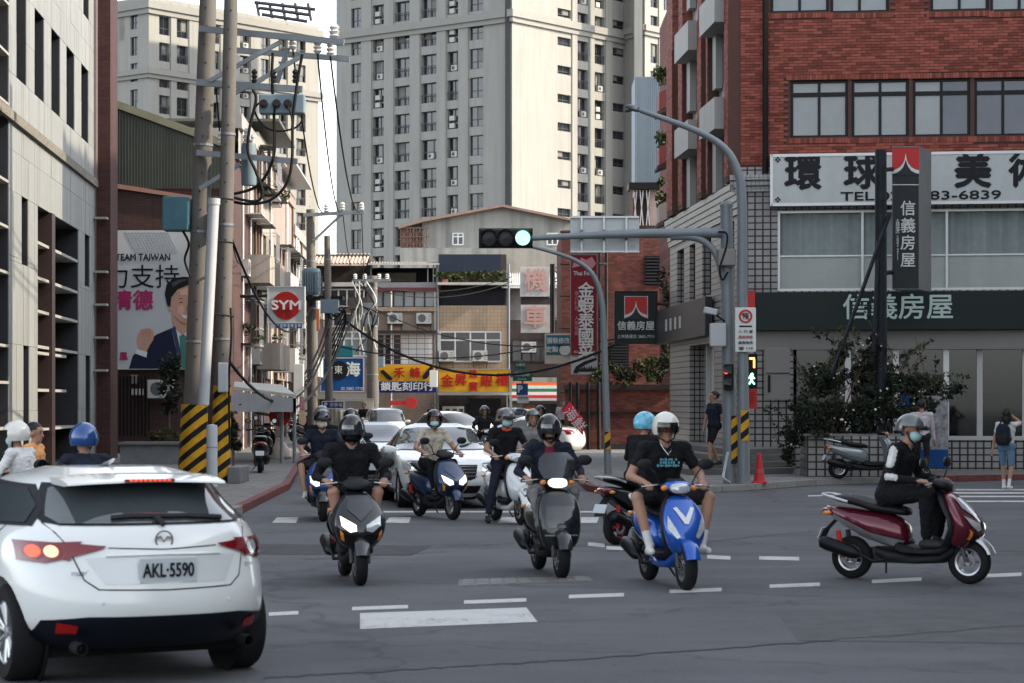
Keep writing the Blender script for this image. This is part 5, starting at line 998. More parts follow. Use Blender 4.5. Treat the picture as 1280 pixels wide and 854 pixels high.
MB().tube([V((XP(930, YL), YL, .12))] + smooth_path([P(929, 500, YL), P(928, 380, YL), P(927.5, 250, YL), P(922, 215, YL), P(908, 188, YL), P(880, 168, YL), P(840, 152, YL), P(800, 138, YL)]), [.125] + [.12 - .07 * i / 42 for i in range(43)], 14).build('pole', M_STEEL, lp, smooth=True)
lh = MB().loft([sup(P(800 - i * 4.6, 137.5 - i * 1.2, YL), (0, 1, 0), up, w, h_, 10, 3) for i, (w, h_) in enumerate(((.05, .04), (.13, .06), (.15, .065), (.12, .05), (.03, .02)))]).build('lamp_head', M_STEEL, lp, smooth=True); MB().box(P(790, 137.5, YL), (.28, .2, .03), Matrix.Rotation(R(-14), 3, 'Y')).build('lens', M_IRON, lh)
fp('hazard_wrap', M_HAZ, lp, 926, 513, 936, 551, YL - .14, .02); fp('base_plate', M_STEEL, lp, 920, 609, 940, 612, YL - .25, .5)
MB().tube(smooth_path([V((XP(912, YL), YL - .1, .15)), V((XP(903, YL), YL - .3, .25)), P(905, 590, YL - .25), P(910, 565, YL - .2)]), .03, 6).build('white_hose', M_PVC, lp)
s = board('notice_sign', 'white no parking notice with red ring fixed to the lamp post', 919, 384.5, 945, 440, YL - .17, M_LET, .02)
MB().lathe([(.10, 0), (.14, 0), (.14, .006), (.10, .006)], P(932, 395.5, YL - .175), (0, -1, 0), 24, closed=True).build('ring', M_SRED, s); MB().box(P(932, 395.5, YL - .185), (.26, .006, .03), Matrix.Rotation(R(40), 3, 'Y')).build('slash', M_SRED, s); tx(s, '停', 932, 395.5, YL - .15, 9, M_INK)
fp('bar', M_INK, s, 924, 407, 940, 409, YL - .176, .006); 
for i, (l_, z_) in enumerate((('人 行 道', 4), ('機車停放', 4.2), ('違者拖吊', 4.2), ('☎ 110', 4))): tx(s, l_, 932, 414.5 + i * 7, YL - .15, z_, M_INK if i != 1 else M_SRED, 18)
YS = YL + .6
s = thing('pedestrian_signal', 'black pedestrian signal showing orange countdown seven and green walking figure', 'traffic light', P(938, 512, YS)); fp('housing', MATS['signal_black'], s, 931, 442, 947, 485, YS, .25, .02); fp('red_panel', M_SRED, s, 934, 486, 946.5, 511, YS + .02, .1); tx(s, '行\n人', 940, 498, YS + .05, 8, M_DRED, ls=.9)
M_ORA = mat('led_orange', (.8, .25, .05), .5, emit=(1, .32, .06), es=1.6); M_GRN = mat('led_green', (.2, .8, .5), .5, emit=(.25, 1, .65), es=1.2)
for a in ((937, 447, 943.5, 449.4), (941.6, 449.4, 943.8, 460)): fp('digit', M_ORA, s, *a, YS - .02, .02)
flat('walking_man', M_GRN, s, [(938.5, 467), (940.5, 466), (942, 468), (941.5, 470), (944, 473), (943, 474), (941, 473), (941, 476), (944, 480), (942.5, 481), (939.5, 477.5), (937, 481), (935.5, 480), (938, 476), (938, 472), (936, 474), (935, 473), (937.5, 469.5)], YS - .02, .02)
MB().cyl(P(931, 450, YS + .12), P(930, 450, YL), .03, .03, 6).build('bracket', M_STEEL, s)
YZ = G(760, 600).y
tl = thing('curved_pole', 'slender steel pole whose curved arm reaches toward the signal head', 'pole', (XP(760, YZ), YZ, .12)); MB().tube([V((XP(760, YZ), YZ, .12))] + smooth_path([P(757.5, 500, YZ), P(755, 420, YZ), P(752, 375, YZ), P(742, 345, YZ), P(722, 327, YZ), P(690, 315, YZ), P(650, 305, YZ)]), [.085] + [.082 - .045 * i / 36 for i in range(37)], 10).build('pole', M_STEEL, tl, smooth=True); fp('hazard_wrap', M_HAZ, tl, 756, 540, 763, 562, YZ - .1, .02)
# ================================================================ pavement furniture, planter, steps, plants
st = thing('stone_steps', 'long grey steps rising beside the corner shop entrance', 'steps', (5.2, 56, .13)); M_STEP = mat('step_stone', (.12, .118, .115), .8, var=.12, scale=3)
for i in range(4): MB().prism([V((XP(795 + i * 14, 58), 64 - i * .2, .13 + i * .14)), V((4.05 + i * .38, 51.2 + i * .5, .13 + i * .14)), V((XP(985, 53), 52.2 + i * .55, .13 + i * .14)), V((7.0, 55.3, .13 + i * .14)), V((5.6, 56.0, .13 + i * .14)), V((4.9, 64, .13 + i * .14))], (0, 0, .139)).build('step', M_STEP, st, bevel=.01)
plt = thing('planter', 'white tiled planter box with the dark flowering bush', 'planter', (XP(1050, 51), 51, .13)); pz = ZP(545, 50.2)
MB().prism([V((XP(1008, 50.2), 50.2, .13)), V((XP(1125, 49.9), 49.9, .13)), V((XP(1125, 52), 52, .13)), V((XP(1000, 52.5), 52.5, .13))], (0, 0, pz - .13)).build('box', M_TILE, plt); addbox('rim', M_BEIGE, plt, (XP(1006, 50.1), 50.05, pz), (XP(1126, 50.1), 50.4, pz + .05))
eb = board('meter_cabinet', 'pale grey meter cabinet against the tiled wall behind the bush', 957, 435, 988, 500, 54.6, M_BEIGE, .3, 'cabinet'); fp('door_seam', M_GREY, eb, 957.5, 466, 987.5, 467, 54.58, .02); fp('handle', M_INK, eb, 960, 469, 963, 490, 54.56, .03)
rb = random.Random(12)
bush = thing('flowering_bush', 'large dark bush with scattered white blossoms filling the tiled planter', 'bush', (XP(1085, 51), 51, pz))
for i in range(9): c = V((XP(1020 + i * 18, 51), 51 + rb.uniform(-.3, .5), pz)); MB().tube(smooth_path([c, c + V((rb.uniform(-.3, .3), rb.uniform(-.3, .3), .7)), c + V((rb.uniform(-.9, .9), rb.uniform(-.5, .5), 1.6 + rb.random()))]), .035, 5, .008).build('stem', M_RUST, bush)
blobs = [(1010, 530, 1.0, .8), (1035, 500, 1.1, 1.0), (1000, 555, .6, .6), (1062, 525, 1.1, .9), (1060, 485, 1.0, .6), (1095, 500, 1.1, .8), (1100, 530, .9, .8), (1130, 500, 1.1, .9), (1160, 490, .9, .6), (1185, 487, .6, .4), (1085, 462, .5, .4), (1120, 468, .5, .35), (1028, 468, .4, .4), (1055, 440, .25, .4), (1150, 520, .7, .6), (985, 560, .4, .6), (1045, 545, 1.0, .6), (1092, 430, .2, .35)]
def leafblob(parent, name, x, y, Y, rx, rz, n, size, m, ry=.8):
    fo = foliage(n, (rx, ry, rz), size, rb); c = P(x, y, Y); fo.v = [q + c for q in fo.v]; fo.build(name, m, parent, kind='stuff')
for x, y, rx, rz in blobs: leafblob(bush, 'leaf_cluster', x, y, 50.7 + rb.uniform(-.5, .3), rx * .8, rz * .8, int(750 * rx * rz) + 120, .048, M_LEAFD)
for i in range(46):                              # arching twigs with sparse leaves reaching out of the mass
    x, y, rx, rz = rb.choice(blobs); a = P(x + rb.uniform(-12, 12), y, 50.6); d = V((rb.uniform(-1, 1), rb.uniform(-.6, .3), rb.uniform(.1, .9))).normalized(); ln = rb.uniform(.6, 1.25); tw = smooth_path([a, a + d * ln * .5 + V((0, 0, .12)), a + d * ln - V((0, 0, .06))], 4)
    MB().tube(tw, .011, 4, .004).build('twig', M_RUST, bush); lf = MB()
    for p in tw[2:]:
        for j in range(4):
            q = Quaternion((rb.gauss(0, 1), rb.gauss(0, 1), rb.gauss(0, 1), rb.gauss(0, 1))).normalized(); u_, v_ = q @ V((.05, 0, 0)), q @ V((0, .028, 0)); c = p + V((rb.uniform(-.06, .06), rb.uniform(-.06, .06), rb.uniform(-.06, .06))); lf.quad(c - u_, c + v_, c + u_, c - v_)
    lf.build('twig_leaves', M_LEAFD if i % 3 else M_LEAF, bush, kind='stuff')
M_BLOOM = mat('blossom_white', (.55, .53, .50), .7, var=.1)
fl_ = MB()
for i in range(75):
    x, y, rx, rz = rb.choice(blobs[3:]); c = P(x + rb.gauss(0, 13), y + rb.gauss(-4, 9), 49.85 + rb.uniform(-.1, .5)); r_ = rb.uniform(.012, .03)
    for j in range(3): a = V((rb.gauss(0, 1), rb.gauss(0, 1), rb.gauss(0, 1))).normalized() * r_; fl_.quad(c - a, c + a.orthogonal() , c + a, c - a.orthogonal())
o_ = fl_.build('blossom', M_BLOOM, bush, kind='stuff')
def shrub(label, x, y, Y, rx, rz, n, m, zb=.13, size=.07):
    t = thing('shrub', label, 'shrub', (XP(x, Y), Y, zb)); MB().tube([V((XP(x, Y), Y, zb)), P(x, y, Y)], .03, 5).build('stem', M_RUST, t)
    for k in range(4): leafblob(t, 'leaf_cluster', x + rb.uniform(-.4, .4) * rx * F / Y, y + rb.uniform(-.5, .5) * rz * F / Y, Y, rx * .7, rz * .7, n // 4, size, m, rx * .6)
    return t
shrub('thin shrub growing beside the cooling unit under the billboard', 212, 490, 66, .55, 1.2, 900, M_LEAFD); shrub('low dark shrub behind the twin striped poles', 292, 548, 52, .45, .6, 600, M_LEAFD); shrub('small shrub above the stone planter wall', 205, 545, 62, .6, .3, 300, M_LEAFY)
pn = thing('planter_wall', 'low grey stone planter wall on the left pavement', 'planter', (XP(187, 60), 60, .13)); addbox('stone_block', mat('planter_stone', (.14, .145, .155), .7, var=.2), pn, (XP(150, 60), 60, .13), (XP(226, 60), 61, ZP(556, 60))); addbox('coping', M_STEP, pn, (XP(148, 60), 59.9, ZP(556, 60)), (XP(228, 60), 61.1, ZP(553, 60)))
pn2 = thing('planter_box', 'small grey concrete planter box beside the striped poles', 'planter', (XP(291, 46), 46, .13)); addbox('box', MATS['planter_stone'], pn2, (XP(284, 46), 46, .13), (XP(300, 46), 47.6, ZP(584, 46)), .02)
aw = inst(AC, None, Matrix.Translation(P(202, 498, 71.4))); tag(aw, 'white cooling unit on the maroon wall beneath the billboard', 'air conditioner')
# poster stand, cone, rubbish bags, chair clutter
s = thing('poster_stand', 'freestanding poster board with grey print and blue base before the shop', 'poster', (XP(1168, 52.6), 52.6, .13)); fp('board', mat('poster_print', (.28, .28, .29), .5, var=.75, scale=7), s, 1153, 495, 1185, 562, 52.6, .05); fp('base', M_SBLUE, s, 1150, 562, 1185, 585, 52.5, .3); fp('blue_panel', M_SBLUE, s, 1124, 494, 1137, 545, 52.9, .05)
cz = thing('traffic_cone', 'red traffic cone standing at the foot of the lamp post', 'cone', (*G(949, 612)[:2], .125)); cb = V((*G(949, 612)[:2], .125)); M_CONE = mat('cone_red', (.45, .025, .03), .5, var=.12)
MB().lathe([(.13, .04), (.115, .08), (.075, .32), (.045, .56), (.04, .62), (.02, .63)], cb, (0, 0, 1), 20).build('cone', M_CONE, cz, smooth=True); MB().box(cb + V((0, 0, .022)), (.3, .3, .04)).build('base', M_CONE, cz, bevel=.01); MB().lathe([(.096, .22), (.1, .22), (.085, .3), (.08, .3)], cb, (0, 0, 1), 20, closed=True).build('band', mat('cone_band', (.35, .06, .06), .4), cz)
M_BAG = mat('rubbish_bag', (.42, .36, .31), .4, var=.2, bump=.8, bscale=9)
for i, (x, y, w, h_) in enumerate(((347, 566, .34, .62), (354, 571, .26, .42), (341, 573, .22, .3))):
    p = G(x, 580); p.z = .13; mb = MB(); rg = random.Random(i)
    mb.loft([[p + V(((w * k + rg.uniform(-.03, .03)) * math.cos(a * .52), (w * k + rg.uniform(-.03, .03)) * math.sin(a * .52), h_ * t)) for a in range(12)] for t, k in ((0, .85), (.2, 1.05), (.45, 1.0), (.7, .75), (.88, .3), (1, .14))]); o = mb.build('rubbish_bag', M_BAG, smooth=True); tag(o, ('tall', 'middle sized', 'smallest')[i] + ' knotted pale rubbish bag on the left pavement', 'rubbish bag')
# ================================================================ VEHICLES
def paint(name, col, metal=.1, rough=.35, flake=.04): return mat(name, col, rough, metal, var=flake, scale=2, coat=.8)
M_CARW = paint('car_white', (.60, .62, .61), 0, .22, .015); M_CARS = paint('car_silver', (.40, .42, .43), .4); M_TYRE = mat('tyre', (.009, .009, .010), .85, var=.2, scale=20); M_RIM = mat('alloy', (.42, .43, .44), .3, .8, var=.08); M_RIMD = mat('alloy_dark', (.12, .12, .13), .35, .7)
M_CGLASS = mat('car_glass', (.045, .054, .058), .05, var=.15, scale=1.5, spec=.8, coat=.3); M_PLAS_B = mat('black_plastic', (.009, .010, .012), .55, var=.15); M_CHROME = mat('chrome', (.6, .6, .6), .15, 1., var=.02)
M_TRED = mat('tail_red', (.14, .004, .007), .15, var=.1, coat=1); M_TLIT = mat('tail_lit', (.9, .1, .05), .3, emit=(1, .07, .04), es=.45); M_TAMB = mat('tail_amber', (.9, .4, .15), .3, emit=(1, .45, .26), es=.5); M_LENS = mat('clear_lens', (.42, .44, .46), .1, .3, var=.25, scale=30, coat=1); M_HLIT = mat('head_lit', (1, .85, .6), .3, emit=(1, .85, .62), es=.5); M_HWHT = mat('head_white', (1, 1, 1), .3, emit=(1, .97, .9), es=.3); M_AMB = mat('amber_lens', (.6, .2, .02), .25, coat=1); M_SEAM = mat('seam', (.004, .004, .005), .8, var=0)
M_PLATE2 = mat('number_plate', (.42, .46, .48), .4, var=.04); M_SHADOWB = mat('underbody', (.005, .005, .006), .9, var=.2)
def interp(tab, z):
    for a, b in zip(tab, tab[1:]):
        if a[0] <= z <= b[0]:
            t = (z - a[0]) / (b[0] - a[0]); return [p + (q - p) * t for p, q in zip(a, b)]
    return list(tab[-1] if z > tab[-1][0] else tab[0])
def sm(tab, z, h=.035):
    s = [interp(tab, z + d * h) for d in (-1, -.5, 0, .5, 1)]; return [sum(q[i] for q in s) / 5 for i in range(len(tab[0]))]
def car_surface(tab, L, ar=.8, af=1.1, nr=2.7, nf=2.5, ns=46, nq=13, wf=None):
    """body as horizontal slices: every row of tab is (z, x_rear, x_front, half_width)"""
    z0, z1 = tab[0][0], tab[-1][0]; rings = []
    for i in range(ns):
        t = i / (ns - 1); z = z0 + (z1 - z0) * (t if t < .75 else .75 + .25 * (1 - (1 - (t - .75) * 4) ** 2)); _, xr, xf, w = sm(tab, z); xr -= L / 2; xf -= L / 2
        a1 = min(ar, (xf - xr) * .45); a2 = min(af, (xf - xr) * .45); half = []
        for k in range(nq): th = math.pi / 2 * k / (nq - 1); half.append((xr + a1 * (1 - math.cos(th) ** (2 / nr)), w * math.sin(th) ** (2 / nr)))
        for k in range(1, 9): half.append((xr + a1 + (xf - xr - a1 - a2) * k / 9, w))
        for k in range(nq): th = math.pi / 2 * (1 - k / (nq - 1)); half.append((xf - a2 * (1 - math.cos(th) ** (2 / nf)), w * math.sin(th) ** (2 / nf)))
        ring = [V((x, y, z)) for x, y in half] + [V((x, -y, z)) for x, y in half[-2:0:-1]]
        rings.append(ring)
    return rings
def bvh_of(rings):
    mb = MB(); mb.loft(rings); return BVHTree.FromPolygons([tuple(v) for v in mb.v], mb.f)
def dens(pts, step=.05, close=True):
    out = []; n = len(pts)
    for i in range(n if close else n - 1):
        a, b = V(pts[i]), V(pts[(i + 1) % n]); k = max(1, int((b - a).length / step)); out += [a.lerp(b, j / k) for j in range(k)]
    return out if close else out + [V(pts[-1])]
ZQ = [None]
def zq(z): return z if z < 1.0 else 1.0 + (z - 1.0) * .86
def cast(bvh, p, view, off):
    if ZQ[0] and view != 'top': p = (p[0], zq(p[1]))
    if view == 'rear': o, d = V((-6, p[0], p[1])), V((1, 0, 0))
    elif view == 'front': o, d = V((6, p[0], p[1])), V((-1, 0, 0))
    elif view == 'left': o, d = V((p[0], 4, p[1])), V((0, -1, 0))
    elif view == 'right': o, d = V((p[0], -4, p[1])), V((0, 1, 0))
    else: o, d = V((p[0], p[1], 5)), V((0, 0, -1))
    h, n, i, q = bvh.ray_cast(o, d)
    if h is None: return None
    if n.dot(d) > 0: n = -n
    return h + n * off
def patch(name, bvh, pts, view, off, m, parent, step=.06, smooth=True):
    pl = dens([(*p, 0) for p in pts], step); ed = [(i, (i + 1) % len(pl)) for i in range(len(pl))]; xs = [p.x for p in pl]; ys = [p.y for p in pl]; extra = []
    def inside(x, y):
        c = False; n = len(pl)
        for i in range(n):
            a, b = pl[i], pl[(i + 1) % n]
            if (a.y > y) != (b.y > y) and x < (b.x - a.x) * (y - a.y) / (b.y - a.y) + a.x: c = not c
        return c
    x = min(xs) + step
    while x < max(xs):
        y = min(ys) + step
        while y < max(ys):
            if inside(x, y) and min((V((x, y, 0)) - p).length for p in pl) > step * .45: extra.append(V((x, y, 0)))
            y += step
        x += step
    vs, _, fs, *_ = delaunay_2d_cdt([p.to_2d() for p in pl + extra], ed, [list(range(len(pl)))], 1, 1e-5)
    mb = MB(); hit = [cast(bvh, p, view, off) for p in vs]; ok = {}
    for i, h in enumerate(hit):
        if h is not None: ok[i] = len(mb.v); mb.v.append(h)
    for f in fs:
        if all(i in ok for i in f): mb.f.append([ok[i] for i in f]); mb.m.append(0)
    return mb.build(name, m, parent, local=True, smooth=smooth)
def seam(bvh, pts, view, parent, r=.005, m=None, name='panel_gap', off=0.):
    hs = [cast(bvh, p, view, off) for p in dens([(*p, 0) for p in pts], .06, False)]; hs = [h for h in hs if h is not None]
    if len(hs) > 1: return MB().tube(hs, r, 5).build(name, m or M_SEAM, parent, local=True)
def wheel(parent, x, y, side, r=.32, w=.205, spokes=5, rim=M_RIM, name='wheel', rr=.66):
    """tyre with rim and spokes; side +1 faces local +y"""
    c = V((x, y, r)); ax = V((0, side, 0)); h = w / 2
    o = MB().lathe([(r * rr, -h), (r * .93, -h), (r, -h * .7), (r, h * .7), (r * .93, h), (r * rr, h * .9), (r * rr, -h)], c, ax, 30, closed=True).build(name, M_TYRE, parent, local=True, smooth=True)
    MB().lathe([(r * rr, -h * .9), (r * rr, h * .85), (r * rr * .93, h * .8), (r * rr * .9, -h * .9)], c, ax, 30, closed=True).build('rim', rim, o, local=True, smooth=True)
    sp = MB(); u = V((1, 0, 0)); v = V((0, 0, 1))
    for k in range(spokes):
        for dl in (-.16, .16):
            t = 2 * math.pi * k / spokes + .3; d = u * math.cos(t) + v * math.sin(t); d2 = u * math.cos(t + dl) + v * math.sin(t + dl)
            sp.tube([c + ax * h * .55 + d * r * .06, c + ax * h * .72 + d2 * r * rr * .93], r * .055, 5)
    sp.lathe([(.01, 0), (r * .17, 0), (r * .15, h * .25), (.01, h * .3)], c + ax * h * .5, ax, 14); sp.build('spokes', rim, o, local=True)
    MB().lathe([(.01, 0), (r * .6, 0), (r * .6, .01), (.01, .01)], c + ax * h * .1, ax, 20).build('brake_disc', M_SHADOWB, o, local=True)
    return o
BOOL = []
def car_body(t, tab, L, paintm, axles, r, W, **kw):
    rings = car_surface(tab, L, **kw); bvh = bvh_of(rings); mb = MB(); mb.loft(rings); b = mb.build('body', paintm, t, local=True, smooth=True)
    cut = MB()
    for x in axles:
        for s in (-1, 1): cut.cyl((x, s * (W - .24), r + .01), (x, s * (W + .3), r + .01), r + .045, n=32)
    c = cut.build('wheel_cutter', M_SHADOWB, t, local=True); md = b.modifiers.new('arch', 'BOOLEAN'); md.operation = 'DIFFERENCE'; md.object = c; md.solver = 'EXACT'; BOOL.append((b, c))
    MB().lohi((-L / 2 + .55, -W + .24, .17), (L / 2 - .25, W - .24, .5)).build('underbody', M_SHADOWB, t, local=True)
    for x in axles:
        for s in (-1, 1): MB().cyl((x, s * (W - .245), r + .02), (x, s * (W - .235), r + .02), r + .05, n=24).build('wheel_well', M_SHADOWB, t, local=True)
    return bvh
def flush_bool():
    dg = bpy.context.evaluated_depsgraph_get(); dg.update()
    for b, c in BOOL:
        me = bpy.data.meshes.new_from_object(b.evaluated_get(dg)); b.modifiers.clear(); b.data = me
        me.polygons.foreach_set('use_smooth', [True] * len(me.polygons)); me.set_sharp_from_angle(angle=R(38))
    for b, c in BOOL: bpy.data.objects.remove(c)
def mir(pts): return [(-y, z) for y, z in pts][::-1]
# ---------------------------------------------------------------- white hatchback, seen from behind
HATCH = [(.25, .26, 4.22, .78), (.31, .11, 4.36, .85), (.40, .025, 4.43, .885), (.52, .0, 4.45, .893), (.62, .01, 4.46, .897), (.72, .045, 4.42, .898), (.80, .075, 4.36, .897), (.88, .10, 4.20, .89), (.94, .13, 3.85, .877), (.99, .16, 3.45, .857), (1.04, .20, 3.25, .828), (1.12, .32, 3.0, .775), (1.20, .44, 2.82, .735), (1.28, .56, 2.62, .695), (1.34, .65, 2.42, .66), (1.385, .72, 2.22, .62), (1.415, .85, 2.05, .56), (1.435, 1.05, 1.9, .47), (1.45, 1.3, 1.7, .3)]
L = 4.46
HATCH = [(zq(q[0]), *q[1:]) for q in HATCH]; ZQ[0] = 1
HB = R(117); _w = G(302, 834); _l = Matrix.Rotation(HB, 3, 'Z') @ V((-L / 2 + .86, -.80, 0))
hb = thing('white_hatchback', 'white hatchback car with lit brake lights and plate AKL-5590', 'car', (_w.x - _l.x, _w.y - _l.y, 0), HB)
bv = car_body(hb, HATCH, L, M_CARW, (-L / 2 + .86, L / 2 - .93), .32, .895, ar=1.1, nr=2.6)
for x in (-L / 2 + .86, L / 2 - .93):
    for s in (-1, 1): wheel(hb, x, s * .765, s, .32, .21, 7)
rw_ = patch('rear_window', bv, [(-.60, 1.05), (.60, 1.05), (.645, 1.10), (.56, 1.30), (.49, 1.335), (-.49, 1.335), (-.56, 1.30), (-.645, 1.10)], 'rear', .011, M_CGLASS, hb)
patch('window_surround', bv, [(-.68, 1.06), (-.60, 1.04), (.60, 1.04), (.68, 1.06), (.695, 1.12), (.575, 1.345), (-.575, 1.345), (-.695, 1.12)], 'rear', .006, M_PLAS_B, hb)
seam(bv, [(-.45, 1.065), (-.2, 1.085), (.18, 1.09), (.3, 1.08)], 'rear', hb, .02, M_PLAS_B, 'wiper', .02); MB().tube([cast(bv, (-.02, 1.03), 'rear', .02), cast(bv, (.02, 1.085), 'rear', .03)], .02, 6).build('wiper_arm', M_PLAS_B, hb, local=True)
x0 = -L / 2
spo = MB(); spo.loft([[V((x0 + xx + .10 * abs(y) ** 2 * 1.6, y, zq(zz) - .06 * y * y)) for xx, zz in ((.86, 1.418), (.60, 1.405), (.43, 1.375), (.42, 1.358), (.50, 1.35), (.80, 1.36))] for y in [-.54 + 1.08 * i / 14 for i in range(15)]]); sp_o = spo.build('roof_spoiler', M_CARW, hb, local=True, smooth=True)
bl_ = MB(); bl_.loft([[V((x0 + .412 + .16 * y * y, y, zq(zz))) for zz in (1.362, 1.383)] + [V((x0 + .43, y, zq(1.383))), V((x0 + .43, y, zq(1.362)))] for y in (-.17, -.08, 0, .08, .17)]); bl_.build('brake_light', M_TRED, sp_o, local=True)
for i in range(9): MB().box((x0 + .408, -.13 + .0325 * i, zq(1.373)), (.012, .018, .012)).build('led', M_TLIT, sp_o, local=True)
MB().loft([[V((x0 + 1.35 + d, w * k, zq(1.448) + h)) for k in (-1, 1)] + [V((x0 + 1.35 + d, w * k * .5, zq(1.455) + h)) for k in (1, -1)] for d, w, h in ((-.12, .012, .055), (0, .03, .03), (.12, .035, -.0))]).build('antenna_fin', M_CARW, hb, local=True)
lampL = [(.83, .937), (.83, .812), (.71, .80), (.39, .893), (.37, .908), (.58, .928)]
for sgn in (1, -1):
    pts = lampL if sgn == 1 else mir(lampL); lo = patch('tail_light', bv, pts, 'rear', .012, M_TRED, hb, .03)
    for k, (yy, mm, r_) in enumerate(((.755, M_TLIT if sgn == 1 else M_TRED, .036), (.67, M_TAMB if sgn == 1 else M_LENS, .036))):
        ring = [(sgn * yy + r_ * math.cos(a * .45), .872 + r_ * math.sin(a * .45)) for a in range(14)]; patch('lamp_ring', bv, ring, 'rear', .02, mm, lo, .03)
        patch('lamp_rim', bv, [(sgn * yy + (r_ + .012) * math.cos(a * .45), .872 + (r_ + .012) * math.sin(a * .45)) for a in range(14)], 'rear', .016, M_TRED if mm not in (M_LENS,) else M_CHROME, lo, .03)
    side = 'left' if sgn == 1 else 'right'
    patch('tail_light', bv, [(x0 + .46, .925), (x0 + .44, .87), (x0 + .24, .815), (x0 + .24, .937)], side, .012, M_TRED, hb, .04)
    for w_ in ([(x0 + .72, 1.05), (x0 + 1.62, 1.03), (x0 + 1.62, 1.315), (x0 + 1.05, 1.30), (x0 + .80, 1.17)], [(x0 + 1.68, 1.03), (x0 + 2.68, 1.01), (x0 + 2.2, 1.27), (x0 + 1.95, 1.325), (x0 + 1.68, 1.32)]): patch('side_window', bv, w_, side, .011, M_CGLASS, hb, .07)
    patch('window_trim', bv, [(x0 + .62, 1.03), (x0 + 2.85, .99), (x0 + 2.2, 1.30), (x0 + 1.9, 1.345), (x0 + 1.0, 1.33), (x0 + .72, 1.17)], side, .006, M_PLAS_B, hb, .07)
    for ln in ([(x0 + 1.65, 1.03), (x0 + 1.66, .6), (x0 + 1.62, .30)], [(x0 + 2.72, 1.0), (x0 + 2.78, .6), (x0 + 2.74, .3)], [(x0 + .95, 1.03), (x0 + 1.2, .75), (x0 + 1.28, .55)]): seam(bv, ln, side, hb)
    MB().loft([sup(V((x0 + 2.7 + d, sgn * (.84 + e), 1.04)), (1, 0, 0), (0, 0, 1), a, b, 10) for d, e, a, b in ((0, .0, .03, .03), (0, .06, .05, .05), (0, .12, .07, .07), (0, .2, .06, .06), (0, .23, .02, .02))]).build('wing_mirror', M_CARW, hb, local=True, smooth=True)
    MB().box((x0 + 1.5, sgn * .905, .78), (.16, .02, .025)).build('door_handle', M_CARW, hb, local=True)
    patch('reflector', bv, [(sgn * .66, .43), (sgn * .55, .415), (sgn * .55, .365), (sgn * .66, .365)][::sgn], 'rear', .016, mat('reflector_red', (.26, .008, .008), .2), hb, .04)
    MB().lathe([(.036, 0), (.040, 0), (.040, .16), (.034, .16)], (x0 + .22, sgn * .56, .27), (-1, 0, 0), 16, closed=True).build('exhaust_pipe', M_SHADOWB, hb, local=True, smooth=True)
patch('rear_diffuser', bv, [(-.80, .26), (-.6, .255), (.6, .255), (.80, .26), (.74, .44), (.5, .47), (-.5, .47), (-.74, .44)], 'rear', .010, mat('diffuser_black', (.004, .006, .011), .4, var=.2), hb)
rec = [(-.46, .66), (.46, .66), (.58, .845), (.40, .865), (-.40, .865), (-.58, .845)]
patch('plate_recess_shade', bv, [(-.40, .67), (.40, .67), (.50, .835), (.36, .845), (-.36, .845), (-.50, .835)], 'rear', .003, mat('car_white_shaded', (.50, .52, .52), .35, .1, var=.03, coat=.5), hb)  # flat patch in darker white, painted to stand for the recess's shade
for ln in ([(-.60, .93), (-.52, .70), (-.44, .64), (0, .63), (.44, .64), (.52, .70), (.60, .93)], [(-.36, .9), (0, .885), (.36, .9)], [(-.68, 1.06), (-.60, .93)], [(.68, 1.06), (.60, .93)]): seam(bv, ln, 'rear', hb, .005)
seam(bv, [(-.38, .85), (0, .856), (.38, .85)], 'rear', hb, .012, M_CARW, 'trim_bar', .004)
xp = cast(bv, (0, .755), 'rear', 0).x; nplate = MB().box((xp - .022, 0, .755), (.014, .38, .16)).build('number_plate', M_PLATE2, hb, local=True, bevel=.004)
HW = wm(hb); def_text = lambda s, p, size, m, par, w=None, bold=0: text(s, par, HW @ V(p), HW.to_3x3() @ V((0, -1, 0)), up, size, m, w=w, bold=bold, depth=.002)
def_text('AKL·5590', (xp - .031, 0, .752), .125, M_INK, nplate, .34, .02)
em = MB().lathe([(.052, 0), (.062, 0), (.062, .012), (.052, .012)], (cast(bv, (0, .945), 'rear', .004).x, 0, .945), (-1, 0, 0), 22, closed=True).build('emblem', M_CHROME, hb, local=True); ex = cast(bv, (0, .945), 'rear', .004).x - .006
MB().tube([(ex, .05, .955), (ex, .025, .965), (ex, 0, .935), (ex, -.025, .965), (ex, -.05, .955)], .007, 5).build('wing', M_CHROME, em, local=True)
def_text('mazda3', (cast(bv, (.52, .745), 'rear', .008).x, .52, .745), .05, M_CHROME, hb, .16); def_text('SKYACTIV', (cast(bv, (-.60, .76), 'rear', .008).x, -.58, .765), .03, M_CHROME, hb, .12)
for y in (.42, -.42): MB().lathe([(.001, 0), (.014, 0), (.012, .005), (.001, .006)], cast(bv, (y, .555), 'rear', 0), (-1, 0, 0), 10).build('parking_sensor', M_CARW, hb, local=True)
patch('glowing_heart_sticker', bv, [(.36, 1.16), (.335, 1.18), (.33, 1.2), (.345, 1.205), (.36, 1.19), (.375, 1.205), (.39, 1.2), (.385, 1.18)], 'rear', .008, M_TLIT, rw_, .02)  # sticker glows: it takes the lit tail lamp material
ZQ[0] = None
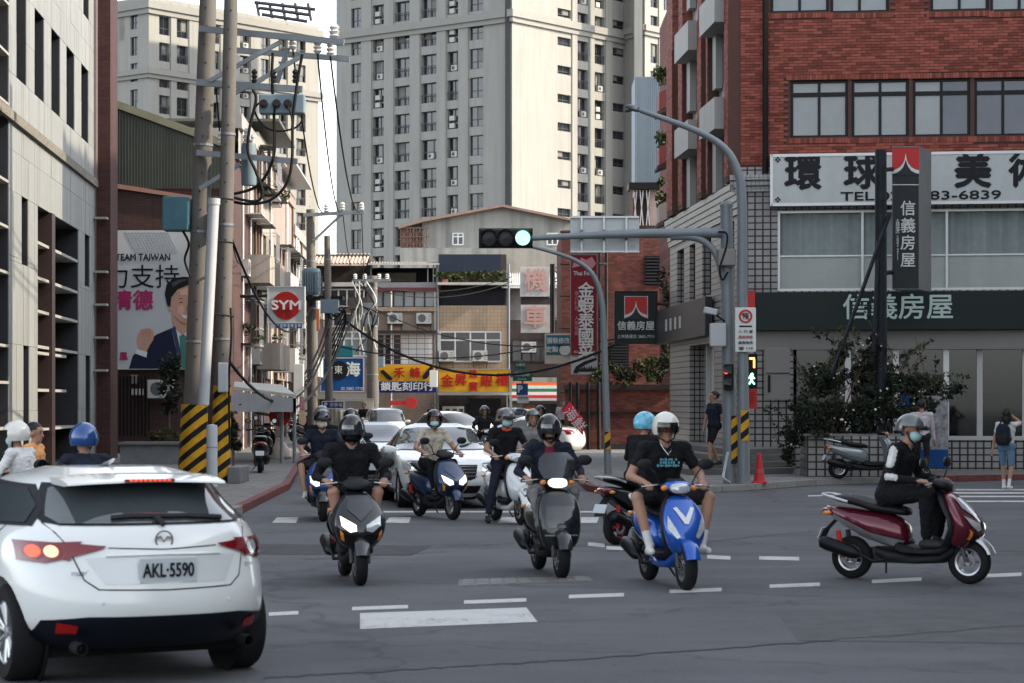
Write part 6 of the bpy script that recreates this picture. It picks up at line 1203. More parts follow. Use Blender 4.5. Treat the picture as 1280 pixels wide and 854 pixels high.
# ---------------------------------------------------------------- cars facing the camera or parked further up the street
SEDAN = [(.20, .18, 4.45, .78), (.30, .06, 4.60, .86), (.45, .0, 4.68, .895), (.60, .01, 4.67, .905), (.72, .03, 4.60, .905), (.80, .05, 4.46, .90), (.87, .08, 4.15, .89), (.93, .14, 3.75, .87), (.98, .35, 3.45, .845), (1.04, .72, 3.22, .80), (1.12, .95, 3.02, .75), (1.20, 1.15, 2.84, .71), (1.28, 1.38, 2.64, .67), (1.35, 1.6, 2.42, .62), (1.39, 1.78, 2.25, .56), (1.415, 1.95, 2.15, .44), (1.43, 2.0, 2.1, .3)]
WAGON = [(.22, .16, 4.4, .80), (.35, .04, 4.56, .88), (.5, .0, 4.62, .90), (.7, .02, 4.62, .905), (.85, .05, 4.50, .90), (.95, .07, 4.25, .89), (1.03, .10, 3.7, .87), (1.10, .14, 3.35, .84), (1.2, .22, 3.15, .79), (1.35, .36, 2.85, .73), (1.5, .5, 2.5, .67), (1.58, .62, 2.25, .6), (1.62, .85, 2.0, .48), (1.64, 1.1, 1.8, .3)]
VAN = [(.25, .12, 4.2, .78), (.4, .03, 4.32, .84), (.6, .0, 4.36, .86), (.8, .01, 4.34, .865), (1.0, .02, 4.22, .86), (1.1, .03, 4.1, .85), (1.25, .05, 3.85, .83), (1.5, .09, 3.5, .79), (1.7, .14, 3.15, .75), (1.8, .2, 2.95, .70), (1.86, .35, 2.7, .58), (1.89, .6, 2.4, .4)]
def make_car(name, label, tab, L, loc, rz, pm, group=None, wb=(.86, .93), grille='bars', lit=False, sc=1., roofbox=None, r=.32):
    t = thing(name, label, 'car', loc, rz, group); W_ = max(q[3] for q in tab); H = tab[-1][0]; x0 = -L / 2; ax = (x0 + wb[0], -x0 - wb[1]); bv = car_body(t, tab, L, pm, ax, r, W_, ar=.6, nr=3.0, af=.95, nf=2.6)
    for x in ax:
        for s in (-1, 1): wheel(t, x, s * (W_ - .12), s, r, .2, 5)
    zb = [q for q in tab if q[3] < W_ - .03 and q[0] > .9][0][0]; zt = H - .09      # belt line and top of the glass
    w0, w1 = interp(tab, zb + .04)[3], interp(tab, zt)[3]
    patch('windscreen', bv, [(-w0 + .06, zb + .05), (w0 - .06, zb + .05), (w1 - .03, zt - .02), (w1 * .6, zt + .01), (-w1 * .6, zt + .01), (-w1 + .03, zt - .02)], 'front', .014, M_CGLASS, t, .06)
    patch('rear_window', bv, [(-w0 + .12, zb + .09), (w0 - .12, zb + .09), (w1 - .08, zt - .03), (-w1 + .08, zt - .03)], 'rear', .014, M_CGLASS, t, .06)
    for sgn in (1, -1):
        sd = 'left' if sgn == 1 else 'right'
        def edge(z, front): q = interp(tab, z); return (q[2] - .42 if front else q[1] + .30) + x0
        zz0, zz1 = zb + .04, zt - .07; xm = (edge(zz0, 0) + edge(zz0, 1)) / 2
        patch('side_window', bv, [(edge(zz0, 0), zz0), (xm - .03, zz0), (xm - .03, zz1), (edge(zz1, 0) + .05, zz1)], sd, .012, M_CGLASS, t, .1); patch('side_window', bv, [(xm + .03, zz0), (edge(zz0, 1), zz0), (edge(zz1, 1) - .08, zz1), (xm + .03, zz1)], sd, .012, M_CGLASS, t, .1)
        for xx in (xm, xm + .95, xm - .9): seam(bv, [(xx, zz0), (xx - .02, .62), (xx, .3)], sd, t)
        hl = [(sgn * .84, .80), (sgn * .48, .72), (sgn * .46, .64), (sgn * .62, .60), (sgn * .83, .66)]; hz = zb - .94 + .02
        hl = [(a, b + hz * .6) for a, b in hl][::sgn]; ho = patch('headlight', bv, hl, 'front', .010, M_LENS, t, .04)
        patch('projector', bv, [(sgn * .66 + .045 * math.cos(a * .6), .69 + hz * .6 + .045 * math.sin(a * .6)) for a in range(10)], 'front', .016, M_HWHT if lit else M_RIMD, ho, .03)
        patch('tail_light', bv, [(sgn * .86, .93 + hz), (sgn * .86, .74 + hz), (sgn * .55, .76 + hz), (sgn * .58, .90 + hz)][::sgn], 'rear', .010, M_TRED, t, .05)
        MB().loft([sup(V((x0 + interp(tab, zb)[2] - .5, sgn * (W_ - .06 + e), zb + .06)), (1, 0, 0), (0, 0, 1), a, b, 10) for e, a, b in ((0, .03, .03), (.06, .05, .05), (.14, .07, .075), (.21, .06, .06), (.24, .02, .02))]).build('wing_mirror', pm, t, local=True, smooth=True)
        patch('fog_intake', bv, [(sgn * .78, .42), (sgn * .5, .40), (sgn * .5, .30), (sgn * .74, .30)][::sgn], 'front', .006, M_PLAS_B, t, .05)
    go = patch('grille', bv, [(-.40, .74 + hz * .6), (.40, .74 + hz * .6), (.34, .52), (.26, .49), (-.26, .49), (-.34, .52)], 'front', .006, M_PLAS_B, t, .05)
    for z in (.555, .61, .66, .71): seam(bv, [(-.37, z + hz * .4), (.37, z + hz * .4)], 'front', go, .012, M_CHROME, 'grille_bar', .01)
    gx = cast(bv, (0, .62 + hz * .4), 'front', 0).x; MB().lathe([(.075, 0), (.09, 0), (.09, .015), (.075, .015)], (gx + .012, 0, .62 + hz * .4), (1, 0, 0), 18, closed=True).build('badge', M_CHROME, go, local=True)
    patch('lower_intake', bv, [(-.45, .40), (.45, .40), (.40, .27), (-.40, .27)], 'front', .006, M_PLAS_B, t, .06)
    px = cast(bv, (0, .44), 'front', 0).x; MB().box((px + .012, 0, .445), (.012, .36, .15)).build('number_plate', M_PLATE2, t, local=True)
    px = cast(bv, (0, .72), 'rear', 0).x; MB().box((px - .012, 0, .72), (.012, .36, .15)).build('number_plate', M_PLATE2, t, local=True)
    t.scale = (sc, sc, sc); return t, bv
def carloc(px, py, rz): p = G(px, py); return (p.x, p.y, 0)
mc, bvm = make_car('white_sedan', 'white saloon car with barred chrome grille waiting behind the scooters', SEDAN, 4.68, (-1.32, 40.1, 0), R(-81), M_CARW, lit=True)
make_car('silver_car', 'silver saloon half hidden to the left of the white saloon', SEDAN, 4.68, (-3.15, 50.0, 0), R(-86), M_CARS, sc=.95)
make_car('white_van', 'boxy white van queuing behind the silver saloon', VAN, 4.36, (-4.6, 82.0, 0), R(-86), M_CARW, sc=.82)
make_car('white_suv', 'white sport utility car angled in the middle of the street', WAGON, 4.62, (-1.9, 80.0, 0), R(-50), M_CARW, sc=.88)
make_car('white_parked_car', 'white saloon parked side on near the striped awning', SEDAN, 4.68, (.35, 76.0, 0), R(160), M_CARW, sc=.92)
make_car('teal_van', 'small pale teal van in front of the parking sign', VAN, 4.36, (.15, 98.0, 0), R(-80), paint('car_teal', (.22, .33, .33)), sc=.8)
make_car('cream_van', 'cream coloured van beside the box truck', VAN, 4.36, (-5.6, 96.0, 0), R(-88), paint('car_cream', (.5, .48, .42)), sc=.8)
# box truck
tk2 = thing('box_truck', 'cream box truck with louvred cargo body in the left lane', 'truck', (-7.4, 104, 0), R(-80)); tk2.scale = (.8, .85, .70); M_CRM = mat('truck_cream', (.48, .44, .37), .5, var=.08, streak=.2)
MB().lohi((-3.2, -1.05, .85), (1.0, 1.05, 2.75)).build('cargo_box', M_CRM, tk2, local=True, bevel=.03); MB().lohi((-3.1, -.8, .5), (2.5, .8, .84)).build('chassis', M_SHADOWB, tk2, local=True)
for z in (1.0, 1.9, 2.7): MB().lohi((-3.23, -1.07, z), (1.03, 1.07, z + .05)).build('rib', M_ALU, tk2, local=True)
for i in range(7): MB().lohi((1.0, -.5, 2.1 + i * .07), (1.02, .5, 2.13 + i * .07)).build('louvre', M_RIMD, tk2, local=True)
cab = MB().loft([[V((x, s_ * w, z)) for x, z in ((1.1, .45), (2.75, .45), (2.8, .9), (2.7, 1.25), (2.25, 1.95), (1.1, 2.0))] for s_, w in ((-1, .88), (-1, .9), (1, .9), (1, .88))]).build('cab', M_CRM, tk2, local=True, bevel=.05)
MB().prism([V((2.735, -.78, 1.27)), V((2.735, .78, 1.27)), V((2.33, .74, 1.87)), V((2.33, -.74, 1.87))], (.03, 0, .02)).build('windscreen', M_CGLASS, cab, local=True)
for s_ in (-1, 1): MB().box((2.8, s_ * .65, .75), (.04, .28, .2)).build('headlight', M_LENS, cab, local=True); MB().prism([V((1.35, s_ * .905, 1.25)), V((2.5, s_ * .905, 1.25)), V((2.2, s_ * .905, 1.85)), V((1.35, s_ * .905, 1.85))], (0, s_ * .01, 0)).build('side_window', M_CGLASS, cab, local=True)
for x in (-2.1, 2.0):
    for s_ in (-1, 1): wheel(tk2, x, s_ * .8, s_, .38, .25, 6)
# ================================================================ SCOOTERS
M_SEAT = mat('seat_vinyl', (.007, .007, .008), .5, var=.15); M_ENG = mat('engine_grey', (.06, .06, .065), .55, .4, var=.2); M_MUF = mat('muffler_black', (.008, .009, .011), .4, .3, var=.15); M_GRIP = mat('grip_rubber', (.012, .012, .013), .8)
M_MIRR = mat('mirror_glass', (.35, .38, .4), .05, 1., var=0); M_SCR = glassmat('smoked_screen', (.45, .47, .5), .08)
def xring(x, z, w, h, e=2.6, n=18, y=0): return sup((x, y, z), (0, 1, 0), (0, 0, 1), w, h, n, e)      # section across x
def zring(x, z, w, d, e=2.6, n=18, tilt=0): return sup((x, 0, z), (0, 1, 0), V((math.cos(tilt), 0, math.sin(tilt))), w, d, n, e)   # section across z
def scooter(name, label, loc, rz, c1, c2=None, style='sharp', lit='left', screen=False, rim=None, steer=0, rack=False, group='scooters', seatm=None, crate=None):
    """c1 body paint, c2 side trim; style: sharp (twin lamps low in the nose), cowl (lamp in the handlebar cowl), round (retro nose with one oval lamp)"""
    t = thing(name, label, 'scooter', loc, rz, group); c2 = c2 or c1; B = lambda mb, nm, m, p=t, **k: mb.build(nm, m, p, local=True, **k); wr = .222
    # wheels
    for nm, x in (('front_wheel', .645), ('rear_wheel', -.635)):
        c = V((x, 0, wr)); h = .055; o = B(MB().lathe([(wr * .62, -h), (wr * .86, -h * 1.05), (wr * .96, -h * .75), (wr, -h * .25), (wr, h * .25), (wr * .96, h * .75), (wr * .86, h * 1.05), (wr * .62, h), (wr * .6, 0)], c, (0, 1, 0), 30, closed=True), nm, M_TYRE, smooth=True)
        rm = MB().lathe([(wr * .62, -h * .9), (wr * .64, 0), (wr * .62, h * .9), (wr * .55, h * .8), (wr * .54, -h * .8)], c, (0, 1, 0), 26, closed=True); 
        for k in range(5):
            a = 2 * math.pi * k / 5; rm.tube([c + V((math.cos(a) * .03, 0, math.sin(a) * .03)), c + V((math.cos(a) * wr * .58, 0, math.sin(a) * wr * .58))], .013, 6)
        rm.lathe([(.01, -.05), (.032, -.05), (.032, .05), (.01, .05)], c, (0, 1, 0), 12); B(rm, 'rim', rim or M_RIM, o, smooth=True)
        MB().lathe([(.05, 0), (.088, 0), (.088, .006), (.05, .006)], c + V((0, -.062, 0)), (0, -1, 0), 20, closed=True).build('brake_disc', M_CHROME, o, local=True)
    # front fender, fork
    fm = MB(); fm.loft([[V((.645 + math.cos(a) * r_, w, wr + math.sin(a) * r_)) for w, r_ in ((-.075, .235), (-.07, .262), (-.03, .285), (.03, .285), (.07, .262), (.075, .235), (.03, .25), (-.03, .25))] for a in [R(20 + 13 * i) for i in range(12)]]); B(fm, 'front_fender', c1 if style != 'sharp' else c2, smooth=True)
    for s in (-1, 1): B(MB().tube([(.645, s * .085, wr), (.60, s * .085, .36), (.50, s * .075, .60)], .022, 8), 'fork_leg', M_ENG)
    # nose and leg shield
    if style == 'round': NS = [(.50, .30, .15, .10), (.53, .38, .20, .12), (.54, .50, .225, .125), (.525, .63, .23, .115), (.49, .75, .225, .10), (.44, .85, .19, .085), (.39, .92, .12, .07)]; e = 3.0
    elif style == 'cowl': NS = [(.50, .33, .10, .10), (.55, .42, .165, .13), (.585, .52, .20, .14), (.57, .62, .215, .125), (.53, .72, .21, .105), (.47, .82, .17, .085), (.41, .92, .09, .06)]; e = 2.2
    else: NS = [(.50, .36, .14, .10), (.57, .44, .22, .14), (.625, .55, .26, .17), (.62, .64, .27, .165), (.56, .74, .25, .13), (.49, .84, .18, .10), (.42, .93, .09, .06)]; e = 2.0
    nrings = [zring(x, z, w, d, e, 20, R(-18)) for x, z, w, d in NS]; nm_ = MB(); nm_.loft(nrings); ap = B(nm_, 'front_apron', c1, smooth=True, sub=1); bv = BVHTree.FromPolygons([tuple(q) for q in nm_.v], nm_.f)
    B(MB().loft([zring(x - .085, z, w * 1.02, .05, 3.2, 16, R(-18)) for x, z, w, d in NS]), 'leg_shield', M_PLAS_B if style != 'round' else c1, smooth=True)
    ptc = lambda nm2, pts, off, m, par=ap: patch(nm2, bv, pts, 'front', off, m, par, .03)
    if style == 'sharp':
        for s in (1, -1):
            on = lit == 'both' or (lit == 'left' and s == -1); ptc('headlight', [(s * .20, .69), (s * .05, .60), (s * .045, .55), (s * .11, .535), (s * .19, .60)][::s], .012, M_HLIT if on else M_LENS)
            ptc('turn_signal', [(s * .205, .56), (s * .19, .47), (s * .155, .45), (s * .175, .53)][::s], .012, M_AMB); ptc('intake', [(s * .15, .50), (s * .05, .50), (s * .04, .43), (s * .12, .42)][::s], .008, M_PLAS_B)
        ptc('nose_panel', [(-.10, .86), (.10, .86), (.13, .76), (0, .64), (-.13, .76)], .008, c2)
    elif style == 'cowl':
        for s in (1, -1): ptc('position_lamp', [(s * .17, .72), (s * .075, .52), (s * .105, .50), (s * .185, .60)][::s], .010, M_LENS)
        ptc('chevron', [(-.105, .79), (-.07, .80), (0, .70), (.07, .80), (.105, .79), (.02, .64), (-.02, .64)], .010, c2 if c2 is not c1 else M_ALU)
    else:
        ptc('nose_panel', [(-.15, .74), (.15, .74), (.16, .58), (.13, .52), (-.13, .52), (-.16, .58)], .008, mat('nose_black', (.01, .012, .014), .08, spec=.8)); ptc('trim_line', [(-.17, .455), (.17, .455), (.17, .44), (-.17, .44)], .012, M_BEIGE)
    # handlebar cowl, bars, mirrors
    hc = B(MB().loft([xring(x, z, w, h, 2.2, 16) for x, z, w, h in ((.22, .985, .05, .03), (.27, 1.0, .13, .05), (.34, 1.005, .16, .06), (.41, .99, .14, .055), (.455, .965, .08, .03))]), 'handlebar_cowl', c1 if style == 'cowl' else M_PLAS_B, smooth=True, sub=1)
    if style in ('cowl', 'round'):
        B(MB().loft([xring(.43 + d, .985 - d * .3, w, h, 2.3, 16) for d, w, h in ((0, .105, .05), (.03, .10, .047), (.045, .06, .03))]), 'headlight', M_LENS if not lit else M_HWHT, hc, smooth=True)
        for s in (-1, 1): B(MB().ell((.40, s * .15, .985), (.04, .035, .03)), 'turn_signal', M_AMB, hc)
    B(MB().box((.24, 0, 1.045), (.06, .16, .03), Matrix.Rotation(R(-35), 3, 'Y')), 'instrument_panel', M_PLAS_B, hc, bevel=.008)
    B(MB().tube(smooth_path([V((.245, .35, 1.0)), V((.27, .2, 1.015)), V((.33, .08, .99)), V((.33, -.08, .99)), V((.27, -.2, 1.015)), V((.245, -.35, 1.0))]), .014, 8), 'handlebar', M_PLAS_B)
    for s in (-1, 1):
        B(MB().cyl((.268, s * .225, 1.012), (.243, s * .36, .998), .019, .019, 10), 'grip', M_GRIP); B(MB().tube([(.30, s * .19, 1.015), (.345, s * .25, 1.01), (.325, s * .36, .998)], .007, 5), 'brake_lever', M_ALU)
        mr = B(MB().tube(smooth_path([V((.29, s * .17, 1.03)), V((.31, s * .22, 1.13)), V((.29, s * .29, 1.20))]), .008, 6), 'mirror', M_PLAS_B)
        B(MB().ell((.285, s * .315, 1.215), (.022, .085, .058), n=14, m=8), 'mirror_shell', M_PLAS_B, mr, smooth=True); B(MB().lathe([(.001, 0), (.05, 0), (.05, .003), (.001, .003)], (.262, s * .315, 1.215), (-1, 0, 0), 14), 'mirror_glass', M_MIRR, mr)
    if screen: B(MB().loft([[V((.44 - .10 * k + .03 * (1 - abs(y)), y * w, 1.03 + .27 * k)) for y in (-1, -.6, 0, .6, 1)] + [V((.435 - .10 * k + .03 * (1 - abs(y)), y * w, 1.03 + .27 * k)) for y in (1, .6, 0, -.6, -1)] for k, w in ((0, .15), (.35, .20), (.75, .19), (1, .12))]), 'windscreen', M_SCR, smooth=True)
    # floor, belly, rear body, seat
    B(MB().loft([xring(x, z, w, h, 4, 14) for x, z, w, h in ((.47, .40, .13, .07), (.40, .33, .165, .04), (.2, .315, .17, .035), (-.02, .33, .17, .05), (-.10, .36, .15, .06))]), 'floorboard', M_PLAS_B, smooth=True)
    B(MB().loft([xring(x, z, w, h, 3, 14) for x, z, w, h in ((.50, .34, .08, .06), (.38, .25, .14, .05), (.1, .23, .15, .05), (-.2, .25, .13, .07), (-.35, .30, .08, .05))]), 'belly_cowl', c1 if style == 'cowl' else M_PLAS_B, smooth=True)
    rb_ = [(.02, .46, .12, .12), (-.10, .50, .17, .17), (-.25, .53, .20, .165), (-.45, .57, .205, .145), (-.65, .63, .18, .11), (-.82, .69, .12, .065), (-.93, .73, .05, .025)]
    mbr = MB(); mbr.loft([xring(x, z, w, h, 2.3, 18) for x, z, w, h in rb_]); bd = B(mbr, 'rear_body', c1, smooth=True, sub=1); bvr = BVHTree.FromPolygons([tuple(q) for q in mbr.v], mbr.f)
    for sd in ('left', 'right'):
        patch('side_flash', bvr, [(.0, .42), (-.35, .50), (-.78, .68), (-.80, .64), (-.40, .43), (-.06, .36)], sd, .012, c2, bd, .05); patch('lower_panel', bvr, [(.02, .40), (-.3, .42), (-.55, .52), (-.5, .46), (-.25, .38), (-.02, .35)], sd, .008, M_PLAS_B, bd, .05)
    B(MB().loft([xring(x, z, w, h, 2.6, 18) for x, z, w, h in ((.02, .70, .08, .03), (-.05, .715, .13, .05), (-.2, .735, .155, .055), (-.40, .755, .16, .055), (-.50, .80, .16, .055), (-.68, .825, .14, .05), (-.80, .835, .10, .035), (-.85, .835, .04, .015))]), 'seat', seatm or M_SEAT, smooth=True, sub=1)
    B(MB().tube(smooth_path([V((-.62, .15, .80)), V((-.82, .15, .85)), V((-.93, .09, .87)), V((-.93, -.09, .87)), V((-.82, -.15, .85)), V((-.62, -.15, .80))]), .014, 8), 'grab_rail', M_ALU if not rack else M_PLAS_B)
    tl_ = B(MB().loft([xring(x, z, w, h, 2.5, 14) for x, z, w, h in ((-.84, .69, .11, .045), (-.92, .70, .09, .035), (-.955, .70, .05, .018))]), 'tail_light', M_TRED, smooth=True)
    for s in (-1, 1): B(MB().ell((-.86, s * .13, .68), (.05, .03, .025)), 'turn_signal', M_AMB)
    B(MB().loft([[V((x, s * w, z)) for s in (-1, 1)] + [V((x - .012, s * w, z - .008)) for s in (1, -1)] for x, z, w in ((-.80, .62, .06), (-.92, .50, .07), (-.98, .38, .07))]), 'rear_fender', M_PLAS_B); B(MB().box((-.955, 0, .47), (.012, .2, .12), Matrix.Rotation(R(25), 3, 'Y')), 'number_plate', M_PLATE2)
    # engine, swing arm, muffler, stand
    B(MB().loft([xring(x, z, w, h, 3, 12, .10) for x, z, w, h in ((-.15, .28, .05, .06), (-.3, .26, .07, .09), (-.55, .24, .06, .085), (-.72, .225, .05, .05))]), 'engine_case', M_ENG, smooth=True)
    B(MB().tube(smooth_path([V((-.2, -.06, .22)), V((-.35, -.15, .2)), V((-.48, -.16, .26)), V((-.60, -.165, .30)), V((-.90, -.17, .38))]), [.02] * 13 + [.02, .03, .045, .06, .068, .07, .07, .07, .068, .06, .04, .02][:12], 12) if False else MB().tube([V((-.2, -.06, .22)), V((-.35, -.15, .20)), V((-.47, -.155, .26)), V((-.50, -.16, .265)), V((-.56, -.165, .285)), V((-.84, -.175, .365)), V((-.90, -.176, .38)), V((-.92, -.176, .385))], [.018, .018, .02, .045, .068, .072, .06, .03], 14), 'muffler', M_MUF, smooth=True)
    B(MB().tube([(-.70, -.09, wr), (-.74, -.12, .5)], .028, 10), 'shock_absorber', M_SRED if style == 'sharp' else M_ENG); B(MB().tube([(-.70, .12, wr), (-.74, .12, .5)], .028, 10), 'shock_absorber', M_ENG)
    B(MB().tube([(-.30, .10, .18), (-.34, .19, .06)], .012, 6), 'side_stand', M_ENG)
    if crate: B(MB().box((-.95, 0, .98), (.34, .36, .26)), 'top_case', crate, bevel=.03)
    return t
SCW = {}
def at_front(px, py, rz):
    """place a scooter so that its front tyre touches the road at this pixel"""
    g = G(px, py); f = V((math.cos(rz), math.sin(rz), 0)) * .645; return (g.x - f.x, g.y - f.y, 0)
P_BLACK = paint('scooter_black', (.010, .012, .015), .3, .3); P_GRAPH = paint('scooter_graphite', (.035, .038, .042), .5, .3); P_BLUE = paint('scooter_blue', (.010, .075, .36), .3, .25); P_NAVY = paint('scooter_navy', (.012, .030, .075), .3, .3); P_MAROON = paint('scooter_maroon', (.10, .010, .022), .4, .25); P_SILV = paint('scooter_silver', (.30, .31, .32), .6, .3); P_WHITE = paint('scooter_white', (.52, .54, .54), .1, .3); P_GREY = paint('scooter_grey', (.22, .25, .26), .3, .3); P_RED = paint('scooter_red', (.28, .012, .016), .3, .25)
hA, hC, hD, hE, hF, hG, hH, hI = R(-79), R(-80), R(-77), R(-33), R(47), R(-64), R(-72), R(-84)
SCO = {}
def S(key, *a, **k): SCO[key] = scooter(*a, **k); return SCO[key]
S('A', 'maxi_scooter', 'graphite sharp nosed scooter with one lit headlight ridden toward the crossing', at_front(450, 732, hA), hA, P_BLACK, P_GRAPH, 'sharp', 'left', group=None)
S('C', 'retro_scooter', 'black retro scooter with oval lit headlamp and smoked windscreen', at_front(702, 723, hC), hC, P_BLACK, P_BLACK, 'round', 'on', screen=True, group=None)
S('D', 'blue_scooter', 'bright blue scooter with white chevron ridden by man in shorts', at_front(858, 738, hD), hD, P_BLUE, P_WHITE, 'cowl', '', group=None)
S('E', 'maroon_scooter', 'maroon and silver scooter crossing side on', at_front(1212, 730, hE), hE, P_MAROON, P_SILV, 'sharp', '', group=None)
gF = G(770, 681); S('F', 'black_scooter', 'black scooter heading right behind the bright blue scooter', (gF.x + .64 * math.cos(hF), gF.y + .64 * math.sin(hF), 0), hF, P_BLACK, P_GRAPH, 'sharp', '', rim=paint('rim_red', (.2, .02, .03)), group=None)
S('G', 'navy_scooter', 'navy scooter with lit lamp in front of the white saloon', at_front(566, 650, hG), hG, P_NAVY, P_NAVY, 'sharp', 'both', group=None)
S('H', 'white_scooter', 'white scooter stopped beside the white saloon', at_front(652, 656, hH), hH, P_WHITE, P_WHITE, 'cowl', '', group=None)
S('I', 'blue_courier_scooter', 'dark blue scooter carrying two riders along the left kerb', at_front(404, 652, hI), hI, paint('scooter_deep_blue', (.012, .05, .2), .3), P_GRAPH, 'sharp', 'left', group=None)
gJ = V((XP(1052, 48.9), 48.9, 0)); S('J', 'parked_scooter', 'pale grey scooter parked against the tiled planter', (gJ.x + .55, gJ.y, .13), R(6), P_GREY, P_GREY, 'round', '', group=None)
for i, (px, py, rz, c) in enumerate(((326, 597, 95, P_BLACK), (333, 583, 92, P_GRAPH), (378, 556, 60, P_BLACK), (371, 550, 70, P_NAVY))):
    g = G(px, py); S('K%d' % i, 'parked_scooter', ('black scooter parked tail out beside the striped poles', 'graphite scooter parked next to the black one on the left pavement', 'black scooter parked under the feather banner', 'navy scooter parked deeper under the canopy')[i], (g.x, g.y, .13), R(rz), c, c, 'cowl', '', group=None)
for i, (px, Y, rz, c) in enumerate(((15, 25.0, 160, P_WHITE), (103, 21.8, 120, P_NAVY), (667, 38.5, -80, P_WHITE), (438, 40, -85, P_GREY), (676, 63, -75, P_BLACK), (606, 62, -80, P_BLACK))):
    S('L%d' % i, 'scooter', ('white scooter under the white helmeted rider beside the hatchback', 'navy scooter under the blue helmeted rider beyond the hatchback', 'white scooter waiting behind the retro scooter', 'grey scooter following the dark blue scooter', 'black scooter further up the street near the red flag', 'black scooter standing between the white cars')[i], (XP(px, Y), Y, 0), R(rz), c, c, 'cowl', '', group=None)
# ================================================================ PEOPLE
PEOPLE = []
M_SKIN = mat('skin', (.31, .175, .12), .55, var=.08, scale=9); M_HAIR = mat('hair_black', (.012, .010, .010), .5, var=.2, scale=30); M_SHOEW = mat('shoe_white', (.55, .55, .54), .6, var=.08); M_SHOEB = mat('shoe_black', (.02, .02, .02), .6, var=.1); M_MASK = mat('face_mask', (.32, .52, .52), .7, var=.06); M_MASKW = mat('mask_cream', (.5, .46, .4), .7, var=.06); M_SOCK = mat('sock_white', (.55, .55, .55), .8)
def cloth(n, c, **k): return mat('cloth_' + n, c, .9, var=.25, scale=7, bump=.5, bscale=22)
def ik(a, b, l1, l2, pole):
    a = V(a); b = V(b); d = b - a; L_ = min(d.length, (l1 + l2) * .999); u = d.normalized(); b = a + u * L_
    x = (l1 * l1 - l2 * l2 + L_ * L_) / (2 * L_); h = math.sqrt(max(0, l1 * l1 - x * x)); p = V(pole) - u * V(pole).dot(u); return a + u * x + p.normalized() * h, b
def ellshell(c, rad, rot, keep, n=28, m=18, th=.012):
    """part of an ellipsoid as a shell with thickness; keep(unit direction) says which faces stay"""
    mb = MB(); c = V(c); idx = {}
    def vid(i, j, o):
        j %= n; k = (i, j, o)
        if k not in idx:
            t = math.pi * i / m - math.pi / 2; a = 2 * math.pi * j / n; d = V((math.cos(t) * math.cos(a), math.cos(t) * math.sin(a), math.sin(t))); r_ = [q + (th if o else 0) for q in rad]; q = V((d.x * r_[0], d.y * r_[1], d.z * r_[2])); idx[k] = len(mb.v); mb.v.append(c + rot @ q)
        return idx[k]
    kept = set()
    for i in range(m):
        for j in range(n):
            t = math.pi * (i + .5) / m - math.pi / 2; a = 2 * math.pi * (j + .5) / n
            if keep(V((math.cos(t) * math.cos(a), math.cos(t) * math.sin(a), math.sin(t)))): kept.add((i, j))
    for i, j in kept:
        mb.f.append([vid(i, j, 1), vid(i, j + 1, 1), vid(i + 1, j + 1, 1), vid(i + 1, j, 1)]); mb.f.append([vid(i + 1, j, 0), vid(i + 1, j + 1, 0), vid(i, j + 1, 0), vid(i, j, 0)])
        for (p, q), (ni, nj) in ((((i, j), (i, j + 1)), (i - 1, j)), (((i + 1, j + 1), (i + 1, j)), (i + 1, j)), (((i + 1, j), (i, j)), (i, (j - 1) % n)), (((i, j + 1), (i + 1, j + 1)), (i, (j + 1) % n))):
            if (ni, nj) not in kept: mb.f.append([vid(*p, 1), vid(*p, 0), vid(*q, 0), vid(*q, 1)])
    mb.m = [0] * len(mb.f); return mb
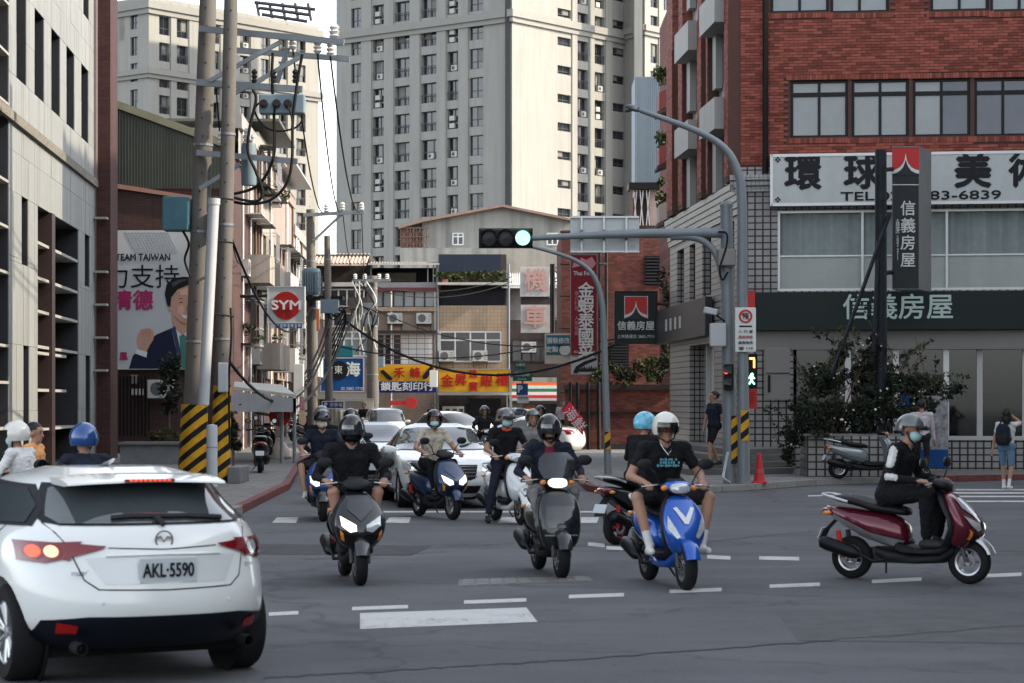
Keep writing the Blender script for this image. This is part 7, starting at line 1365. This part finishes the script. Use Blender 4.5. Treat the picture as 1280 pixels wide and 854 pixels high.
def person(label, M, J, st, vox=.0105):
    """J: joints in a local frame (x forward, y left, z up); M puts that frame in the world; st: clothes"""
    caps = []; k = st.get('build', 1.0)
    top, bot, skin, shoe = 0, 1, 2, 3; mats = [st['top'], st['bottom'], M_SKIN, st.get('shoe', M_SHOEB), st.get('sleeve', st['top']), st.get('sock', M_SOCK), K_WHITE]
    def C(a, b, r0, r1, m): caps.append((V(a), V(b), r0 * k, r1 * k, m))
    hip, chest, neck, head = V(J['hip']), V(J['chest']), V(J['neck']), V(J['head']); lat = V((0, 1, 0)); lat = Matrix.Rotation(J.get('twist', 0), 3, 'Z') @ lat
    C(hip + lat * .085, hip - lat * .085, .125, .125, bot); C(hip + V((0, 0, .05)) + lat * .05, hip.lerp(chest, .5) + lat * .055, .125, .120, top); C(hip + V((0, 0, .05)) - lat * .05, hip.lerp(chest, .5) - lat * .055, .125, .120, top)
    mid = hip.lerp(chest, .5)
    for s in (-1, 1): C(mid + lat * s * .055, chest + lat * s * .085, .12, .118, top)
    shl = {s: chest.lerp(neck, .62) + lat * s * .185 * k for s in (-1, 1)}
    C(shl[1], shl[-1], .072, .072, top); C(chest + V((0, 0, .02)) + lat * .07, chest + V((0, 0, .02)) - lat * .07, .11, .11, top); C(neck - V((0, 0, .05)), head - V((0, 0, .05)), .058, .052, skin)
    fw = V(J.get('face', (1, 0, 0))).normalized(); hu = V(J.get('headup', (0, 0, 1))).normalized(); hl = hu.cross(fw).normalized(); hu = fw.cross(hl)
    hp = lambda x, y, z: head + fw * x + hl * y + hu * z
    kk = 1 / k
    caps += [(hp(-.015, 0, .035), hp(.01, 0, .04), .088, .086, skin), (hp(.025, 0, -.02), hp(.035, 0, -.065), .072, .048, skin), (hp(.05, 0, -.09), hp(.055, 0, -.085), .03, .028, skin), (hp(.088, 0, .0), hp(.105, 0, -.025), .012, .015, skin), (hp(-.01, .082, -.01), hp(-.012, .085, .01), .018, .02, skin), (hp(-.01, -.082, -.01), hp(-.012, -.085, .01), .018, .02, skin)]
    for s, sd in ((1, 'L'), (-1, 'R')):
        w = V(J['hand' + sd]); el, w = ik(shl[s], w, .285 * k, .255 * k, V(J.get('elbowpole' + sd, (-.3, s * .8, -.8))))
        sl = st.get('sleeves', 'short'); C(shl[s], shl[s].lerp(el, .6), .066, .056, 4)
        if st.get('stripe'): ou = (lat * s + V((0, 0, .25))).normalized() * .030; C(shl[s] + ou * .9, el.lerp(shl[s], .42) + ou, .050, .044, 6); C(el + ou * .6, el.lerp(w, .25) + ou * .5, .036, .034, 6)
        C(shl[s].lerp(el, .6), el, .052, .045, skin if sl == 'short' else 4); C(el, w, .044, .031, skin if sl in ('short',) else 4)
        # hand: palm, four bent fingers of unequal length and a thumb; curled round the grip or hanging
        d = (w - el).normalized(); gp_ = J.get('grip' + sd); kn = V((0, 0, -1)) if not gp_ else V(gp_); side = (d.cross(kn)).normalized(); 
        if side.length < .5: side = V((1, 0, 0))
        hm = st.get('glove_i', skin); pe = w + d * .075; caps.append((w, pe, .027, .03, hm)); caps.append((w + side * .018, pe + side * .025, .02, .018, hm)); caps.append((w - side * .018, pe - side * .025, .02, .018, hm))
        for f, ln in enumerate((.9, 1., .94, .75)):
            b0 = pe + side * (.033 - .022 * f); curl = kn if gp_ else kn * .25 + d * .3; k1 = b0 + d * .036 * ln + curl * .008; k2 = k1 + (d * (.15 if gp_ else .8) + curl).normalized() * .03 * ln; k3 = k2 + (d * (-.8 if gp_ else .5) + curl).normalized() * .024 * ln
            for a, b in ((b0, k1), (k1, k2), (k2, k3)): caps.append((a, b, .0105, .0095, hm))
        tb = w + d * .03 + side * .028; caps.append((tb, tb + (side + d * .8 + kn * .5).normalized() * .035, .013, .011, hm)); t1_ = tb + (side + d * .8 + kn * .5).normalized() * .035; caps.append((t1_, t1_ + (d + kn).normalized() * .028, .011, .0095, hm))
        an = V(J['foot' + sd]); hj = hip + lat * s * .09; kn_, an = ik(hj, an, .44 * k, .43 * k, V(J.get('kneepole' + sd, (1, s * .35, .4))))
        lg = st.get('legs', 'long'); wide = st.get('leg_r', 1.)
        if lg == 'short': C(hj, hj.lerp(kn_, .86), .098, .078, bot); C(hj.lerp(kn_, .86), kn_, .066, .056, skin); C(kn_, kn_.lerp(an, .35), .056, .055, skin); C(kn_.lerp(an, .35), an, .055, .036, skin)
        else: C(hj, kn_, .095 * wide, .068 * wide, bot); C(kn_, kn_.lerp(an, .3), .066 * wide, .066 * wide, bot); C(kn_.lerp(an, .3), an + (kn_ - an).normalized() * .05, .064 * wide, .046 * wide, bot); C(an + (kn_ - an).normalized() * .06, an, .037, .037, 5)
        if st.get('socks'): C(an + (kn_ - an).normalized() * .15, an, .045, .042, 5)
        td = V(J.get('toe' + sd, (1, s * .15, 0))).normalized(); sole = an + V((0, 0, -.055)); C(sole - td * .045, sole + td * .06, .04, .042, 3); C(sole + td * .06, sole + td * .145, .042, .032, 3); C(an, sole, .04, .042, 3)
    mb = MB()
    for a, b, r0, r1, m in caps:
        if (b - a).length < 1e-5: b = a + V((0, 0, 1e-4))
        u = (b - a).normalized(); p = u.orthogonal().normalized(); q = u.cross(p); rings = []
        for t in (-80, -50, -20): rings.append([a + u * r0 * math.sin(R(t)) + (p * math.cos(j * .6283) + q * math.sin(j * .6283)) * r0 * math.cos(R(t)) for j in range(10)])
        for t in (20, 50, 80): rings.append([b + u * r1 * math.sin(R(t)) + (p * math.cos(j * .6283) + q * math.sin(j * .6283)) * r1 * math.cos(R(t)) for j in range(10)])
        mb.loft(rings)
    root = M @ V((hip.x, hip.y, min(V(J['footL']).z, V(J['footR']).z) - .09)); o = mb.build('person', mats, None)
    o.data.transform(M); o.data.transform(Matrix.Translation(-root)); o.location = root; W[o.name] = Matrix.Translation(root); tag(o, label, 'person')
    md = o.modifiers.new('skin', 'REMESH'); md.mode = 'VOXEL'; md.voxel_size = vox; md.use_smooth_shade = True
    if vox < .014: s2 = o.modifiers.new('soft', 'SMOOTH'); s2.factor = .5; s2.iterations = 3
    T = Matrix.Translation(-root) @ M; PEOPLE.append((o, [(T @ a, T @ b, r0, r1, m) for a, b, r0, r1, m in caps]))
    # head gear
    rot = Matrix((fw, hl, hu)).transposed(); Wd = lambda mb2: [setattr(mb2, 'v', [M @ q for q in mb2.v]), mb2][1]; hcn = head + hu * .03 - fw * .005
    he = st.get('helmet')
    if he:
        m = he[1]; full = he[0] == 'full'
        keep = (lambda d: d.z > -.72 and not (d.x > .52 and -.62 < d.z < (.30 if full else .34) and abs(d.y) < .8)) if full else (lambda d: (d.z > .30 or (d.x < .35 and d.z > -.55)))
        if he[0] == 'half': keep = lambda d: d.z > (.16 if d.x > -.2 else -.25)
        ho = Wd(ellshell(hcn, (.142, .122, .138), rot, keep, th=.016)).build('helmet', m, o, smooth=True)
        Wd(ellshell(hcn, (.146, .126, .142), rot, lambda d: .27 < d.z < .36 and d.x > .3 if not full else (.26 < d.z < .34 and d.x > .45), th=.016)).build('trim', M_PLAS_B, ho, smooth=True)
        if len(he) > 2 and he[2]: Wd(ellshell(hcn + fw * .008, (.152, .13, .145), rot, lambda d: d.x > .35 and -.42 < d.z < .42, th=.003)).build('visor', he[2], ho, smooth=True)
        if he[0] == 'half': Wd(ellshell(hcn + fw * .02, (.17, .125, .06), rot, lambda d: d.x > .55 and -.1 < d.z < .45, th=.008)).build('peak', M_PLAS_B, ho)
        for s in (-1, 1): Wd(MB().tube([head + hl * s * .105 + hu * .0, head + hl * s * .08 + fw * .03 - hu * .08, head + fw * .045 - hu * .125], .008, 5)).build('strap', M_PLAS_B, ho)
    else:
        hr = st.get('hair', M_HAIR); Wd(ellshell(head + hu * .042 - fw * .02, (.100, .092, .100), rot, lambda d: d.z > .15 - max(0, -d.x) * 1.1 and not (d.x > .62 and d.z < .52), th=.012)).build('hair', hr, o, smooth=True)
        if st.get('long'): Wd(MB().loft([sup(head - fw * x + hu * z, hl, fw, a, b, 12) for x, z, a, b in ((.05, .06, .09, .05), (.07, -.02, .095, .045), (.075, -.10, .085, .04), (.07, -.19, .06, .03), (.07, -.24, .02, .01))])).build('hair', hr, o, smooth=True)
        if st.get('bun'): Wd(MB().ell(head - fw * .11 + hu * .06, (.045, .045, .045), n=12)).build('hair_bun', hr, o, smooth=True)
    for s in (-1, 1): Wd(MB().ell(hp(.083, s * .033, .018), (.007, .014, .007), rot)).build('eye', M_INK, o); Wd(MB().box(hp(.089, s * .034, .042), (.006, .034, .007), rot)).build('eyebrow', M_HAIR, o)
    if st.get('mask'): Wd(ellshell(hp(.03, 0, -.045), (.085, .072, .062), rot, lambda d: d.x > .12 and abs(d.z) < .93, n=20, m=12, th=.004)).build('face_mask', st['mask'], o, smooth=True)
    elif not st.get('hide_mouth'): Wd(MB().box(hp(.088, 0, -.058), (.006, .04, .008), rot)).build('mouth', mat('lips', (.28, .11, .09), .5), o)
    if st.get('glasses'):
        g_ = MB()
        for s in (-1, 1): g_.lathe([(.02, 0), (.024, 0), (.024, .004), (.02, .004)], hp(.105, s * .034, .016), fw, 14, closed=True)
        Wd(g_).build('glasses', M_PLAS_B, o)
    return o
def flush_people():
    dg = bpy.context.evaluated_depsgraph_get(); dg.update()
    for o, caps in PEOPLE:
        me = bpy.data.meshes.new_from_object(o.evaluated_get(dg)); mats = list(o.data.materials); o.modifiers.clear(); o.data = me
        me.materials.clear()
        for m in mats: me.materials.append(m)
        n = len(me.polygons); c = np.zeros(n * 3); me.polygons.foreach_get('center', c); c = c.reshape(-1, 3); best = np.full(n, 1e9); idx = np.zeros(n, dtype=np.int32)
        for a, b, r0, r1, m in caps:
            a_, d = np.array(a), np.array(b - a); t = np.clip(((c - a_) @ d) / max(1e-9, d @ d), 0, 1); dist = np.linalg.norm(c - a_ - t[:, None] * d, axis=1) - (r0 + (r1 - r0) * t)
            w = dist < best; best[w] = dist[w]; idx[w] = m
        co = np.zeros(len(me.vertices) * 3); me.vertices.foreach_get('co', co); co = co.reshape(-1, 3); nr = np.zeros(len(me.vertices) * 3); me.vertices.foreach_get('normal', nr); nr = nr.reshape(-1, 3)
        cl = np.zeros(len(me.vertices)); lt = np.zeros(n, dtype=np.int32); me.polygons.foreach_get('loop_total', lt); vi = np.zeros(int(lt.sum()), dtype=np.int32); me.loops.foreach_get('vertex_index', vi); cl[vi] = np.repeat(np.isin(idx, (0, 1, 4)).astype(float), lt)
        w1 = np.sin(co @ np.array((21., 11, 34)) + 2.2 * np.sin(co @ np.array((9., -14, 21)))); w2 = np.sin(co @ np.array((-28., 19, 30)) + 2.5 * np.sin(co @ np.array((17., 12, -11)))); w3 = np.sin(co @ np.array((9., 15, -45)) + 3 * np.sin(co @ np.array((-8., 19, 13))))
        fold = (np.abs(w1) + np.abs(w2) * .8 + np.abs(w3) * .7) / 2.5 - .55; me.vertices.foreach_set('co', (co + nr * (fold * .012 * cl)[:, None]).ravel())
        me.polygons.foreach_set('material_index', idx); me.polygons.foreach_set('use_smooth', [True] * n)
def ride(lean=0., feet='floor', look=(1, 0, -.05), hipx=-.20, up_=.0, y=0):
    z = .865 + up_; J = dict(hip=(hipx, y, z), chest=(hipx + .05 + lean, y, z + .37), neck=(hipx + .08 + lean * 1.3, y, z + .53), head=(hipx + .115 + lean * 1.6, y, z + .655), face=look, handL=(.215, .30, 1.035), handR=(.215, -.30, 1.035), gripL=(.25, 0, -1), gripR=(.25, 0, -1), elbowpoleL=(-.5, .7, -.8), elbowpoleR=(-.5, -.7, -.8))
    if feet == 'floor': J.update(footL=(.24, .13, .445), footR=(.24, -.13, .445))
    elif feet == 'ground': J.update(footL=(.10, .34, .10), footR=(.10, -.34, .10), kneepoleL=(1, .5, .2), kneepoleR=(1, -.5, .2))
    elif feet == 'out': J.update(footL=(.30, .27, .42), footR=(.30, -.27, .42), kneepoleL=(1, .9, .5), kneepoleR=(1, -.9, .5))
    elif feet == 'oneleft': J.update(footL=(.12, .36, .10), footR=(.24, -.13, .445))
    elif feet == 'oneright': J.update(footR=(.12, -.36, .10), footL=(.24, .13, .445))
    return J
def MW(t): return Matrix.Translation(t.location) @ Matrix.Rotation(t.rotation_euler[2], 4, 'Z')
K_BLK = cloth('black', (.006, .006, .008)); K_NAVY = cloth('navy', (.010, .013, .024)); K_JEAN = cloth('denim', (.03, .05, .10)); K_BEIGE = cloth('beige', (.40, .36, .29)); K_GREY = cloth('grey', (.18, .18, .18)); K_WHITE = cloth('white', (.5, .5, .5)); K_DRED = cloth('dark_red', (.13, .012, .03)); K_ORG = cloth('orange', (.55, .27, .10)); K_CHAR = cloth('charcoal', (.016, .016, .018)); K_LILAC = cloth('lilac', (.42, .38, .40)); K_DSH = cloth('denim_light', (.10, .17, .27))
H_BLK = paint('helmet_black', (.006, .007, .009), .1, .15); H_WHT = paint('helmet_white', (.55, .54, .50), .05, .3); H_GRY = paint('helmet_grey', (.10, .105, .11), .3, .3); H_BLU = paint('helmet_blue', (.015, .06, .20), .2, .25); H_CYA = mat('helmet_cyan', (.14, .42, .58), .3, var=.8, scale=9, coat=.6)
VIS_D = mat('visor_dark', (.012, .015, .02), .05, spec=.9, coat=.5); VIS_C = glassmat('visor_clear', (.62, .55, .5), .05)
person('rider in black shirt with black full face helmet on the graphite scooter', MW(SCO['A']), ride(.02, 'floor', (1, -.05, -.05)), dict(top=K_BLK, bottom=K_BLK, legs='short', helmet=('full', H_BLK, VIS_D), mask=K_BLK, sleeves='three', build=1.12))
pC = person('rider in open dark jacket over red shirt on the black retro scooter', MW(SCO['C']), ride(.04, 'floor', (1, 0, -.05)), dict(top=K_NAVY, bottom=K_GREY, sleeves='long', helmet=('full', H_BLK, VIS_D), shoe=M_SHOEW, build=1.03))
pD = person('man in black printed shirt, shorts and white helmet on the blue scooter', MW(SCO['D']), ride(.03, 'out', (1, .1, -.05), up_=.03), dict(top=K_BLK, bottom=K_CHAR, legs='short', socks=1, shoe=M_SHOEW, helmet=('open', H_WHT, VIS_C), build=1.12))
pE = person('man in black track jacket with white sleeve stripes and mask on the maroon scooter', MW(SCO['E']), ride(.06, 'floor', (1, .0, -.05), up_=.01), dict(top=K_BLK, bottom=K_BLK, sleeves='long', helmet=('half', H_GRY, None), mask=M_MASK, glasses=1, shoe=M_SHOEB, build=1.14, stripe=1, leg_r=1.15))
person('rider in black with pale blue patterned helmet on the black scooter', MW(SCO['F']), ride(.02, 'floor', (1, -.35, -.05)), dict(top=K_BLK, bottom=K_BLK, sleeves='long', helmet=('open', H_CYA, None)))
person('masked rider in beige shirt and black helmet before the white saloon', MW(SCO['G']), ride(.02, 'floor', (1, -.35, -.05)), dict(top=K_BEIGE, bottom=K_BLK, helmet=('full', H_BLK, None), mask=M_MASK), .012)
pH = person('masked man in black shirt with red collar straddling the white scooter', MW(SCO['H']), ride(.0, 'oneright', (1, .05, -.05), up_=.03), dict(top=K_BLK, bottom=K_NAVY, helmet=('half', H_GRY, None), mask=M_MASK, glasses=1, build=1.06), .012)
person('front rider in dark top and cream mask on the dark blue scooter', MW(SCO['I']), ride(.03, 'out', (1, 0, -.05)), dict(top=K_NAVY, bottom=K_CHAR, legs='short', helmet=('half', H_BLK, None), mask=M_MASKW, shoe=M_SHOEW), .012)
Jp = ride(.0, 'out', (1, .2, 0), hipx=-.52, up_=.06); Jp.update(handL=(-.25, .16, 1.02), handR=(-.25, -.16, 1.02), footL=(-.1, .24, .42), footR=(-.1, -.24, .42)); person('pillion passenger in dark clothes behind the front rider', MW(SCO['I']), Jp, dict(top=K_BLK, bottom=K_BLK, helmet=('open', H_GRY, None), sleeves='long'), .014)
person('rider in white shirt and white helmet waiting by the stone building', MW(SCO['L0']), ride(.02, 'floor', (1, .3, -.05), up_=-.08), dict(top=K_WHITE, bottom=K_GREY, helmet=('open', H_WHT, None), mask=M_MASK, sleeves='long'), .012)
person('rider in navy shirt with glossy blue helmet beyond the hatchback', MW(SCO['L1']), ride(.03, 'floor', (1, .1, -.05), up_=-.07), dict(top=K_NAVY, bottom=K_BLK, helmet=('open', H_BLU, None)), .012)
for kx, lab, tp_, he in (('L2', 'rider in pale jacket waiting behind the retro scooter', K_GREY, H_GRY), ('L3', 'rider in dark jacket and black helmet following the dark blue scooter', K_CHAR, H_BLK), ('L4', 'rider in black further up the street near the red flag', K_BLK, H_BLK), ('L5', 'rider in dark jacket between the white cars', K_CHAR, H_GRY)): person(lab, MW(SCO[kx]), ride(.02, 'floor'), dict(top=tp_, bottom=K_BLK, helmet=('open', he, None), sleeves='long'), .018)
# clothing marks that sit on the bodies
def badge(o, name, m, M_, c, d, rot=None): 
    b = MB().ell(c, d, rot, 12, 6); b.v = [M_ @ q for q in b.v]; return b.build(name, m, o, smooth=True)
MC = MW(SCO['C']); sh = MB().loft([sup((x, 0, z), (0, 1, 0), (1, 0, 0), w, .03, 12) for x, z, w in ((-.06, 1.02, .05), (-.025, 1.14, .055), (-.005, 1.26, .06), (-.02, 1.35, .05))]); sh.v = [MC @ q for q in sh.v]; sh.build('red_shirt', K_DRED, pC, smooth=True)
MD = MW(SCO['D']); pr2 = MB(); rq = random.Random(2)
for i in range(9):
    for j in range(3):
        if rq.random() < .8: pr2.box((.062 - j * .004, -.105 + i * .026 + rq.uniform(-.004, .004), 1.255 - j * .03), (.012, rq.uniform(.012, .022), rq.uniform(.014, .028)))
pr2.v = [MD @ q for q in pr2.v]; pr2.build('shirt_print', mat('print_cyan', (.10, .28, .34), .7), pD, kind='stuff')
ch = MB().tube([(-.02, .07, 1.42), (.035, .03, 1.34), (.045, 0, 1.30), (.035, -.03, 1.34), (-.02, -.07, 1.42)], .005, 5); ch.v = [MD @ q for q in ch.v]; ch.build('necklace', M_CHROME, pD)
ME = MW(SCO['E'])
for z, w in ((1.30, .05), (1.20, .03)): pass
for s in ():
    sl_ = MB().tube([(-.12, s * .255, 1.37), (-.13, s * .28, 1.30), (-.14, s * .29, 1.22), (-.145, s * .292, 1.16)], [.02, .03, .03, .02], 8); sl_.v = [ME @ q for q in sl_.v]; sl_.build('white_stripe', K_WHITE, pE, smooth=True)
MH = MW(SCO['H']); cl_ = MB().tube([(-.13, .075, 1.43), (-.06, .06, 1.40), (-.045, 0, 1.385), (-.06, -.06, 1.40), (-.13, -.075, 1.43)], .016, 6); cl_.v = [MH @ q for q in cl_.v]; cl_.build('red_collar', cloth('red_collar', (.5, .06, .03)), pH)
# pedestrians: local frame x forward
def stand(h=1.7, stride=.15, look=(1, 0, 0), arms=None):
    k = h / 1.72; J = dict(hip=(0, 0, .93 * k), chest=(.01, 0, 1.28 * k), neck=(.0, 0, 1.46 * k), head=(.025, 0, 1.585 * k), face=look, footL=(stride, .10, .095), footR=(-stride, -.10, .095 + (.03 if stride > .1 else 0)), handL=(-stride * .6, .27, .84 * k), handR=(stride * .6, -.27, .84 * k), kneepoleL=(1, .1, 0), kneepoleR=(1, -.1, 0), toeL=(1, .1, 0), toeR=(1, -.1, -.1 if stride > .1 else 0))
    if arms: J.update(arms)
    return J
def PM(px, Y, z, rz): return Matrix.Translation((XP(px, Y), Y, z)) @ Matrix.Rotation(R(rz), 4, 'Z')
pg = person('girl in white top and denim shorts with navy backpack by the kerb', PM(1258, 46, 0, 60), stand(1.66, .14, (1, .3, 0), dict(handR=(.22, -.05, 1.52), elbowpoleR=(.3, -.8, -.6))), dict(top=K_WHITE, bottom=K_DSH, legs='short', socks=1, shoe=M_SHOEW, long=1, build=.92), .012)
bkM = PM(1258, 46, 0, 60); bp_ = thing('backpack', 'navy backpack worn by the girl in white', 'backpack', bkM @ V((-.2, 0, 1.0))); bk = MB().loft([sup((-.22, 0, z), (0, 1, 0), (1, 0, 0), w, d, 14, 3) for z, w, d in ((.92, .10, .06), (.98, .15, .09), (1.12, .155, .10), (1.28, .14, .08), (1.36, .08, .05))]); bk.v = [bkM @ q for q in bk.v]; bk.build('bag', K_NAVY, bp_, smooth=True)
b2 = MB().loft([sup((-.315, 0, z), (0, 1, 0), (1, 0, 0), w, d, 12, 3) for z, w, d in ((.96, .08, .02), (1.0, .11, .04), (1.12, .11, .04), (1.16, .08, .02))]); b2.v = [bkM @ q for q in b2.v]; b2.build('pocket', K_CHAR, bp_, smooth=True)
for s in (-1, 1): q_ = MB().tube([(-.14, s * .09, 1.36), (0, s * .10, 1.44), (.10, s * .10, 1.34), (.10, s * .11, 1.2), (-.12, s * .13, 1.02)], .016, 6); q_.v = [bkM @ p for p in q_.v]; q_.build('strap', K_NAVY, bp_)
person('man in dark shirt and shorts stepping down the grey steps', PM(893, 50.9, .34, -150), stand(1.70, .20, (1, -.2, 0)), dict(top=K_NAVY, bottom=K_BLK, legs='short', bun=1), .013)
person('man in pale lilac shirt walking past the bush', PM(1152, 48.6, .13, 75), stand(1.72, .15), dict(top=K_LILAC, bottom=K_CHAR, sleeves='long'), .013)
person('woman in orange top with hair bun standing by the stone building', PM(42, 27.5, 0, -10), stand(1.55, .05), dict(top=K_ORG, bottom=K_CHAR, bun=1, build=.95), .013)
for i, (px, Y, z, rz, tp_) in enumerate(((541, 100, 0, -90, K_CHAR), (703, 88, .13, -100, K_LILAC), (455, 100, 0, -90, K_BLK))): person(('distant pedestrian in charcoal before the key cutter shop', 'distant pedestrian in pale shirt under the striped awning', 'distant pedestrian in black beside the truck')[i], PM(px, Y, z, rz), stand(1.7, .1), dict(top=tp_, bottom=K_BLK), .022)
bpy.context.view_layer.update()
flush_bool(); flush_people(); flush_texts()
